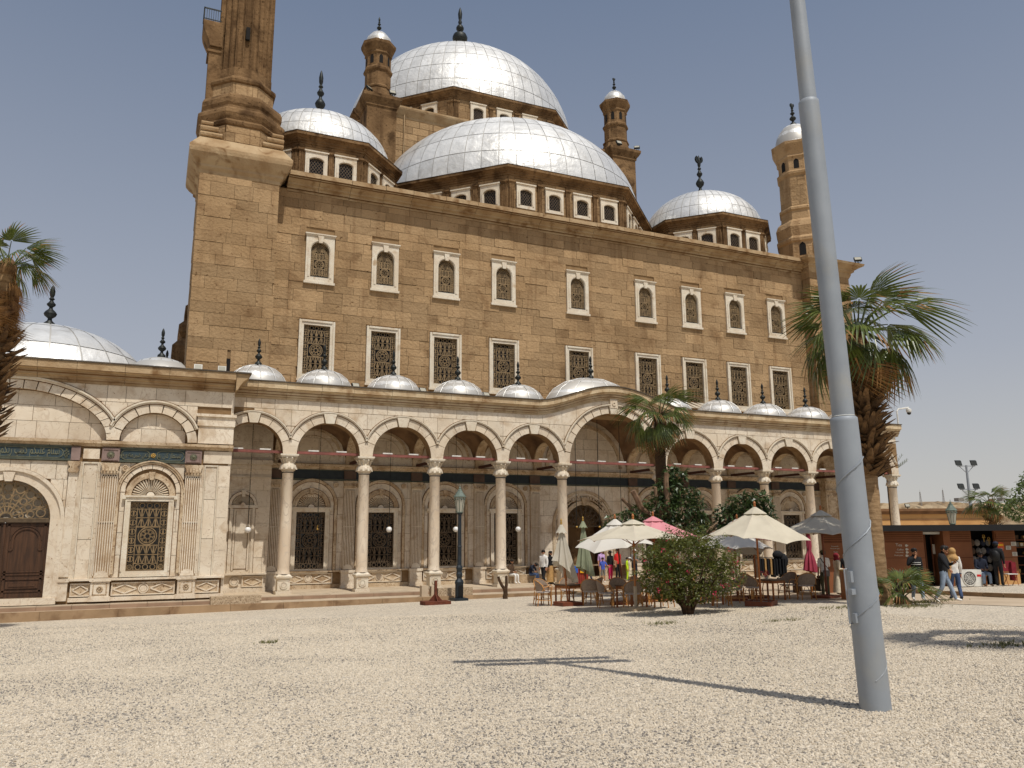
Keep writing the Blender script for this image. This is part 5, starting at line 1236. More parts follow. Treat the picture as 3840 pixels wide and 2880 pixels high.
q = MB(); q.box(-2.68, -2.1, YL-.06, YL+.06, 6.05, 6.45); q.build('frieze_slab', M['marble'], wing); q = MB(); q.box(1.78, BX+.02, YL-.05, YL+.06, 6.0, 6.5); q.build('frieze_slab', M['marble'], wing)
# pilasters
PI2 = pil_meshes(.6, 1.42, 5.9, .42)
for x in (-1.68, 1.42):
    p = place(PI2[0], 'pilaster', wing, (x, YL, 0)); place(PI2[1], 'capital', p)
    q = MB(); q.box(x-.33, x+.33, YL-.2, YL+.05, .7, 1.3); q.box(x-.38, x+.38, YL-.26, YL+.05, 1.3, 1.42); q.box(x-.38, x+.38, YL-.24, YL+.05, .55, .72); ft = q.build('pilaster_foot', M['marble'], wing)
    q = MB(); q.box(x-.25, x+.25, YL-.215, YL-.19, .78, .82); q.box(x-.25, x+.25, YL-.215, YL-.19, 1.2, 1.24); q.box(x-.25, x-.21, YL-.215, YL-.19, .8, 1.22); q.box(x+.21, x+.25, YL-.215, YL-.19, .8, 1.22)
    for i in range(10): a = 2*PI*i/10; q.ball((x+.09*math.cos(a), YL-.21, 1.01+.09*math.sin(a)), .035, 6, 4)
    q.ball((x, YL-.21, 1.01), .05, 6, 4); q.build('boss', M['marble_old'], ft)
q = MB(); q.box(-3.12, -2.8, YL-.1, YL+.05, 1.5, 5.5); q.box(-3.16, -2.76, YL-.16, YL+.05, 1.3, 1.42); q.box(-3.12, -2.8, YL-.12, YL+.05, .6, 1.3); p = q.build('pilaster', M['marble'], wing)
q = MB(); q.prism([(-3.12, 5.5), (-2.8, 5.5), (-2.76, 5.6), (-2.84, 5.7), (-2.74, 5.85), (-2.74, 5.93), (-3.18, 5.93), (-3.18, 5.85), (-3.08, 5.7), (-3.16, 5.6)], YL-.2, YL+.02); q.build('capital', M['marble_old'], p)
# the grilled window
fr = place(BM[0], 'window', wing, (-.14, YL-.02, 1.66)); place(BG, 'grille', fr, (0, .06, .02)); place(IP, 'pane', fr, (0, .28, 0))
a = place(BM[1], 'arch_moulding', wing, (-.14, YL-.02, 1.66)); place(BM[2], 'arch_band', a); place(BM[3], 'shell_fan', a)
place(BM[4], 'rosette', wing, (-1.14, YL-.03, 5.7))
# plinth
q = MB(); q.box(-2.75, BX, YL-.18, YL+.05, 1.33, 1.41); q.box(-2.75, BX, YL-.12, YL+.05, .55, .7); q.build('plinth_ledge', M['marble'], wing)
place(PPL, 'plinth_panel', wing, (-.14, YL-.02, .74)); place(PPS, 'plinth_panel', wing, (-2.35, YL-.02, .74), scale=(.75, 1, 1)); place(PPS, 'plinth_panel', wing, (2.2, YL-.02, .74), scale=(1.0, 1, 1))
# the door
q = MB()
for s_ in (-1, 1): q.box(min(DX+s_*1.5, DX+s_*1.95), max(DX+s_*1.5, DX+s_*1.95), YL-.08, YL+.25, .62, 3.66); q.box(min(DX+s_*1.8, DX+s_*1.98), max(DX+s_*1.8, DX+s_*1.98), YL-.14, YL-.08, .62, 3.66)
q.arc(DX, 3.66, 1.5, 1.85, 0, PI, YL-.06, YL+.25, 26); q.arc(DX, 3.66, 1.85, 1.98, 0, PI, YL-.14, YL+.06, 26); q.prism([(DX-.12, 5.1), (DX+.12, 5.1), (DX+.2, 5.45), (DX-.2, 5.45)], YL-.18, YL)
q.box(DX-1.95, DX+1.95, YL-.2, YL+.3, .5, .74); ds_ = q.build('door_surround', M['marble'], wing)
fan_grille(DX, 3.72, 1.49, YL+.1, M['grille'], ds_, 1.6)
q = MB(); q.box(DX-1.5, DX+1.5, YL+.55, YL+.58, 3.6, 5.2); q.build('lit_wall_behind', M['marble'], ds_)
q = MB(); q.box(DX-1.5, DX+1.5, YL+.06, YL+.24, 3.56, 3.7); q.build('transom', M['grille_dark'], ds_)
for s_ in (-1, 1):
    q = MB(); x0, x1 = sorted((DX+s_*.02, DX+s_*1.48)); q.box(x0, x1, YL+.16, YL+.24, .76, 3.56); lf = q.build('door_leaf', M['wood'], ds_)
    q = MB(); cx = (x0+x1)/2
    q.arc(cx, 2.9, .4, .46, 0, PI, YL+.12, YL+.165, 16); q.arc(cx, 2.9, .5, .53, 0, PI, YL+.135, YL+.165, 16)
    for e in (-1, 1):
        q.box(cx+e*.43-.03, cx+e*.43+.03, YL+.12, YL+.165, 2.6, 2.9); q.box(cx+e*.6-.04, cx+e*.6+.04, YL+.13, YL+.165, .8, 3.5); q.arc(cx+e*.5, 2.6, .05, .1, PI, 2*PI, YL+.12, YL+.165, 8)
    for z in (1.0, 1.45, 1.62, 1.72, 3.46): q.box(x0+.05, x1-.05, YL+.13, YL+.165, z-.03, z+.03)
    q.box(x0+.2, x1-.2, YL+.12, YL+.165, 1.1, 1.36); q.box(x0+.3, x1-.3, YL+.1, YL+.125, 1.17, 1.29)
    q.build('door_panel', M['wood'], lf)
q = MB(); q.box(DX-.04, DX+.04, YL+.11, YL+.17, .8, 3.54); q.build('door_post', M['wood'], ds_)
# domes of the courtyard behind
dd = dome(wing, -5.05, 41.8, 9.6, 4.6, 3.05, 22, 3, -181, 181, gap=.03, lim=20); finial(dd, -5.05, 41.8, 12.6, 2.1, 1.15)
dd = dome(wing, -.15, 40.2, 9.75, 1.7, 1.55, 12, 1, -181, 181, gap=.03, lim=6); finial(dd, -.15, 40.2, 11.25, 1.45, 1.1)
dd = dome(wing, -.1, 44.5, 9.75, 1.7, 1.6, 12, 1, -181, 181, gap=.03, lim=6); finial(dd, .1, 44.5, 11.3, 1.3, 1.1)
# stone turret foot seen behind the minaret base
q = MB(); q.quadlathe([(0, 9.8), (0, 14.0), (.2, 14.2), (.6, 14.4), (.7, 14.7), (.7, 16.2), (.3, 16.7), (.1, 16.9), (.35, 17.3), (.35, 17.8), (0, 18.2), (0, 19.3), (-.2, 19.5)], 1.1, 3.6, 60, 63); q.build('roof_turret', M['stone_dark'], wing)
# terrace in front of wing and arcade
mb = MB(); mb.box(-16, 44.6, 34.84, 36.16, -.6, .29); terr = mb.build('terrace', M['grout']); terr['kind'] = 'structure'
x = -15.5; rr = random.Random(8)
while x < 44.5:
    l = rr.uniform(1.6, 2.6); q = MB(); q.box(x+.006, x+l-.006, 34.76, 34.92, -.6, .31); q.build('kerb_stone', M['kerb_brown'], terr); x += l
x = -15.5
while x < 44.5:
    l = rr.uniform(1.0, 1.7); q = MB(); q.box(x+.005, x+l-.005, 34.93, 36.13, .24, .305); q.build('paving_slab', M['slab'], terr); x += l
x = -15.5
while x < 2.9:
    l = min(rr.uniform(1.0, 1.7), 3.0-x); q = MB(); q.box(x+.005, x+l-.005, 35.24, 35.86, .36, .47); q.build('paving_slab', M['slab'], terr); q = MB(); q.box(x+.006, x+l-.006, 35.17, 35.3, .29, .44); q.build('step_riser', M['slab_red'], terr); x += l
# ---------------------------------------------------------------- palms, trees, shrubs
def frond_mesh(seed, pl, bl, droop, spread=88, nseg=20, mat='frond', fold=.3, tipdrop=.9, dry=0.0):
    """fan leaf: petiole along +X, blade of folded free-tipped segments"""
    rr = random.Random(seed); b = MB()
    sag = lambda x: -droop*0.35*(x/(pl+bl))**2*(pl+bl)
    pts = [(pl*i/5, 0, sag(pl*i/5)) for i in range(6)]
    b.tube(pts, [.035-.018*i/5 for i in range(6)], 5, 0, .4)
    ox, oz = pl, sag(pl); slope = math.atan(-droop*.7*pl/(pl+bl))
    for i in range(nseg):
        a = R(-spread)+2*R(spread)*(i+.5)/nseg; da = R(spread)/nseg
        L_ = bl*(0.72+.28*math.cos(a*.75))*rr.uniform(.9, 1.06); wav = rr.uniform(-.06, .06); tone = rr.uniform(.2, .9)
        rows = []
        for k, f in enumerate((.06, .55, .72, .87, 1.0)):
            r_ = L_*f; wd = [1, .99, .72, .42, .04][k]*(r_ if k < 2 else L_*.55)*math.tan(da)
            z = -droop*.55*bl*f*f-tipdrop*bl*max(0, f-.5)**2*rr.uniform(.7, 1.5)-abs(math.sin(a))*droop*.3*bl*f+wav*f*bl*.4
            c, s_ = math.cos(a), math.sin(a)
            rows.append([(r_*c-wd*e*-s_*1.0 if False else r_*c+(-s_)*wd*e, r_*s_+c*wd*e, z-(0 if e else fold*wd)) for e in (-1, 0, 1)])
        vs = [p for row in rows for p in row]
        vs = [(ox+x*math.cos(slope)-z*math.sin(slope)*-1*0+z*math.sin(-slope)*0, y, oz+z+x*math.sin(slope)) for x, y, z in vs]
        fs = []
        for k in range(4): o = 3*k; fs += [(o, o+1, o+4, o+3), (o+1, o+2, o+5, o+4)]
        b.add(vs, fs[:6] if dry else fs[:4], 0, tone)
        b.f += [[len(b.v)-15+q for q in f] for f in (fs[6:] if dry else fs[4:])]; m_ = 1 if (not dry and rr.random() < .25) else 0
        k_ = len(fs[6:] if dry else fs[4:]); b.m += [m_]*k_; b.t += [tone]*k_
    return b.mesh('frond', [M[mat], M['frond_dry']])
FR_G = [frond_mesh(i, .95+.1*(i % 3), 1.05, .55+.3*(i % 3)) for i in range(6)]
FR_Y = [frond_mesh(20+i, .9, 1.0, 1.0+.2*i, mat='frond', tipdrop=1.0) for i in range(2)]
FR_D = [frond_mesh(40+i, .8, .95, 1.2, mat='frond_dry', spread=80, dry=1.0, tipdrop=1.2) for i in range(2)]
def boot_mesh():
    b = MB(); vs = []
    for x, w_, z, t in ((0, .1, 0, .05), (.1, .085, .1, .045), (.2, .055, .24, .03), (.27, .03, .33, .015)):
        vs += [(x, -w_, z), (x, w_, z), (x+t, w_*.5, z+.01), (x+t, -w_*.5, z+.01)]
    fs = [(0, 3, 2, 1), (12, 13, 14, 15)]
    for k in range(3):
        o = 4*k; fs += [(o+i, o+(i+1) % 4, o+4+(i+1) % 4, o+4+i) for i in range(4)]
    b.add(vs, fs); return b.mesh('leaf_base', M['boot'])
BOOT = boot_mesh()
def fan_palm(label, x, y, h, tr, crown=1.0, nf=34, skirt=8, boots=None, lean=(0, 0), seed=1, base=1.0, group='palm trees around the yard', z0=None, dead=0.0, barkm='bark', low=-35):
    rr = random.Random(seed); zb = gz(x, y)-.05 if z0 is None else z0
    p = root('palm_tree', label, 'palm tree', (x, y, zb), group)
    n = 26; b = MB(); pts, rad = [], []
    for i in range(n+1):
        f = i/n; pts.append((lean[0]*f*f, lean[1]*f*f, h*f)); rad.append(tr*(1+.35*base*max(0, 1-f*9))*(1-.28*f)*(1+.03*(-1)**i))
    b.tube(pts, rad, 14); b.build('trunk', M[barkm], p, 50)
    top = Vector((lean[0], lean[1], h))
    b = MB(); b.ball((top.x, top.y, top.z-.05), tr*.95, 10, 6, sc=(1, 1, 1.3)); b.build('crown_heart', M['boot'], p)
    for i in range(nf):
        f = (i+.5)/nf; el = R(82-(82-low)*f**.85+rr.uniform(-8, 8)); az = i*2.39996+rr.uniform(-.2, .2)
        me = rr.choice(FR_G) if f < .75 else rr.choice(FR_Y)
        s_ = crown*rr.uniform(.88, 1.1); o = place(me, 'frond', p, tuple(top+Vector((math.cos(az), math.sin(az), .2))*tr*.5), (rr.uniform(-.35, .35), -el, az), (s_, s_, s_))
    for i in range(skirt):
        az = i*2.39996*1.3; el = R(rr.uniform(-88, -58)); s_ = crown*rr.uniform(.85, 1.1)
        place(rr.choice(FR_D), 'dead_frond', p, tuple(top+Vector((math.cos(az)*tr*.8, math.sin(az)*tr*.8, -.1-rr.uniform(0, dead)))), (rr.uniform(-.6, .6), -el, az), (s_, s_, s_))
    if boots:
        z0b, z1b, nb, sc = boots
        for i in range(nb):
            f = i/nb; z = z0b+(z1b-z0b)*f; az = i*2.39996+rr.uniform(-.1, .1); rr_ = tr*.78*(1+.15*math.sin(f*PI))
            c = Vector((lean[0]*(z/h)**2, lean[1]*(z/h)**2, z)); s_ = sc*rr.uniform(.75, 1.25)
            place(BOOT, 'leaf_base', p, tuple(c+Vector((math.cos(az)*rr_, math.sin(az)*rr_, 0))), (rr.uniform(-.3, .3), rr.uniform(-.1, .75), az), (s_*1.2, s_, s_))
    return p
fan_palm('tall fan palm with a brown shaggy collar and green crown behind the grey mast', 20.8, 18.75, 8.85, .3, 1.14, 32, 14, (4.0, 6.8, 300, 1.35), (.38, .3), 3)
fan_palm('slim dark trunked fan palm rising from the rubber fig tree before the wide arch', 19.4, 28.2, 7.55, .29, .8, 28, 5, None, (0, 0), 8, barkm='bark_dark', low=-45)
fan_palm('tall fan palm with hanging dead skirt at the left edge of the picture', -4.55, 27.0, 10.75, .28, .62, 22, 46, (5.6, 8.75, 150, 1.1), (.05, 0), 12, dead=1.1, low=5)
fan_palm('short bushy fan palm standing behind the kiosk roof beside the slim light pole', 52.2, 37.0, 4.9, .3, .72, 22, 4, (3.0, 4.6, 60, 1.0), (0, 0), 15, z0=0, low=-20)
fan_palm('fan palm outside the right edge whose crown shadow falls on the foreground gravel', 14.9, 5.9, 8.0, .3, .8, 30, 6, None, (0, 0), 18)
# young palm growing at the foot of the tall one
p = root('palm_shoot', 'low young fan palm sprouting at the foot of the tall palm', 'young palm', (21.2, 18.25, gz(21.2, 18.25)-.03)); rr = random.Random(3)
b = MB(); b.ball((0, 0, .1), .22, 8, 5); b.build('stem', M['boot'], p)
for i in range(13):
    az = i*2.4; el = R(80-4.2*i+rr.uniform(-8, 8)); s_ = rr.uniform(.5, .66); place(rr.choice(FR_G if i < 10 else FR_Y), 'frond', p, (0, 0, .2), (rr.uniform(-.3, .3), -el, az), (s_, s_, s_))
for i in range(4): place(FR_D[i % 2], 'dead_frond', p, (0, 0, .25), (0, R(20), i*1.7+.4), (.55, .55, .55))
def leaf_cloud(mb, clumps, rr, n, L_, W_, curl=.3, outward=.5, m=0):
    """leaves spread through ellipsoid clumps (cx, cy, cz, rx, ry, rz, weight)"""
    tot = sum(c[6] for c in clumps)
    for c in clumps:
        for i in range(int(n*c[6]/tot)):
            while True:
                u = Vector((rr.uniform(-1, 1), rr.uniform(-1, 1), rr.uniform(-1, 1)))
                if .1 < u.length < 1: break
            u = u*(u.length**-.35) if u.length > .01 else u
            p = Vector((c[0]+u.x*c[3], c[1]+u.y*c[4], c[2]+u.z*c[5]))
            d = (u.normalized()*outward+Vector((rr.gauss(0, 1), rr.gauss(0, 1), rr.gauss(0, .6))).normalized()).normalized(); s_ = d.cross(Vector((rr.gauss(0, .4), rr.gauss(0, .4), 1))); 
            if s_.length < .01: continue
            s_.normalize(); nn = s_.cross(d); l, w_ = L_*rr.uniform(.7, 1.2), W_*rr.uniform(.7, 1.2)
            q = p+d*l*.5-nn*curl*l*.3; e = p+d*l-nn*curl*l
            mb.add([p, p+d*l*.45+s_*w_*.5, q+nn*0, p+d*l*.45-s_*w_*.5, e], [(0, 1, 2), (0, 2, 3), (1, 4, 2), (2, 4, 3)], m, rr.random())
def branch(mb, a, b, r0, r1, rr, n=5, wob=.06):
    a, b = Vector(a), Vector(b); pts = []
    for i in range(n+1):
        f = i/n; w_ = wob*math.sin(f*PI); pts.append(a.lerp(b, f)+Vector((rr.uniform(-w_, w_), rr.uniform(-w_, w_), rr.uniform(-w_, w_))))
    mb.tube(pts, [r0+(r1-r0)*i/n for i in range(n+1)], 7)
# rubber fig
fx, fy = 18.85, 27.0; fz_ = gz(fx, fy)-.03
ft = root('fig_tree', 'dark glossy leaved rubber fig tree with lopped limbs behind the parasols', 'tree', (fx, fy, fz_)); rr = random.Random(9)
b = MB(); branch(b, (0, 0, 0), (-.1, .1, 1.6), .2, .16, rr); 
LIMBS = [((-.1, .1, 1.5), (-1.75, .2, 3.5)), ((-.1, .1, 1.5), (-.5, 0, 3.9)), ((-.1, .1, 1.5), (.5, .1, 4.2)), ((-.1, .1, 1.5), (1.2, -.2, 3.3)), ((-.1, .1, 1.5), (2.6, -.3, 2.9)), ((-.1, .1, 1.5), (3.5, -.6, 3.3))]
for a_, e_ in LIMBS: branch(b, a_, e_, .12, .06, rr, 6, .12)
b.build('trunk', M['wood_grey'], ft, 50)
b = MB(); branch(b, (-.6, -.1, 2.4), (-1.55, -.2, 3.75), .13, .1, rr, 5, .05); branch(b, (-.2, -.2, 3.0), (-.25, -.35, 4.4), .11, .08, rr, 4, .04); b.build('lopped_limb', M['wood_grey'], ft, 50)
b = MB()
leaf_cloud(b, [(-1.9, 0, 2.55, .6, .6, .45, .8), (-1.2, .1, 2.9, .5, .5, .4, .7), (-.35, 0, 3.0, .65, .7, .6, 1.4), (.1, .1, 3.75, .5, .6, .55, 1.2), (.35, 0, 4.35, .38, .4, .35, .6), (.5, -.1, 3.2, .6, .6, .6, 1.2), (1.1, 0, 3.3, .35, .4, .6, .7), (1.25, 0, 2.6, .4, .5, .4, .6), (.2, -.3, 2.3, .9, .6, .4, 1.0),
               (2.3, -.3, 2.9, .45, .5, .4, .9), (2.9, -.4, 3.25, .55, .6, .45, 1.2), (3.5, -.6, 3.3, .5, .5, .5, 1.1), (3.75, -.6, 2.8, .4, .4, .35, .6), (2.9, -.5, 2.5, .7, .5, .3, .6), (2.2, -.4, 2.4, .5, .4, .25, .5)], rr, 4000, .24, .11, .35, .35)
b.build('crown', M['figleaf'], ft); ft.scale = (1.15, 1.1, 1.12)
# bougainvillea bush
bx, by = 14.25, 19.65; bz = gz(bx, by)-.02
bu = root('bougainvillea_bush', 'dense round bougainvillea bush with pink flowers in front of the cafe tables', 'bush', (bx, by, bz)); rr = random.Random(10)
b = MB()
for i in range(7): a = i*.9; branch(b, (.06*math.cos(a), .06*math.sin(a), 0), (.5*math.cos(a), .4*math.sin(a), 1.0), .06, .03, rr, 4, .05)
for i in range(9): a = i*.7; branch(b, (.1*math.cos(a), .1*math.sin(a), .3), (1.0*math.cos(a), .8*math.sin(a), rr.uniform(.3, 1.9)), .025, .01, rr, 4, .08)
b.build('stems', M['bark_dark'], bu, 50)
b = MB(); C_ = [(-.55, 0, .95, .75, .7, .5, 2.2), (.35, 0, 1.0, .9, .75, .55, 2.6), (-.1, .1, 1.55, 1.0, .8, .55, 2.6), (.75, 0, 1.5, .65, .6, .45, 1.4), (-.75, 0, 1.5, .45, .5, .4, .9), (.1, 0, 2.0, .8, .6, .3, 1.3), (1.25, 0, 1.25, .35, .4, .35, .6), (.0, 0, .6, .9, .7, .3, 1.2), (-.95, -.1, 1.05, .35, .4, .4, .6), (1.0, -.1, .8, .4, .4, .3, .5)]
leaf_cloud(b, C_, rr, 10500, .085, .05, .25, .25)
for i in range(95):   # loose shoots
    a, c = rr.uniform(0, 6.28), rr.choice(C_); e = rr.uniform(-.1, 1.3)
    p0 = Vector((c[0]+c[3]*math.cos(a)*math.cos(e)*.9, c[1]+c[4]*math.sin(a)*math.cos(e)*.9, c[2]+c[5]*math.sin(e)*.9)); d = Vector((math.cos(a)*.8, math.sin(a)*.6, rr.uniform(.2, .8))).normalized(); l = rr.uniform(.15, .42)
    leaf_cloud(b, [(p0.x+d.x*l*f, p0.y+d.y*l*f, p0.z+d.z*l*f, .05, .05, .05, 1) for f in (.2, .45, .7, .95)], rr, 22, .075, .04)
b.build('crown', M['bushleaf'], bu)
b = MB()
for i in range(30):
    a, c = rr.uniform(PI, 2*PI), rr.choice(C_); e = rr.uniform(-.7, .9); p0 = (c[0]+c[3]*math.cos(a)*math.cos(e), c[1]+c[4]*math.sin(a)*math.cos(e), c[2]+c[5]*math.sin(e))
    leaf_cloud(b, [(p0[0], p0[1], p0[2], .05, .05, .05, 1)], rr, rr.randint(4, 11), .05, .04)
b.build('flowers', M['flower'], bu); bu.scale = (1.2, 1.1, 1.04)
# tree at the right edge behind the kiosks, and shrub in front of them
def leafy(name, label, cat, x, y, z, clumps, n, L_, W_, trunk, seed, group=None):
    r0 = root(name, label, cat, (x, y, z), group); rr = random.Random(seed); b = MB()
    for a_, e_, q0, q1 in trunk: branch(b, a_, e_, q0, q1, rr, 5, .06)
    b.build('trunk', M['wood_grey'], r0, 50); b = MB(); leaf_cloud(b, clumps, rr, n, L_, W_, .3, .3); b.build('crown', M['greenleaf'], r0); return r0
leafy('leafy_tree', 'green broadleaf tree behind the kiosk roof at the right edge', 'tree', 41.0, 26.8, .5, [(-1.4, 0, 3.6, .8, .7, .5, 1), (-.4, 0, 4.2, .9, .8, .7, 1.6), (.6, 0, 4.9, 1.0, .9, .8, 2), (1.5, 0, 4.3, 1.2, 1, .9, 2), (.2, 0, 3.3, 1.5, .9, .5, 1.4), (2.6, 0, 3.8, 1.0, .9, .8, 1.2)], 2600, .2, .12, [((0, 0, 0), (.2, 0, 3), .16, .1), ((.2, 0, 2.6), (1, 0, 4.4), .08, .03), ((.2, 0, 2.6), (-.9, 0, 3.9), .07, .03)], 31)
leafy('leafy_shrub', 'thin leafy shrub in front of the rightmost kiosk', 'shrub', 31.1, 19.8, gz(31.1, 19.8)+.13, [(-.3, 0, .9, .5, .4, .4, 1), (.3, 0, 1.2, .5, .4, .5, 1.2), (.6, 0, .7, .5, .4, .4, 1), (-.6, 0, .45, .4, .3, .2, .4)], 520, .11, .05, [((0, 0, 0), (.1, 0, 1.1), .03, .015), ((0, 0, .3), (-.5, 0, .9), .02, .01)], 32)
# bare V-shaped stump by the terrace
st_ = root('cut_stump', 'small bare forked stump at the foot of the terrace kerb', 'stump', (14.55, 33.5, gz(14.55, 33.5)-.03)); rr = random.Random(2); b = MB()
branch(b, (0, 0, 0), (0, 0, .35), .12, .1, rr, 3, .02); branch(b, (0, 0, .3), (-.32, .05, 1.0), .08, .06, rr, 4, .04); branch(b, (.02, 0, .3), (.05, 0, 1.02), .08, .06, rr, 4, .02); b.build('fork', M['bark_dark'], st_, 50)
# slim date palm standing far behind the arcade corner
dpm = root('date_palm', 'slim distant palm with few upright fronds between mast and tall palm', 'palm tree', (60.0, 52.0, -.4)); b = MB(); b.tube([(0, 0, 0), (.15, 0, 4), (.1, 0, 8.2)], [.28, .22, .2], 10); b.build('trunk', M['bark_dark'], dpm, 50)
rr = random.Random(5)
def date_frond():
    b = MB(); n = 12
    for i in range(n):
        f = i/n; x = 2.4*f; z = -.5*f*f
        for s_ in (-1, 1): b.add([(x, 0, z), (x+.28, s_*.3*(1-f*.6), z+.08), (x+.1, 0, z)], [(0, 1, 2) if s_ > 0 else (0, 2, 1)], t=rr.random())
    b.tube([(0, 0, 0), (1.2, 0, -.12), (2.4, 0, -.5)], [.03, .02, .008], 4); return b.mesh('frond', M['frond'])
dfm = date_frond()
for i in range(11): place(dfm, 'frond', dpm, (.1, 0, 8.2), (0, -R(rr.uniform(45, 85)), i*2.4))
# ---------------------------------------------------------------- cafe: parasols, chairs, tables
def on(x, y, dz=0): return (x, y, gz(x, y)+dz)
def parasol(label, x, y, top, rim, rad, fab, pole='teak', base='slab', rz=0.0, seed=1, nf=8, lean=(0, 0), sag=.09, z0=None, valance=.0, droop=None, fin='teak'):
    rr = random.Random(seed); zb = gz(x, y) if z0 is None else z0
    p = root('parasol', label, 'parasol', (x, y, zb), 'cafe parasols', rz); H = top-zb; h = rim-zb
    b = MB(); tx, ty = lean
    T = lambda f: (tx*f, ty*f, H*f)
    b.tube([T(0), T(.3), T(1.0)], [.035, .032, .028], 10); b.build('pole', M[pole], p, 50)
    b = MB()
    if base == 'slab': b.box(-.4, .4, -.32, .32, -.03, .1); b.build('base', M['slab'], p); b = MB(); b.tube([(0, 0, .08), (tx*.25, ty*.25, .75)], .055, 10); b.build('pole_sleeve', M['slab'], p, 50)
    elif base == 'box':
        b.box(-.42, .42, -.42, -.38, -.03, .17); b.box(-.42, .42, .38, .42, -.03, .17); b.box(-.42, -.38, -.38, .38, -.03, .17); b.box(.38, .42, -.38, .38, -.03, .17); b.box(-.38, .38, -.38, .38, -.03, .1); bo = b.build('base', M['teak_dark'], p)
        b = MB(); [b.ball((rr.uniform(-.35, .35), rr.uniform(-.35, .35), .11), rr.uniform(.02, .035), 5, 3) for i in range(60)]; b.build('ballast', M['stoneware'], bo)
    elif base == 'flat': b.box(-.45, .45, -.35, .35, -.03, .1); b.build('base', M['teak_dark'], p)
    # canopy: sagging gores between the ribs
    b = MB(); n, m = 6, 6; th = .012
    def P(k, u, f, off=0.0):
        a0, a1 = 2*PI*k/nf, 2*PI*(k+1)/nf; r = rad*f
        e0 = Vector((math.cos(a0), math.sin(a0), 0))*r; e1 = Vector((math.cos(a1), math.sin(a1), 0))*r; q = e0.lerp(e1, u)
        z = H-(H-h)*(f**.92); s_ = 4*u*(1-u); z -= sag*rad*s_*f*(1-f)*1.2; z += sag*.5*rad*s_*f**3
        if droop:
            ad = (a0+(a1-a0)*u-droop[0]+PI) % (2*PI)-PI; z -= droop[1]*max(0, math.cos(ad))**3*f*f
        q = q*(1-.06*s_*f**4); return Vector((q.x+tx*(H-.1)/H, q.y+ty*(H-.1)/H, z+off))
    for off, flip in ((0, 0), (-th, 1)):
        for k in range(nf):
            vs = [P(k, i/n, .07+.93*j/m, off) for j in range(m+1) for i in range(n+1)]; fs = []
            for j in range(m):
                for i in range(n):
                    o = j*(n+1)+i; f = (o, o+n+1, o+n+2, o+1); fs.append(f if not flip else f[::-1])
            b.add(vs, fs)
    for k in range(nf):   # hem
        vs = [P(k, i/n, 1.0) for i in range(n+1)]+[P(k, i/n, 1.0, -th-valance) for i in range(n+1)]
        b.add(vs, [(i, n+1+i, n+2+i, i+1) for i in range(n)])
    cn = b.build('canopy', M[fab], p, 35)
    b = MB(); b.lathe([(rad*.23, H-(H-h)*.26+.035), (rad*.21, H-(H-h)*.235+.04), (.05, H+.02), (.01, H+.03)], tx*(H-.1)/H, ty*(H-.1)/H, nf, 0, 2*PI); b.build('vent_cap', M[fab], cn)
    b = MB(); b.lathe([(.03, H+.03), (.045, H+.07), (.03, H+.11), (.045, H+.15), (.02, H+.2), (.003, H+.22)], tx, ty, 10); b.build('finial', M[fin], p, 40)
    rb = MB(); rb.tube([(.03, 0, 0), (1, 0, 0)], .012, 4); 
    for k in range(nf):
        a = 2*PI*k/nf; q = MB(); A, E = P(k, 0, .08, -.03), P(k, 0, .98, -.03); q.tube([A, E], .013, 5); mid = P(k, 0, .45, -.04); q.tube([(tx*.7, ty*.7, H*.72), mid], .012, 5); q.build('rib', M[pole], p)
    b = MB(); b.tube([(tx*.7, ty*.7, H*.70), (tx*.7, ty*.7, H*.74)], .05, 8); b.build('hub', M[pole], p)
    return p
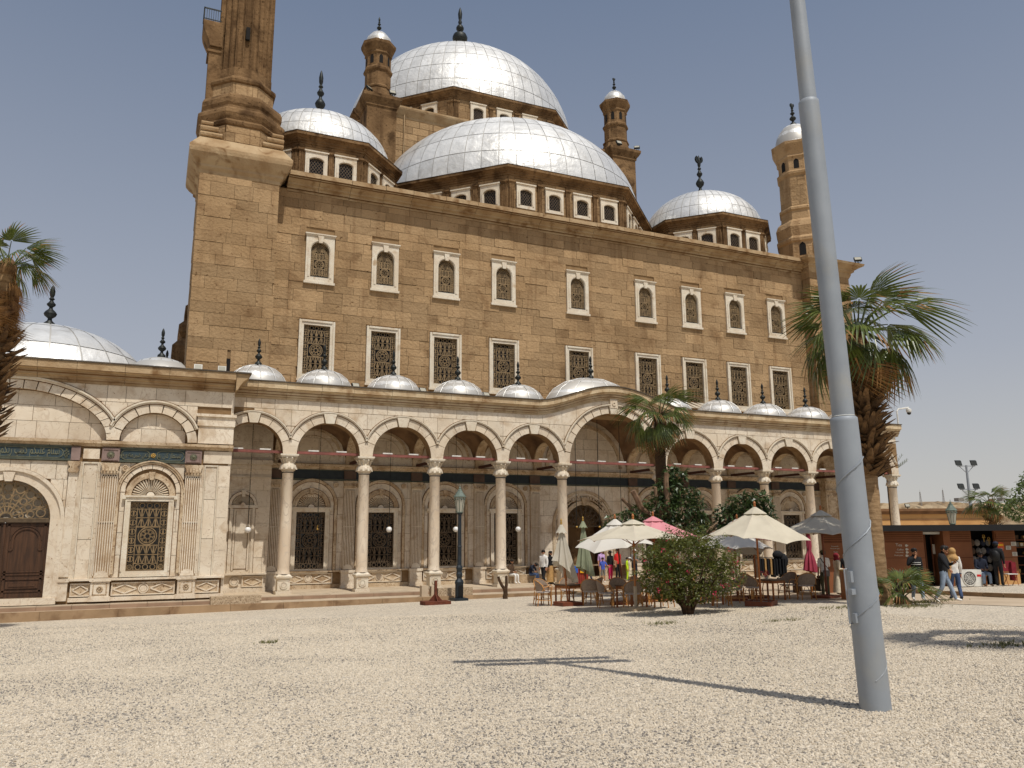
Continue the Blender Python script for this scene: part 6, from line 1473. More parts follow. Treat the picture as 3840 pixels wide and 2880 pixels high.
def folded(label, x, y, top, bot, rad, fab, base='box', seed=1, lean=(0, 0), z0=None, tied=None, skew=0.0, pole='teak', rz=0.0):
    rr = random.Random(seed); zb = gz(x, y) if z0 is None else z0; H = top-zb; h = bot-zb
    p = root('folded_parasol', label, 'parasol', (x, y, zb), 'folded parasols at the cafe', rz); tx, ty = lean
    b = MB(); b.tube([(0, 0, 0), (tx, ty, H)], .03, 9); b.build('pole', M[pole], p, 50)
    b = MB()
    if base == 'box': b.box(-.4, .4, -.4, .4, -.03, .14); b.build('base', M['teak_dark'], p)
    elif base == 'slab': b.box(-.4, .4, -.3, .3, -.03, .12); b.build('base', M['slab'], p)
    else: b.box(-.3, .3, -.3, .3, -.03, .06); b.build('base', M['stoneware'], p)
    b = MB(); n = 40; m = 9; vs = []
    for j in range(m+1):
        f = j/m
        for i in range(n):
            a = 2*PI*i/n; fold = .5+.5*math.cos(8*a+.3*math.sin(3*a)); hem = (.10+skew*math.cos(a))*f*f
            r = rad*(.08+.92*f**1.15)*(.62+.38*fold)
            if tied: r *= 1-.55*math.exp(-((f-tied)/.10)**2)
            z = H*.985-(H*.985-h)*f-hem*rad*1.6; vs.append((tx*z/H+r*math.cos(a), ty*z/H+r*math.sin(a)*.8, z))
    b.add(vs, [(j*n+i, (j+1)*n+i, (j+1)*n+(i+1) % n, j*n+(i+1) % n) for j in range(m) for i in range(n)]); c = b.build('canopy', M[fab], p, 30)
    b = MB(); n = 24; vs = []
    for j in range(4):
        f = j/3
        for i in range(n): a = 2*PI*i/n; r = rad*(.1+.3*f)*(1+.14*f*math.cos(8*a)); z = H-.02-.3*f-.03*f*math.cos(8*a); vs.append((tx+r*math.cos(a), ty+r*math.sin(a), z))
    b.add(vs, [(j*n+i, (j+1)*n+i, (j+1)*n+(i+1) % n, j*n+(i+1) % n) for j in range(3) for i in range(n)]); b.build('vent_cap', M[fab], c, 40)
    b = MB(); b.lathe([(.03, H-.03), (.045, H+.05), (.025, H+.1), (.04, H+.14), (.003, H+.22)], tx, ty, 8); b.build('finial', M['gold'], p, 40)
    for k in range(3): q = MB(); q.tube([(tx*.3+.05*math.cos(k*2.1), ty*.3+.05*math.sin(k*2.1), h-.4+.1*k), (tx+.03*math.cos(k*2.1), ty+.03*math.sin(k*2.1), h+.5)], .014, 5); q.build('rib', M[pole], p)
    return p
parasol('open cream parasol on a wooden pole with white base slab, left of the bush', 14.15, 22.25, 3.42, 2.78, 1.8, 'cream', 'teak', 'slab', .25, 1, nf=8, fin='teak')
parasol('open off white parasol with drooping edge, behind the cream one near the doorway', 15.75, 25.5, 3.5, 2.62, 1.5, 'offwhite', 'teak_dark', 'flat', .5, 2, lean=(-.35, .1), droop=(PI, .28))
parasol('open pale pink parasol just behind the top of the bush', 17.5, 26.1, 3.62, 2.85, 1.75, 'pink', 'teak', 'flat', .1, 3)
parasol('open white parasol half hidden by the fig tree', 20.6, 25.0, 3.5, 2.75, 1.55, 'offwhite', 'teak', 'flat', .3, 4)
parasol('large open cream parasol standing in a brown box base, right of the bush', 18.05, 20.95, 3.8, 2.88, 1.66, 'cream', 'teak', 'box', .62, 5, lean=(-.3, -.05), droop=(-2.2, .22))
parasol('open grey parasol beside the mast, next to the slatted counter', 22.45, 22.55, 3.78, 2.92, 1.7, 'greige', 'teak_dark', 'flat', .2, 6)
parasol('open dark pink parasol seen beneath the edge of the large cream one', 21.0, 24.6, 3.5, 2.72, 1.5, 'darkpink', 'teak', 'flat', .5, 7)
parasol('smaller off white parasol with limp hem below the large cream one', 19.6, 24.0, 3.25, 2.45, 1.35, 'offwhite', 'teak_dark', 'flat', .9, 8, droop=(-.4, .3))
folded('folded grey parasol hanging over the table nearest the great door', 14.0, 26.55, 3.36, 1.72, .52, 'greige', 'box', 1, (-.22, 0), None, None, .5)
folded('folded green parasol right behind the grey one, before the dark doorway', 18.75, 33.7, 3.62, 1.35, .5, 'greenish', 'slab', 2, (-.1, 0), .19, None, .3, 'teak_dark')
folded('folded pink parasol tied at the middle, beside the bag rack', 23.75, 24.6, 3.3, 1.55, .32, 'darkpink', 'slab', 3, (0, 0), None, .55, .1)
# rattan chair
def chair():
    p = root('rattan_chair', 'rattan cafe chair', 'chair', (0, 0, 0), 'rattan chairs at the cafe tables')
    b = MB(); b.lathe([(.02, .445), (.24, .445), (.25, .46), (.24, .475), (.02, .475)], 0, 0, 16); b.build('seat', M['weave_light'], p, 40)
    b = MB(); n = 10; vs = []
    for j in range(5):
        for i in range(n+1):
            a = PI*(i/n); t = j/4; zt = .50+(.36*math.sin(a)**.55+.02)*t; r = .27+.03*t; y = .02+.24*math.sin(a)+.06*t*math.sin(a); vs.append((r*math.cos(a), y, zt))
    k = n+1; fs = [(j*k+i, j*k+i+1, (j+1)*k+i+1, (j+1)*k+i) for j in range(4) for i in range(n)]
    b.add(vs, fs); b.add([(x*.96, y-.012, z) for x, y, z in vs], [f[::-1] for f in fs]); bk = b.build('backrest', M['weave'], p, 60)
    b = MB(); b.tube([vs[4*k+i] for i in range(n+1)], .016, 6); b.build('back_frame', M['cane'], p, 60)
    for s_ in (-1, 1):
        b = MB(); b.tube([(s_*.23, -.2, 0), (s_*.22, -.19, .45), (s_*.26, -.2, .62), (s_*.29, -.1, .67), (s_*.3, .05, .62), (s_*.29, .1, .5)], .016, 6); b.build('arm', M['cane'], p, 60)
        for y, q in ((-.19, -.02), (.2, .05)): b = MB(); b.tube([(s_*.22, y+q, 0), (s_*.205, y, .45)], .016, 6); b.build('leg', M['cane'], p, 60)
        b = MB(); b.tube([(s_*.22, -.2, .12), (s_*.12, -.18, .4), (s_*.02, -.18, .44)], .011, 5); b.tube([(s_*.215, -.18, .2), (s_*.21, .2, .2)], .011, 5); b.tube([(s_*.21, .22, .14), (s_*.1, .2, .42)], .011, 5); b.build('brace', M['cane'], p, 60)
    return p
CH = chair()
CHS = [(13.35, 27.2, 1.3, 'rattan chair with pale seat left of the table under the folded grey parasol'), (13.75, 28.1, .2, 'rattan chair behind the folded grey parasol table, nearest the terrace'), (14.75, 28.0, -.5, 'rattan chair half hidden behind the folded grey parasol'), (14.62, 26.0, 2.6, 'rattan chair with printed back in front of the folded grey parasol table'), (15.2, 26.75, -1.7, 'rattan chair at the right of the folded grey parasol table'),
       (14.35, 24.4, 1.2, 'rattan chair under the cream parasol with sunlit back half'), (15.3, 25.15, -.4, 'dark rattan chair behind the cream parasol pole, nearest the people in line'), (14.55, 23.05, 2.9, 'rattan chair with a picture print on its back beside the cream parasol pole'), (15.75, 23.7, -1.2, 'shaded rattan chair between the cream parasol and the bush'), (15.55, 22.75, -2.6, 'rattan chair with curved cane arms just left of the bush'), (16.5, 25.6, .3, 'rattan chair in shade behind the left part of the bush'), (16.1, 24.8, -.8, 'rattan chair in shade above the left flank of the bush'),
       (17.15, 21.75, 2.7, 'rattan chair in front right of the bush, low in shade'), (18.25, 22.5, -1.9, 'rattan chair left of the large parasol pole, facing the bush'), (17.9, 23.7, -.2, 'rattan chair at the far side of the table right of the bush'), (19.5, 23.0, 1.6, 'rattan chair directly behind the large parasol pole'), (20.35, 24.15, .2, 'dark backed rattan chair facing the camera at the right table'), (21.3, 22.35, 2.7, 'rattan chair with printed back at the right table, nearest the slatted counter'), (21.5, 23.5, -1.4, 'rattan chair at the far right table behind the printed one')]
for i, (x, y, rz, lb) in enumerate(CHS):
    o = CH if i == 0 else copy_tree(CH); o.location = on(x, y, -.01); o.rotation_euler = (0, 0, rz); o['label'] = lb; o.scale = (1.1, 1.1, 1.08)
def table():
    p = root('cafe_table', 'cafe table', 'table', (0, 0, 0), 'brown cafe tables'); b = MB(); b.box(-.4, .4, -.4, .4, .71, .75); b.build('tabletop', M['tabletop'], p)
    for sx in (-1, 1):
        for sy in (-1, 1): b = MB(); b.box(sx*.35-.025, sx*.35+.025, sy*.35-.025, sy*.35+.025, 0, .71); b.build('leg', M['teak'], p)
    b = MB(); b.box(-.35, .35, -.36, -.34, .62, .71); b.box(-.35, .35, .34, .36, .62, .71); b.box(-.36, -.34, -.35, .35, .62, .71); b.box(.34, .36, -.35, .35, .62, .71); b.build('apron', M['teak'], p); return p
TB = table()
for i, (x, y, rz, lb) in enumerate(((14.35, 27.1, .3, 'brown table under the folded grey parasol'), (15.05, 23.9, .2, 'brown table under the cream parasol left of the bush'), (17.35, 22.75, .4, 'brown table just right of the bush with a plant pot'), (20.35, 23.1, .25, 'brown table between the large parasol pole and the slatted counter'))):
    o = TB if i == 0 else copy_tree(TB); o.location = on(x, y, -.01); o.rotation_euler = (0, 0, rz); o['label'] = lb
def flowerpot(label, loc):
    p = root('flower_pot', label, 'plant pot', loc, 'little plant pots on cafe tables'); b = MB(); b.lathe([(.05, 0), (.07, .12), (.075, .13)], 0, 0, 10); b.build('pot', M['greige'], p); b = MB(); leaf_cloud(b, [(0, 0, .2, .11, .11, .08, 1)], random.Random(4), 40, .1, .04, m=0); b.build('plant', M['flower'] if 'red' in label else M['greenleaf'], p)
flowerpot('little pot with reddish plant on the table right of the big parasol pole', on(20.2, 23.1, .74)); flowerpot('little pot with red flowers on the table beside the bush', on(17.5, 22.75, .74))
b = MB(); b.box(-.07, .07, -.04, .04, 0, .02); b.arc(0, .02, .05, .06, 0, PI, -.02, .02, 10); o = b.build('napkin_holder', M['iron']); o.location = on(20.65, 22.95, .742); tag(o, 'small metal napkin holder on the right cafe table', 'napkin holder')
# bins and counter
def slat_box(name, label, cat, x, y, rz, w, d, h, mat, top, n, z0=None):
    p = root(name, label, cat, (x, y, gz(x, y)-.01 if z0 is None else z0), None, rz); b = MB(); b.box(-w/2+.02, w/2-.02, -d/2+.02, d/2-.02, .02, h-.05); b.build('body', M['dark'], p)
    for i in range(n):
        x0 = -w/2+w*i/n+.008; x1 = -w/2+w*(i+1)/n-.008
        for y0, y1 in ((-d/2, -d/2+.025), (d/2-.025, d/2)): b = MB(); b.box(x0, x1, y0, y1, 0, h-.04); b.build('slat', M[mat], p)
    m = max(2, round(n*d/w))
    for i in range(m):
        for s_ in (-1, 1): b = MB(); xx = s_*(w/2-.005); b.box(xx-.012, xx+.012, -d/2+d*i/m+.008, -d/2+d*(i+1)/m-.008, 0, h-.04); b.build('slat', M[mat], p)
    b = MB(); b.box(-w/2-.03, w/2+.03, -d/2-.03, d/2+.03, h-.04, h); b.build('top', M[top], p); return p
slat_box('slatted_counter', 'orange slatted wooden counter with yellow top left of the mast', 'counter', 22.4, 21.15, -.5, .85, .55, 1.0, 'teak', 'gold', 6)
rbn = slat_box('litter_bin', 'red slatted twin litter bin with yellow and blue signs, behind the folded grey parasol', 'litter bin', 19.9, 36.8, -.25, 1.15, .5, .98, 'bin_red', 'gold', 10, .47)
for x, mt in ((.28, 'yellow'), (-.1, 'bluep')): b = MB(); b.box(x-.13, x+.13, -.3, -.275, .6, .95); b.build('sign_panel', M[mt], rbn)
# bag rack
p = root('bag_rack', 'metal rail hung with dark jackets and a brown bag by the arcade', 'clothes rack', (25.3, 28.6, gz(25.3, 28.6)), None, -.35); b = MB()
for s_ in (-1, 1): b.tube([(s_*.7, 0, 0), (s_*.7, 0, 1.45)], .015, 6); b.tube([(s_*.7, -.25, .02), (s_*.7, .25, .02)], .015, 6)
b.tube([(-.75, 0, 1.45), (.75, 0, 1.45)], .015, 6); b.build('rail', M['iron'], p)
rr = random.Random(6)
for i in range(11):
    x = -.68+.13*i; b = MB(); hh = rr.uniform(.6, .85); b.obox((x, 0, 1.38-hh/2), (.04, .012, 0), (rr.uniform(-.03, .03), .22, 0), (0, 0, hh/2)); b.obox((x, 0, 1.36), (.025, 0, 0), (0, .12, 0), (0, 0, .05)); b.obox((x+.01, .2, 1.2), (.03, 0, 0), (0, .05, .0), (0, .05, .17)); b.build('garment', M['c_brown'] if i == 0 else M['c_tan'] if i in (3, 5) else M['c_black'], p)
b = MB(); b.ball((.35, 0, 1.55), .25, 10, 6, sc=(1, .7, .8)); b.ball((.6, .05, 1.3), .3, 10, 6, sc=(.8, .7, 1.1)); b.build('coat_heap', M['c_black'], p, 60)
# low rubble heap beside it
p = root('goods_table', 'low table of dark souvenirs and bags behind the grey parasol pole', 'market stall', (25.2, 26.4, gz(25.2, 26.4))); b = MB(); b.box(-.6, .6, -.3, .3, .5, .55); [b.box(sx*.5-.03, sx*.5+.03, -.25, .25, 0, .5) for sx in (-1, 1)]; b.build('stand', M['wood'], p)
b = MB(); [b.ball((rr.uniform(-.5, .5), rr.uniform(-.25, .25), .62), rr.uniform(.07, .13), 7, 5, sc=(1.2, 1, .7)) for i in range(16)]; b.build('souvenirs', M['c_black'], p, 60)
# lamp posts
def lamp(label, x, y, z, s_=1.0, rz=0):
    p = root('street_lamp', label, 'street lamp', (x, y, z), 'cast iron street lamps', rz); b = MB()
    b.box(-.33, .33, -.33, .33, -.05, .12); b.build('foot', M['lampgreen'], p)
    b = MB(); b.lathe([(.2, .1), (.2, .75), (.22, .78), (.22, .86), (.17, .92), (.12, 1.0), (.15, 1.12), (.16, 1.2), (.12, 1.3), (.15, 1.42), (.16, 1.5), (.11, 1.6), (.1, 2.4), (.12, 2.44), (.095, 2.5), (.085, 3.9), (.14, 3.97), (.14, 4.02)], 0, 0, 8); po = b.build('post', M['lampgreen'], p)
    b = MB(); b.box(-.11, .11, -.215, -.19, .2, .7); b.build('hatch', M['dark'], po)
    b = MB(); b.lathe([(.15, 4.03), (.26, 4.72)], 0, 0, 8, PI/8, PI/8+2*PI); la = b.build('lantern', M['lampglass'], p)
    b = MB()
    for i in range(8): a = PI/8+i*PI/4; b.tube([(.152*math.cos(a), .152*math.sin(a), 4.03), (.262*math.cos(a), .262*math.sin(a), 4.73)], .014, 4)
    for i in range(8): a = i*PI/4; b.ball((.24*math.cos(a), .24*math.sin(a), 4.64), .05, 6, 4)
    b.lathe([(.14, 4.0), (.18, 4.03), (.15, 4.06)], 0, 0, 8); b.build('lantern_frame', M['copper'], la)
    b = MB(); b.lathe([(.3, 4.72), (.31, 4.76), (.27, 4.8), (.2, 4.9), (.12, 5.02), (.1, 5.1), (.05, 5.12), (.06, 5.17), (.02, 5.22), (.004, 5.36)], 0, 0, 8, PI/8, PI/8+2*PI); b.build('lantern_roof', M['copper'], p)
    p.scale = (s_, s_, s_); return p
lamp('green cast iron street lamp standing on the gravel before the arcade', 12.55, 34.0, gz(12.55, 34)-.0, .95)
# rusty stand, ramps
p = root('rusty_stand', 'low rusty iron post stand with square foot, left of the street lamp', 'post stand', on(10.75, 31.9)); b = MB(); b.box(-.55, .55, -.35, .35, -.02, .14); b.build('foot', M['rust'], p)
b = MB(); b.box(-.05, .05, -.05, .05, .14, .95); b.build('post', M['rust'], p)
for a in range(4): b = MB(); c, s_ = math.cos(a*PI/2), math.sin(a*PI/2); b.prism([(0.05, .14), (.3, .14), (.05, .42)], -.015, .015); b.xform(Matrix.Rotation(a*PI/2, 4, 'Z')); b.build('gusset', M['rust'], p)
for x0, x1, lb in ((2.35, 4.3, 'wide pebble dashed concrete ramp slab on the terrace beside the wing corner'), (11.9, 13.55, 'pebble dashed concrete ramp slab on the terrace behind the street lamp')):
    b = MB(); xprism(b, [(34.95, .29), (36.3, .29), (36.3, .56), (36.1, .58), (34.95, .62 if x0 < 5 else .66)], x0, x1); o = b.build('ramp_slab', M['pebblecast']); tag(o, lb, 'ramp', 'concrete ramp slabs on the terrace')
b = MB(); b.box(11.15, 11.45, 35.0, 35.3, .3, .78); b.box(11.6, 11.85, 35.0, 35.3, .3, .74); tag(b.build('stone_bollards', M['slab']), 'pair of small grey stone blocks left of the ramp slab by the lamp', 'stone blocks')
# hanging globe lamps under the arcade
for i, (x, lb) in enumerate(((4.05, 'white globe lamp hanging in the leftmost bay by the blind niche'), (7.22, None), (10.72, 'white globe lamp hanging before the second grilled window from the left'), (14.22, 'white globe lamp hanging just left of the street lamp post'), (17.72, 'white globe lamp hanging left of the great door bay'), (34.7, 'white globe lamp hanging at the right end of the arcade'))):
    p = root('hanging_lamp', lb or 'bare bulb on a long chain in the second bay from the left', 'hanging lamp', (x, 39.1, 3.2), 'lamps hanging in the arcade'); b = MB()
    n = 16
    for k in range(n): z = .22+k*.32; b.tube([(0, 0, z), (0, 0, z+.3)], .012 if k > 4 else .016, 4)
    b.build('chain', M['iron'], p)
    if lb: b = MB(); b.ball((0, 0, .08), .145, 14, 9); b.build('globe', M['globe'], p, 60); b = MB(); b.lathe([(.05, .2), (.07, .22), (.03, .26)], 0, 0, 8); b.build('holder', M['gold'], p)
    else: b = MB(); b.ball((0, 0, .1), .05, 8, 5); b.tube([(0, 0, .1), (0, 0, .3)], .03, 6); b.build('bulb', M['gold'], p)
for x, y, lb in ((21.2, 39.0, 'bare lamp cable in the wide central bay, left of the door axis'), (22.4, 38.6, 'bare lamp cable in the wide central bay, hanging on the door axis'), (24.0, 38.9, 'bare lamp cable in the wide central bay, right of the door axis')):
    p = root('hanging_lamp', lb, 'hanging lamp', (x, y, 3.3), 'bare lamp cables in the central bay'); b = MB(); b.tube([(0, 0, .1), (0, 0, 6.0)], .018, 5); b.build('cable', M['iron'], p); b = MB(); b.ball((0, 0, .08), .06, 8, 5); b.build('bulb', M['gold'], p)
# roof floodlights
def flood(label, x, y, z, rz, tilt=.5, s_=1.0, mat='iron'):
    p = root('floodlight', label, 'floodlight', (x, y, z), 'floodlights on the mosque roofs', rz); b = MB(); b.box(-.02, .02, -.02, .02, 0, .12); b.arc(0, .22, .17, .19, PI, 2*PI, -.015, .015, 8); b.build('bracket', M['iron'], p)
    b = MB(); b.obox((0, 0, .24), (.18, 0, 0), (0, .05*math.cos(tilt), .05*math.sin(tilt)), (0, -.14*math.sin(tilt), .14*math.cos(tilt))); bd = b.build('housing', M[mat], p); b = MB(); n = Vector((0, -math.cos(tilt), -math.sin(tilt))); b.obox(Vector((0, 0, .24))+n*.052, (.15, 0, 0), n*.006, (0, -.11*math.sin(tilt), .11*math.cos(tilt))); b.build('lens', M['lampglass'], bd); p.scale = (s_,)*3
flood('white square floodlight on the roof ledge at the foot of the minaret base, left one', 1.45, 39.2, 10.5, 0, -.3, 1.0, 'white'); flood('white square floodlight on the roof ledge close to the dark slit of the minaret base', 2.5, 39.2, 10.5, 0, -.2, 1.0, 'white')
for x, lb in ((8.95, 'grey floodlight on a bracket between the second and third small domes'), (12.5, 'dark floodlight between the third and fourth small domes'), (16.1, 'dark floodlight between the fourth and fifth small domes')): flood(lb, x, 39.6, 10.2, .2, -.6, 1.1)
flood('dark floodlight on the lip of the left turret pier', 11.75, 50.6, 33.45, .6, -.7, 1.3); flood('dark floodlight at the middle of the left turret pier lip', 13.4, 50.5, 33.45, 0, -.5, 1.3); flood('dark floodlight on the right turret pier lip, left one', 32.0, 50.5, 33.45, 0, -.5, 1.3); flood('dark floodlight on the outer corner of the right turret pier', 33.75, 50.6, 33.45, -.6, -.7, 1.3); flood('dark floodlight on the outer corner of the corner tower cornice', 44.3, 39.2, 21.65, -.6, -.7, 1.4)
p = root('security_camera', 'white dome camera on a bent arm over the right end of the arcade roof', 'camera', (44.1, 37.0, 9.9)); b = MB(); b.tube([(0, 0, 0), (0, 0, .9), (.15, 0, 1.05), (1.1, 0, 1.2)], .05, 6); b.build('arm', M['white'], p); b = MB(); b.lathe([(.13, .85), (.17, .95), (.17, 1.08), (.05, 1.15)], 1.1, 0, 10); b.build('housing', M['white'], p); b = MB(); b.ball((1.1, 0, .85), .14, 10, 6); b.build('dome_lens', M['pane'], p, 60)
# floodlight mast in the foreground
mx, my = 7.28, 6.74; mz = gz(mx, my)-.03
p = root('floodlight_mast', 'tall stepped grey steel floodlight mast rising through the right foreground', 'mast', (mx, my, mz)); p.rotation_euler = (0, R(-2.05), 0)
H1, H2, H3 = 3.22, 7.15, 11.15
def weld(b, z0, z1, r0, turns, ph):
    n = 40; pts = []
    for i in range(n+1):
        f = i/n; a = ph+turns*2*PI*f; r = r0+.004; pts.append((r*math.cos(a), r*math.sin(a), z0+(z1-z0)*f))
    b.tube(pts, .008, 4)
b = MB(); b.lathe([(.162, 0), (.16, .5), (.15, H1-.06), (.148, H1-.02), (.122, H1)], 0, 0, 40); lo = b.build('lower_section', M['mastgrey'], p, 50); b = MB(); weld(b, .35, 2.75, .157, 3.2, -2.2); b.build('weld_seam', M['mastgrey'], lo, 60)
b = MB(); b.lathe([(.122, H1-.05), (.12, H2-.06), (.118, H2-.02), (.098, H2)], 0, 0, 36); b.build('middle_section', M['mastgrey'], p, 50)
b = MB(); b.lathe([(.1, H2-.05), (.075, H3)], 0, 0, 32); b.build('upper_section', M['mastgrey'], p, 50)
b = MB(); b.lathe([(.118, H1-.004), (.13, H1+.004), (.119, H1+.012)], 0, 0, 36); b.build('joint_bead', M['mastpaint'], p, 60)
b = MB(); a0 = R(186)
e = Vector((math.cos(a0), math.sin(a0), 0)); s_ = Vector((-e.y, e.x, 0)); c = e*.157
b.tube([c+s_*-.05+Vector((0, 0, 1.52)), c+e*.05+s_*-.05+Vector((0, 0, 1.52)), c+e*.05+s_*-.05+Vector((0, 0, .94)), c+s_*-.05+Vector((0, 0, .94))], .009, 5)
b.obox(c+e*.01+Vector((0, 0, 1.44)), s_*.02, e*.03, (0, 0, .06)); b.obox(c+e*.02+Vector((0, 0, 1.28)), s_*.03, e*.04, (0, 0, .03)); b.obox(c+e*.01+Vector((0, 0, 1.0)), s_*.02, e*.025, (0, 0, .05)); b.build('latch', M['mastgrey'], p)
ad = Vector((math.cos(R(-25)), math.sin(R(-25)), 0))
for z, L_ in ((H3-.05, 1.0), (H3-1.1, .92)):
    b = MB(); b.obox((0, 0, z), ad*L_, Vector((-ad.y, ad.x, 0))*.03, (0, 0, .03)); arm = b.build('crossarm', M['mastgrey'], p)
    for f in (-1, -.45, .45, 1):
        c = ad*L_*f; b = MB(); b.obox((c.x, c.y-.05, z+.2), ad*.3, Vector((-ad.y, ad.x, 0))*.13+Vector((0, 0, .07)), Vector((0, 0, .22))+Vector((ad.y, -ad.x, 0))*.1); b.build('lamp_head', M['iron'], arm)
# ---------------------------------------------------------------- people
BASEJ = dict(pelvis=(0,0,.93), waist=(0,-.005,1.08), chest=(0,-.01,1.30), neck=(0,.0,1.47), hb=(0,-.01,1.55), head=(0,-.02,1.635), top=(0,-.01,1.70),
             shL=(.18,0,1.405), elL=(.215,.02,1.13), wrL=(.22,-.04,.88), haL=(.225,-.06,.80), shR=(-.18,0,1.405), elR=(-.215,.02,1.13), wrR=(-.22,-.04,.88), haR=(-.225,-.06,.80),
             hiL=(.09,0,.88), knL=(.1,-.02,.49), anL=(.1,.02,.09), toL=(.11,-.15,.045), hiR=(-.09,0,.88), knR=(-.1,-.02,.49), anR=(-.1,.02,.09), toR=(-.11,-.15,.045))
RADJ = dict(pelvis=.135, waist=.125, chest=.15, neck=.055, hb=.06, head=.092, top=.07, shL=.066, elL=.046, wrL=.032, haL=.036, hiL=.088, knL=.062, anL=.045, toL=.036)
EDG = [('pelvis','waist','top'),('waist','chest','top'),('chest','neck','top'),('neck','hb','skin'),('hb','head','skin'),('head','top','skin')]
for s_ in 'LR': EDG += [('chest','sh'+s_,'top'),('sh'+s_,'el'+s_,'slv'),('el'+s_,'wr'+s_,'fore'),('wr'+s_,'ha'+s_,'hand'),('pelvis','hi'+s_,'bot'),('hi'+s_,'kn'+s_,'bot'),('kn'+s_,'an'+s_,'shin'),('an'+s_,'to'+s_,'shoe')]
PENDING = []
def person(label, loc, rz, h, pose=None, top='c_black', bot='c_jeans', shoe='c_black', skin='skin', sleeve='long', fat=1.0, hair='short', shorts=False, loose=1.0, extra=None, name='person', group=None):
    J = {k: Vector(v) for k, v in BASEJ.items()}
    for k, v in (pose or {}).items(): J[k] = Vector(v)
    names = list(J); idx = {n: i for i, n in enumerate(names)}
    me = bpy.data.meshes.new('body_skeleton'); me.from_pydata([tuple(J[n]) for n in names], [(idx[a], idx[b]) for a, b, _ in EDG], [])
    o = bpy.data.objects.new('body_skeleton', me); COL.objects.link(o)
    o.modifiers.new('skin', 'SKIN')
    sv = me.skin_vertices[0].data
    for n in names:
        r = RADJ.get(n, RADJ.get(n[:-1]+'L', .05))
        if n in ('pelvis', 'waist', 'chest'): r *= fat
        if n[:2] in ('sh', 'el') and sleeve == 'long': r *= 1.1*loose
        if n[:2] in ('hi', 'kn'): r *= 1.12
        if n[:2] == 'an': r *= 1.25 if not shorts else 1.0
        sv[idx[n]].radius = (r*(1.12 if n in ('pelvis', 'chest') else 1), r*(.82 if n in ('chest', 'waist', 'pelvis') and fat <= 1 else 1))
    sv[idx['pelvis']].use_root = True
    ss = o.modifiers.new('sub', 'SUBSURF'); ss.levels = 2; ss.render_levels = 2
    p = root(name, label, 'person', loc, group, rz); p.scale = (h/1.74,)*3
    PENDING.append((o, p, J, dict(top=top, bot=bot, shoe=shoe, skin=skin, sleeve=sleeve, hair=hair, shorts=shorts), extra))
    return p
def segd(p, a, b):
    d = b-a; t = max(0, min(1, (p-a).dot(d)/max(d.length_squared, 1e-9))); return (p-a-d*t).length
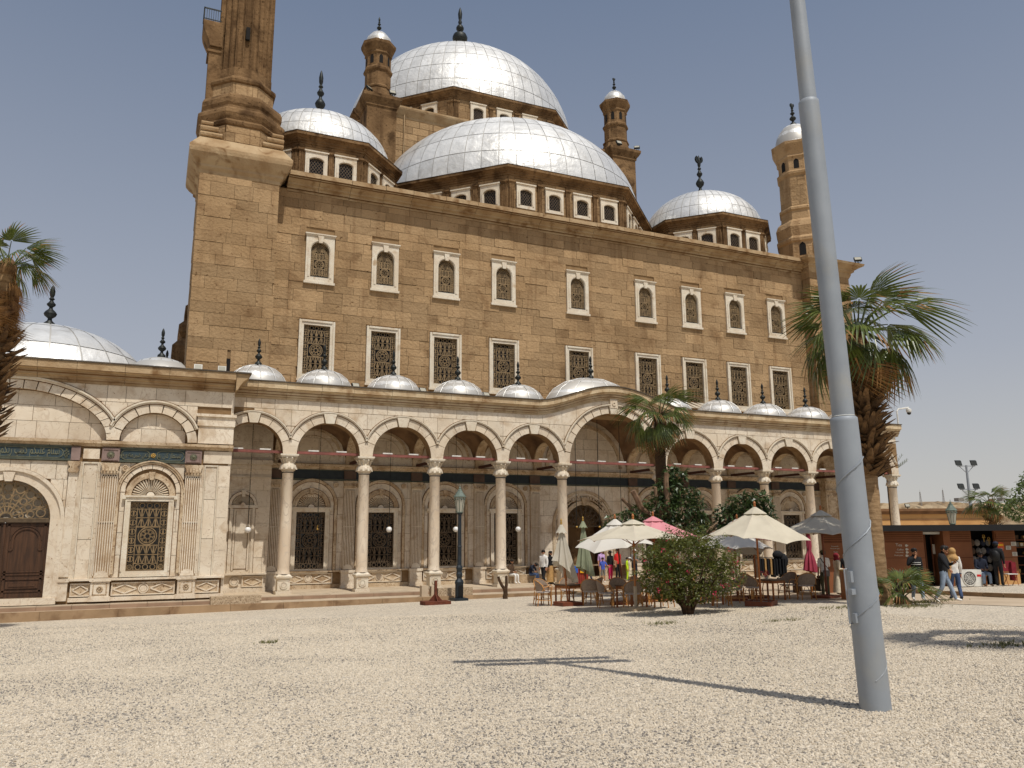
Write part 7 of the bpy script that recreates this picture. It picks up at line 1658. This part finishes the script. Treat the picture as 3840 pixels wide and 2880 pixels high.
def finish_people():
    bpy.context.view_layer.update(); dg = bpy.context.evaluated_depsgraph_get()
    done = []
    for o, p, J, c, ex in PENDING: done.append(bpy.data.meshes.new_from_object(o.evaluated_get(dg)))
    for me, (o, p, J, c, ex) in zip(done, PENDING):
        bpy.data.objects.remove(o); b = MB()
        b.v = [tuple(v.co) for v in me.vertices]; segs = [(J[a], J[e], r) for a, e, r in EDG]
        ix = {'skin': 0, 'top': 1, 'bot': 2, 'shoe': 3}
        for f in me.polygons:
            q = f.center; r = min(segs, key=lambda s_: segd(q, s_[0], s_[1])-(.05 if s_[2] == 'top' else .0))[2]
            if r == 'slv': r = 'top' if c['sleeve'] != 'none' else 'skin'
            if r == 'fore': r = 'top' if c['sleeve'] == 'long' else 'skin'
            if r == 'hand': r = 'skin'
            if r == 'shin': r = 'skin' if c['shorts'] else 'bot'
            if r == 'top' and q.z < J['pelvis'].z-.02 and abs(q.x) < .3: r = 'bot'
            b.f.append(list(f.vertices)); b.m.append(ix[r]); b.t.append(.5)
        bpy.data.meshes.remove(me)
        for s_ in 'LR':   # fingers and thumb, rooted in the palm
            a, e = J['wr'+s_], J['ha'+s_]; d = (e-a).normalized(); side = d.cross(Vector((1, 0, 0))); side = side if side.length > .1 else d.cross(Vector((0, 0, 1))); side.normalize(); nn = d.cross(side)
            for k, L_ in enumerate((.062, .075, .07, .055)):
                st = e+side*(k-1.5)*.019+d*.012; m1 = st+d*L_*.55+nn*.006; b.tube([st-d*.02, st+d*L_*.2, m1, m1+(d*.75+nn*.5)*L_*.45], [.0095, .009, .008, .006], 5, 0)
            st = e-d*.035-side*.03; b.tube([st+side*.015, st-side*.014+d*.025, st-side*.018+d*.05], [.011, .01, .007], 5, 0)
        H = J['head']; fw_ = Vector((H.x-J['hb'].x, 0, 0))*0+Vector((0, -1, 0)); up = (J['top']-J['hb']).normalized(); fw_ = (fw_-up*fw_.dot(up)).normalized()
        if 'face' in (ex or {}): fw_ = Vector(ex['face']).normalized()
        sd_ = fw_.cross(up).normalized(); P = lambda s_, f_, u_: H+sd_*s_+fw_*f_+up*u_
        b.ball(P(0, .092, -.012), .02, 7, 5, 0, (.8, 1, 1.1)); b.tube([P(0, .08, .02), P(0, .098, -.015)], [.01, .015], 5, 0); b.ball(P(0, .075, -.075), .03, 7, 5, 0)
        for s_ in (-1, 1): b.ball(P(s_*.093, -.005, -.01), .022, 6, 4, 0, (.6, 1, 1.4))
        bo = b.build('body', [M[c['skin']], M[c['top']], M[c['bot']], M[c['shoe']]], p, 60)
        q = MB(); [q.ball(P(s_*.035, .082, .018), .011, 6, 4, 0) for s_ in (-1, 1)]; q.tube([P(-.026, .083, -.047), P(.026, .083, -.047)], .006, 4, 0); [q.tube([P(s_*.016, .089, .042), P(s_*.056, .074, .04)], .006, 4, 0) for s_ in (-1, 1)]; q.build('eyes_and_brows', M['hair'], p)
        hr = c['hair']; q = MB()
        if hr in ('short', 'long', 'curly'):
            q.ball(P(0, -.018, .035), .103, 12, 8, 0, (1, 1.02, .92)); q.ball(P(0, .03, .075), .075, 10, 6, 0, (1.15, 1, .7))
            if hr == 'long': q.ball(P(0, -.05, -.08), .1, 10, 7, 0, (1.1, .7, 1.6))
            q.build('hair', M['hair'], p, 60)
        elif hr.startswith('scarf:'):
            m_ = hr.split(':')[1]; q.ball(P(0, -.022, .02), .118, 12, 8, 0, (1, 1.02, 1.08)); q.ball(P(0, -.01, -.13), .12, 12, 7, 0, (1.15, 1.0, .95)); q.build('headscarf', M[m_], p, 60)
            q = MB(); q.ball(P(0, .058, -.005), .072, 10, 7, 0, (.95, .9, 1.15)); q.build('face', M[c['skin']], p, 60)
        elif hr.startswith('cap:'):
            m_ = hr.split(':')[1]; q.ball(P(0, -.02, .0), .1, 10, 7, 0, (1, 1, .9)); q.build('hair', M['hair'], p, 60)
            q = MB(); q.ball(P(0, -.01, .05), .108, 12, 8, 0, (1, 1.05, .75)); q.obox(P(0, .13, .045), sd_*.07, fw_*.07-up*.012, up*.008); q.build('cap', M[m_], p, 60)
        if ex:
            for fn in ex.get('add', ()): fn(p, J)
    PENDING.clear()
WALK = dict(knL=(.1,-.14,.5), anL=(.1,-.26,.12), toL=(.11,-.43,.09), knR=(-.1,.06,.48), anR=(-.1,.28,.13), toR=(-.11,.16,.03))
WALKS = dict(knL=(.1,-.1,.49), anL=(.1,-.14,.1), toL=(.11,-.31,.05), knR=(-.1,.02,.48), anR=(-.1,.16,.11), toR=(-.11,.02,.03))
SIT = dict(pelvis=(0,.05,.52), waist=(0,.03,.68), chest=(0,-.01,.9), neck=(0,-.03,1.07), hb=(0,-.05,1.15), head=(0,-.07,1.235), top=(0,-.06,1.3), shL=(.18,-.01,1.0), shR=(-.18,-.01,1.0), elL=(.21,-.05,.74), elR=(-.21,-.05,.74), wrL=(.12,-.27,.66), wrR=(-.12,-.27,.66), haL=(.07,-.34,.66), haR=(-.07,-.34,.66),
           hiL=(.09,-.02,.5), hiR=(-.09,-.02,.5), knL=(.12,-.42,.5), knR=(-.12,-.42,.5), anL=(.12,-.42,.1), anR=(-.12,-.40,.1), toL=(.13,-.57,.045), toR=(-.13,-.56,.045))
def upd(*ds, **k):
    o = {}
    for d in ds: o.update(d)
    o.update(k); return o
def strap_bag(p, J):
    b = MB(); b.box(-.12, .12, .15, .23, .78, 1.0); b.build('shoulder_bag', M['c_grey'], p); b = MB(); b.tube([(-.12, .2, 1.0), (.05, .17, 1.25), (.15, .05, 1.48), (.12, -.12, 1.35)], .015, 5); b.build('bag_strap', M['c_black'], p)
def stripes(p, J):
    b = MB(); b.lathe([(.178, 1.27), (.18, 1.285)], 0, -.01, 16); b.lathe([(.178, 1.21), (.18, 1.225)], 0, -.01, 16)
    for v in range(len(b.v)): x, y, z = b.v[v]; b.v[v] = (x*1.02, -.01+(y+.01)*.86, z)
    b.build('sweater_stripes', M['c_white'], p)
def phone(p, J):
    b = MB(); b.obox(J['haL']+Vector((0, -.06, .03)), (.04, 0, 0), (0, .05, .05), (0, -.004, .004)); b.build('phone', M['black'], p)
def shawl(mat):
    def f(p, J):
        b = MB(); b.tube([(.12, .02, 1.5), (.17, .06, 1.2), (.2, .05, .85), (.22, .04, .7)], [.09, .08, .07, .05], 8); b.ball((0, .05, 1.42), .17, 10, 6, 0, (1.1, .8, .7)); b.build('shawl', M[mat], p, 60)
    return f
def skirt(mat, z0=.12, r0=.26, z1=.98, r1=.16):
    def f(p, J):
        b = MB(); n = 16; vs = []
        for k in range(5):
            for i in range(n): a = 2*PI*i/n; r = r1+(r0-r1)*k/4; vs.append((r*math.cos(a)*(1+.05*math.cos(5*a)), r*.85*math.sin(a), z1+(z0-z1)*k/4))
        b.add(vs, [(k*n+i, (k+1)*n+i, (k+1)*n+(i+1) % n, k*n+(i+1) % n) for k in range(4) for i in range(n)]); b.build('skirt', M[mat], p, 60)
    return f
def backpack(p, J):
    b = MB(); b.ball((0, .19, 1.2), .17, 10, 7, 0, (1, .6, 1.3)); b.build('backpack', M['black'], p, 60)
def tee_hem(p, J):
    pass
FZ = .47
person('young man in black striped sweater and pale jeans with his hand at his mouth', on(22.65, 18.88), -.45, 1.66, upd(WALKS, elR=(-.27, -.06, 1.18), wrR=(-.08, -.2, 1.42), haR=(-.02, -.19, 1.53)), 'c_black', 'c_jeans', 'shoe_white', extra=dict(add=[stripes]))
person('young man in a loose black hoodie and wide jeans looking down at his phone', on(22.37, 17.65), .55, 1.74, upd(WALK, hb=(0, -.05, 1.54), head=(0, -.085, 1.61), top=(0, -.09, 1.68), elL=(.2, -.14, 1.14), wrL=(.03, -.3, 1.2), haL=(-.02, -.34, 1.24), elR=(-.36, -.12, 1.2), wrR=(-.5, -.24, 1.03), haR=(-.56, -.28, .97)), 'c_black', 'c_jeans', 'shoe_white', loose=1.35, fat=1.15, extra=dict(add=[phone]))
person('woman in a tan headscarf, white blouse and dark jeans behind the man with the phone', on(23.75, 18.35), 2.6, 1.62, WALKS, 'c_white', 'c_jeans_dark', 'c_black', hair='scarf:c_tan', loose=1.2, extra=dict(add=[shawl('c_tan')]))
person('man in black clothes and cap with a backpack standing by the kiosk', (29.9, 21.2, gz(29.9, 21.2)+.13), 1.9, 1.68, upd({}, elL=(.22, -.1, 1.12), wrL=(.16, -.3, 1.05), haL=(.12, -.37, 1.05)), 'c_black', 'c_black', 'c_black', hair='cap:c_navy', loose=1.3, fat=1.1, extra=dict(add=[backpack]))
person('seated man in a dark jacket and blue jeans by the kiosk goods', (29.95, 21.95, gz(29.95, 21.95)+.13), -.5, 1.7, SIT, 'c_navy', 'c_jeans', 'c_brown', skin='skin_dark')
person('man in white shirt, olive trousers and cap with shoulder bag, seen from behind', on(23.05, 23.2), 2.75, 1.68, upd({}, elR=(-.25, -.1, 1.15), wrR=(-.2, -.3, 1.1), haR=(-.18, -.38, 1.1)), 'c_white', 'c_khaki', 'c_brown', sleeve='short', hair='cap:c_khaki', fat=1.1, extra=dict(add=[strap_bag]))
person('woman in a maroon headscarf and white blouse beside the slatted counter', on(24.0, 23.5), 1.2, 1.55, upd({}, elL=(.22, -.12, 1.1), wrL=(.15, -.33, 1.08), haL=(.12, -.41, 1.08)), 'c_cream', 'c_beige', 'c_brown', hair='scarf:c_maroon', loose=1.2, extra=dict(add=[skirt('c_cream')]))
person('person in dark clothes half hidden behind the mast', on(24.6, 23.6), 2.2, 1.6, None, 'c_black', 'c_navy', 'c_black')
person('tall man in sunglasses and a lilac T-shirt in the terrace crowd', (22.4, 38.5, FZ), .15, 1.72, None, 'c_lilac', 'c_beige', 'shoe_white', sleeve='short', fat=1.05)
person('boy in a blue and white shirt and grey shorts before the lilac T-shirt man', (21.98, 37.65, FZ), -.3, 1.3, upd({}, elL=(.28, -.08, 1.2), wrL=(.42, -.18, 1.12), haL=(.48, -.22, 1.1)), 'c_blue', 'c_grey', 'shoe_white', sleeve='short', shorts=True)
person('woman in black with cap and bright pink trousers in the terrace crowd', (23.3, 39.1, FZ), .3, 1.6, None, 'c_black', 'c_pinkpants', 'c_black', hair='cap:c_black')
person('stout man in a bright red shirt and black trousers in the terrace crowd', (23.6, 38.8, FZ), .2, 1.72, None, 'c_red', 'c_black', 'c_black', sleeve='short', fat=1.35)
person('child in a lime yellow jacket in the terrace crowd', (23.95, 38.4, FZ), .9, 1.25, None, 'c_lime', 'c_lime', 'c_black', loose=1.2)
person('child in a white cap and pale dress in the terrace crowd', (24.3, 38.7, FZ), .5, 1.25, None, 'c_cream', 'c_beige', 'c_brown', hair='cap:c_white', sleeve='short', extra=dict(add=[skirt('c_cream', .3, .24)]))
person('woman in dark clothes and white cap with folded arms behind the cream parasol pole', (24.75, 38.9, FZ), .1, 1.68, upd({}, elL=(.24, -.05, 1.14), wrL=(.02, -.2, 1.14), haL=(-.06, -.2, 1.15), elR=(-.24, -.05, 1.14), wrR=(-.02, -.22, 1.1), haR=(.06, -.21, 1.1)), 'c_grey', 'c_navy', 'c_black', hair='cap:c_white', fat=1.1)
person('woman in a beige jacket and white trousers left of the folded green parasol', (21.35, 39.0, FZ), 1.0, 1.62, WALKS, 'c_beige', 'c_white', 'c_brown', hair='long')
person('person in blue jeans hidden behind the folded green parasol', (22.0, 39.2, FZ), 1.7, 1.62, WALK, 'c_navy', 'c_jeans_dark', 'shoe_white', hair='long')
person('man in a white jacket and black trousers striding left along the terrace', (18.2, 37.05, FZ), -1.1, 1.74, upd(WALK, face=(0, -1, 0)) if False else WALK, 'c_white', 'c_black', 'c_brown', loose=1.25, extra=dict(face=(.55, -.8, -.1)))
person('dark haired woman in black top and tan skirt behind the man in white jacket', (19.0, 37.9, FZ), .6, 1.66, None, 'c_black', 'c_brown', 'c_black', hair='long', extra=dict(add=[skirt('c_tan')]))
person('seated woman in white trousers and dark vest on the stone bench', (17.45, 39.45, FZ-.02), .5, 1.62, SIT, 'c_brown', 'c_white', 'shoe_white', hair='long')
person('seated person hunched forward in a navy jacket and jeans on the stone bench', (18.6, 39.45, FZ-.02), .7, 1.62, upd(SIT, chest=(0, -.1, .86), neck=(0, -.18, .98), hb=(0, -.25, 1.02), head=(0, -.33, 1.04), top=(0, -.38, 1.06), shL=(.18, -.12, .95), shR=(-.18, -.12, .95), elL=(.2, -.25, .72), elR=(-.2, -.25, .72)), 'c_navy', 'c_jeans_dark', 'c_black', extra=dict(face=(0, -.6, -.8)))
finish_people()
b = MB(); b.box(16.6, 19.4, 39.55, 40.05, FZ, FZ+.42); tag(b.build('stone_bench', M['marble_old']), 'low stone bench along the back wall under the seated pair', 'bench')
# ---------------------------------------------------------------- kiosks at the right
KO = Vector((FWH.x*33, FWH.y*33, 0)); KR = Vector((RGH.x, RGH.y, 0)); KF = Vector((FWH.x, FWH.y, 0)); KRZ = -.4192
def K(t, d=0.0, z=0.0): q = KO+KR*t+KF*d; return (q.x, q.y, z)
def kbox(b, t0, t1, d0, d1, z0, z1, m=0):
    c = KO+KR*((t0+t1)/2)+KF*((d0+d1)/2); b.obox((c.x, c.y, (z0+z1)/2), KR*((t1-t0)/2), KF*((d1-d0)/2), (0, 0, (z1-z0)/2), m)
kk = root('kiosk_row', 'row of brown souvenir kiosks with one long flat black roof', 'kiosk', K(17, 0, .7), world=True)
b = MB(); kbox(b, 12.35, 30, -.75, 2.0, 3.03, 3.27); b.build('roof', M['black'], kk)
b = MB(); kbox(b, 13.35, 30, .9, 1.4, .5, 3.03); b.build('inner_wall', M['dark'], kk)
PAN = [(12.55, 13.44), (14.75, 16.66), (17.69, 18.59), (19.54, 20.38), (23.2, 24.2), (26.0, 27.4)]
for i, (t0, t1) in enumerate(PAN):
    b = MB(); kbox(b, t0, t1, 0, .12, .6, 3.03); p = b.build('wall_panel', M['kiosk'], kk)
    for k in range(4): z = 2.64+.085*k; b = MB(); kbox(b, t0+.04, t1-.04, -.02, .02, z-.012, z+.012); b.build('louvre_gap', M['kiosk_dark'], p); b = MB(); kbox(b, t0+.04, t1-.04, -.045, .01, z+.02, z+.068); b.build('louvre', M['kiosk'], p)
    for z in (1.97, 2.6): b = MB(); kbox(b, t0+.01, t1-.01, -.004, .02, z-.012, z+.012); b.build('panel_joint', M['kiosk_dark'], p)
    b = MB(); kbox(b, t0, t1, -.03, .13, .6, 1.02 if i < 3 else 1.33); b.build('panel_base', M['kiosk'] if i < 3 else M['ochre'], p)
b = MB(); kbox(b, 17.41, 17.69, -.1, .9, .6, 3.03); b.build('brown_pier', M['kiosk'], kk)
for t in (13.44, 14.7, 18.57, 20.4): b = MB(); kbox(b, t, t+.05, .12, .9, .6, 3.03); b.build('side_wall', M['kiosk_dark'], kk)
b = MB(); kbox(b, 16.68, 17.4, .12, .16, 2.9, 3.0); b.build('door_rail', M['white'], kk)
b = MB(); kbox(b, 16.75, 16.8, .14, .18, .9, 2.9); kbox(b, 17.2, 17.24, .5, .54, 1.2, 2.8); b.build('door_frame', M['kiosk_dark'], kk)
b = MB(); kbox(b, 17.25, 17.4, .6, .62, 2.1, 2.5); b.build('notice', M['poster'], kk)
# lettering on the panels
for t, z, s_, x in ((15.62, 2.43, .17, 'Tea'), (15.66, 2.27, .10, 'Coffee'), (15.62, 2.17, .07, 'Cold drinks'), (15.58, 2.05, .08, 'Fresh juice')):
    latin(x, s_, K(t, -.035, z), KRZ, kk, M['poster'])
b = MB()
for t, z in ((15.92, 2.46), (15.92, 2.31), (15.92, 2.19), (15.9, 2.06)): c = K(t, -.03, z); i0 = len(b.v); b.arc(0, 0, .004, .05, 0, 2*PI, -.01, .005, 12); b.box(.04, .075, -.01, .005, -.02, .02); b.xform(Matrix.Translation(c) @ Matrix.Rotation(KRZ, 4, 'Z'), i0)
b.build('cup_symbol', M['poster'], kk)
for t, z, s_, x in ((13.02, 2.42, .085, 'Souvenir'), (13.02, 2.34, .06, 'Handmade gifts'), (13.05, 2.2, .07, 'Books'), (13.05, 2.12, .05, 'Post cards')): latin(x, s_, K(t, -.035, z), KRZ, kk, M['poster'])
b = MB(); i0 = 0; b.prism([(-.14, .17), (-.15, -.02), (-.08, -.17), (0, -.2), (.08, -.17), (.15, -.02), (.14, .17), (.05, .2), (-.05, .2)][::-1][::-1], -.01, .01); b.xform(Matrix.Translation(K(19.72, -.02, 2.37)) @ Matrix.Rotation(KRZ, 4, 'Z'))
sg = b.build('round_sticker', M['orange_red'], kk)
b = MB(); b.box(-.12, .12, -.02, .0, .05, .13); b.xform(Matrix.Translation(K(19.72, -.02, 2.37)) @ Matrix.Rotation(KRZ, 4, 'Z')); b.build('sticker_band', M['yellow'], sg); latin('40%', .11, K(19.72, -.045, 2.27), KRZ, kk, M['white'])
for t, z in ((20.05, 2.35), (20.28, 2.5), (20.28, 2.1)):
    b = MB(); kbox(b, t-.1, t+.1, -.02, .0, z-.08, z+.08); pn = b.build('small_poster', M['poster'], kk); b = MB(); [kbox(b, t-.07, t+.06-.02*(q % 2), -.026, -.02, z-.05+.04*q, z-.035+.04*q) for q in range(3)]; b.build('poster_lines', M['c_grey'], pn)
# goods in the open bays
rr = random.Random(12)
def goods(t0, t1, z0, z1, n, mats, d=.55, s0=.1, s1=.2):
    for i in range(n):
        t, z = rr.uniform(t0+.1, t1-.1), rr.uniform(z0, z1); w_, h_ = rr.uniform(s0, s1), rr.uniform(s0, s1); b = MB(); kbox(b, t-w_/2, t+w_/2, d-.06-rr.uniform(0, .15), d, z-h_/2, z+h_/2); b.build('souvenir', M[rr.choice(mats)], kk)
for j in range(4):
    for i in range(4):
        t, z = 18.78+.22*i, 2.55-.33*j; b = MB(); b.ball((0, 0, 0), .12, 8, 6, 0, (.95, .5, 1.2)); b.xform(Matrix.Translation(K(t, .3+rr.uniform(-.04, .04), z)) @ Matrix.Rotation(KRZ, 4, 'Z')); b.build('hanging_bag', M[rr.choice(['stoneware', 'stoneware', 'c_navy', 'c_grey', 'c_brown'])], kk, 60)
b = MB()
for t, z in ((19.22, 2.72), (19.42, 2.62)):
    c = K(t, .2, z); i0 = len(b.v); b.arc(0, .1, .035, .055, 0, 2*PI, -.01, .01, 12); b.box(-.012, .012, -.01, .01, -.14, .05); b.box(-.07, .07, -.01, .01, .02, .045); b.xform(Matrix.Translation(c) @ Matrix.Rotation(KRZ, 4, 'Z'), i0)
b.build('ankh_symbol', M['gold'], kk)
for z in (1.3, 1.65, 2.0, 2.35, 2.65):
    b = MB(); kbox(b, 20.45, 23.15, .3, .6, z-.015, z+.015); b.build('shelf', M['kiosk_dark'], kk); goods(20.5, 23.1, z+.1, z+.13, 14, ['stoneware', 'c_tan', 'c_brown', 'gold', 'c_cream'], .55, .08, .18)
# air conditioner
ac = root('air_conditioner', 'white outdoor air conditioner unit with round fan grille on the gravel before the kiosk', 'air conditioner', K(17.75, -1.0, .86), None, KRZ+.12)
b = MB(); b.box(-.45, .45, -.17, .17, .05, .68); bd = b.build('casing', M['white'], ac); b = MB(); b.arc(-.08, .36, .26, .285, 0, 2*PI, -.2, -.165, 24); [b.arc(-.08, .36, r-.006, r+.006, 0, 2*PI, -.195, -.18, 20) for r in (.07, .13, .19)]; [b.obox((-.08+.14*math.cos(a*PI/4), -.185, .36+.14*math.sin(a*PI/4)), (.13*math.cos(a*PI/4), 0, .13*math.sin(a*PI/4)), (0, .005, 0), (-.005*math.sin(a*PI/4), 0, .005*math.cos(a*PI/4))) for a in range(8)]; b.build('fan_guard', M['white'], ac)
b = MB(); b.arc(-.08, .36, .002, .26, 0, 2*PI, -.176, -.171, 20); b.build('fan_recess', M['c_grey'], ac); b = MB(); b.box(.25, .42, -.178, -.168, .42, .5); b.build('red_label', M['c_red'], ac); b = MB(); [b.box(-.456, -.448, -.14+.05*i, -.11+.05*i, .08, .64) for i in range(6)]; b.build('side_vent', M['black'], ac); b = MB(); b.box(-.4, -.3, -.18, .18, 0, .05); b.box(.3, .4, -.18, .18, 0, .05); b.build('feet', M['iron'], ac)
# stools for the seated man, pots with plants, red cloth on a chair
st_ = root('folding_chair', 'folding chair with a dark red cloth behind the man in black', 'chair', (30.75, 21.35, gz(30.75, 21.35)+.12), None, -.4); b = MB(); [b.tube([(s_*.2, -.18, 0), (s_*.2, .2, .85)], .015, 5) for s_ in (-1, 1)]; [b.tube([(s_*.18, .2, 0), (s_*.18, -.18, .45)], .015, 5) for s_ in (-1, 1)]; b.build('frame', M['teak'], st_); b = MB(); b.box(-.2, .2, -.2, .2, .44, .47); b.build('seat', M['white'], st_); b = MB(); b.box(-.18, .22, .12, .2, .55, .95); b.box(.1, .28, .0, .2, .2, .9); b.build('cloth', M['c_maroon'], st_)
st_ = root('low_stool', 'low wooden stool under the seated man by the kiosk', 'stool', (29.98, 22.0, gz(29.98, 22.0)+.12), None, -.5); b = MB(); b.box(-.18, .18, -.1, .2, .38, .42); b.build('seat', M['teak'], st_); b = MB(); [b.box(sx*.15-.015, sx*.15+.015, .05+sy*.11-.015, .05+sy*.11+.015, 0, .38) for sx in (-1, 1) for sy in (-1, 1)]; b.build('legs', M['teak'], st_)
for i, (x, y, k, lb) in enumerate(((26.5, 22.35, 0, 'black pot with spiky yellow green plant, middle of three before the kiosk door'), (26.05, 22.6, 1, 'black pot with round leafy plant, left of three before the kiosk door'), (27.0, 22.15, 1, 'black pot with low leafy plant, right of three before the kiosk door'))):
    p = root('potted_plant', lb, 'potted plant', (x, y, gz(x, y)+.1), 'potted plants before the kiosk', i); b = MB(); b.lathe([(.14, 0), (.2, .28), (.22, .3), (.19, .3)], 0, 0, 14); b.build('pot', M['black'], p, 40); b = MB()
    if k == 0:
        for q in range(26): a, e = q*2.4, R(rr.uniform(30, 85)); d = Vector((math.cos(a)*math.cos(e), math.sin(a)*math.cos(e), math.sin(e))); s2 = Vector((-math.sin(a), math.cos(a), 0))*.03; o_ = Vector((0, 0, .28)); L_ = rr.uniform(.5, .8); b.add([o_-s2*.5, o_+d*L_*.5-s2, o_+d*L_-Vector((0, 0, .08)), o_+d*L_*.5+s2, o_+s2*.5], [(0, 1, 3, 4), (1, 2, 3)], t=rr.random())
    else: leaf_cloud(b, [(0, 0, .45, .28, .28, .2, 1)], rr, 160, .14, .06)
    b.build('plant', M['greenleaf'], p)
# ---------------------------------------------------------------- beyond the kiosks
lamp('second green cast iron street lamp showing over the kiosk roof', 39.75, 30.5, -.6, 1.0)
oc = root('ochre_building', 'long low ochre building with brown cornice behind the kiosks', 'building', (72, 56, -.4), world=True)
def dep(px, d):  # a point at camera depth d in the far ground
    t = (px-1106)/1723*d*1.0; q = FWH*d+RGH*t; return Vector((q.x, q.y, 0))
A, B_ = Vector((56.5, 62.5, 0)), Vector((75.9, 53.9, 0)); D_ = (B_-A).normalized(); N_ = Vector((D_.y, -D_.x, 0)); N_ = -N_ if N_.y < 0 else N_
def obx(b, s0, s1, d0, d1, z0, z1): c = A+D_*((s0+s1)/2)+N_*((d0+d1)/2); b.obox((c.x, c.y, (z0+z1)/2), D_*((s1-s0)/2), N_*((d1-d0)/2), (0, 0, (z1-z0)/2))
L_ = (B_-A).length
b = MB(); obx(b, -20, L_, 0, 12, -.6, 4.75); ow = b.build('wall', M['ochre'], oc); b = MB(); obx(b, -20, L_+.15, -.15, 12, 4.75, 5.05); obx(b, -20, L_+.4, -.4, 12.2, 5.05, 5.3); b.build('cornice', M['ochre_trim'], oc)
b = MB(); obx(b, -20, L_+.05, -.05, .02, 4.2, 4.3); b.build('string_course', M['ochre_trim'], ow)
b = MB(); c = A+D_*11.5; b.prism([(-.3, 2.9), (.1, 2.9), (.7, 4.3), (.2, 4.3)], -.06, .02); b.xform(Matrix.Translation((c.x, c.y, 0)) @ Matrix.Rotation(math.atan2(D_.y, D_.x), 4, 'Z')); b.build('dark_patch', M['ochre_trim'], ow)
flood('small dark floodlight on the cornice of the ochre building', *(A+D_*13)[:2], 5.3, -.4, -.4, 1.3)
# far floodlight mast
fmst = root('floodlight_mast', 'slim far floodlight mast with two tiers of lamps above the kiosks', 'mast', (92.6, 68.3, -.4)); b = MB(); b.tube([(0, 0, 0), (0, 0, 11.6)], [.28, .13], 10); b.build('pole', M['mastgrey'], fmst, 50)
for z in (11.5, 8.6):
    b = MB(); b.obox((0, 0, z), KR*1.1, KF*.05, (0, 0, .05)); b.tube([tuple(KR*-.9+Vector((0, 0, z))), (0, 0, z-.9), tuple(KR*.9+Vector((0, 0, z)))], .05, 5); ar = b.build('crossarm', M['mastgrey'], fmst)
    for f in (-1, 1): c = KR*.95*f+Vector((0, 0, z+.4)); b = MB(); b.obox(c, KR*.36, KF*.12+Vector((0, 0, .05)), Vector((0, 0, .3))+KF*.1); b.build('lamp_head', M['iron'], ar)
# rocky plateau on the horizon
rr = random.Random(77); mb = MB(); nX, nZ = 160, 10
def ridge(u): return 36+9*u+3.2*math.sin(u*9+1)+1.8*math.sin(u*23)+1.0*math.sin(u*57+2)+(0 if u > .2 else -26*max(0, (.2-u)/.2)**1.4)
P0, P1 = Vector((640, 700, 0)), Vector((1180, 420, 0)); dr_ = P1-P0; nr = Vector((dr_.y, -dr_.x, 0)).normalized(); nr = nr if nr.y > 0 else -nr
vs = []
for j in range(nZ+1):
    for i in range(nX+1):
        u = i/nX; f = j/nZ; h = ridge(u); back = 60*f
        z = h*min(1, f/.9)**.8+(rr.uniform(-.9, .9) if 0 < j < nZ else 0); q = P0+dr_*u+nr*(back+rr.uniform(-4, 4)); vs.append((q.x, q.y, z-1 if j else -2))
for i in range(nX+1): q = P0+dr_*(i/nX)+nr*110; vs.append((q.x, q.y, ridge(i/nX)+1))
mb.add(vs, [(j*(nX+1)+i, j*(nX+1)+i+1, (j+1)*(nX+1)+i+1, (j+1)*(nX+1)+i) for j in range(nZ+1) for i in range(nX)]); tag(mb.build('rocky_hill', M['hill']), kind='structure')
def pylon(label, x, y, z, h):
    p = root('radio_mast', label, 'radio mast', (x, y, z), 'thin radio masts on the hill'); b = MB(); w_ = h*.06
    for sx, sy in ((-1, -1), (1, -1), (1, 1), (-1, 1)): b.tube([(sx*w_, sy*w_, 0), (sx*.25, sy*.25, h)], .22, 4)
    for k in range(7): f, g = k/7, (k+1)/7; a, c = w_+(.25-w_)*f, w_+(.25-w_)*g; b.tube([(-a, -a, h*f), (c, -c, h*g)], .14, 4); b.tube([(a, -a, h*f), (-c, -c, h*g)], .14, 4)
    b.tube([(0, 0, h), (0, 0, h*1.15)], .12, 4); b.build('lattice_tower', M['farmetal'], p)
for (px, d, z, h, lb) in ((1925, 930, 28, 22, 'leftmost thin lattice radio mast on the far hill'), (1978, 930, 33, 16, 'second thin lattice radio mast from the left on the far hill'), (2027, 930, 36, 15, 'third thin lattice radio mast from the left on the far hill'), (2152, 930, 38, 15, 'rightmost thin radio mast on the far hill')): q = dep(px, d); pylon(lb, q.x, q.y, z, h)
for px, w_, h_, lb in ((2150, 6, 4, 'tiny grey hut at the foot of the rightmost radio mast on the hill'), (2168, 5, 3, 'tiny grey hut second from the left in the row on the hill skyline'), (2180, 3, 3, 'tiniest narrow grey hut on the hill skyline near the right edge'), (2190, 8, 3, 'long low grey hut on the hill skyline at the right edge'), (2060, 9, 4, 'pale hut on the hill skyline left of the far floodlight mast')):
    q = dep(px, 950); b = MB(); b.box(-w_/2, w_/2, -3, 3, 0, h_); o = b.build('hut', M['farmetal']); o.location = (q.x, q.y, 38.5); tag(o, lb, 'hut', 'huts on the far hill')
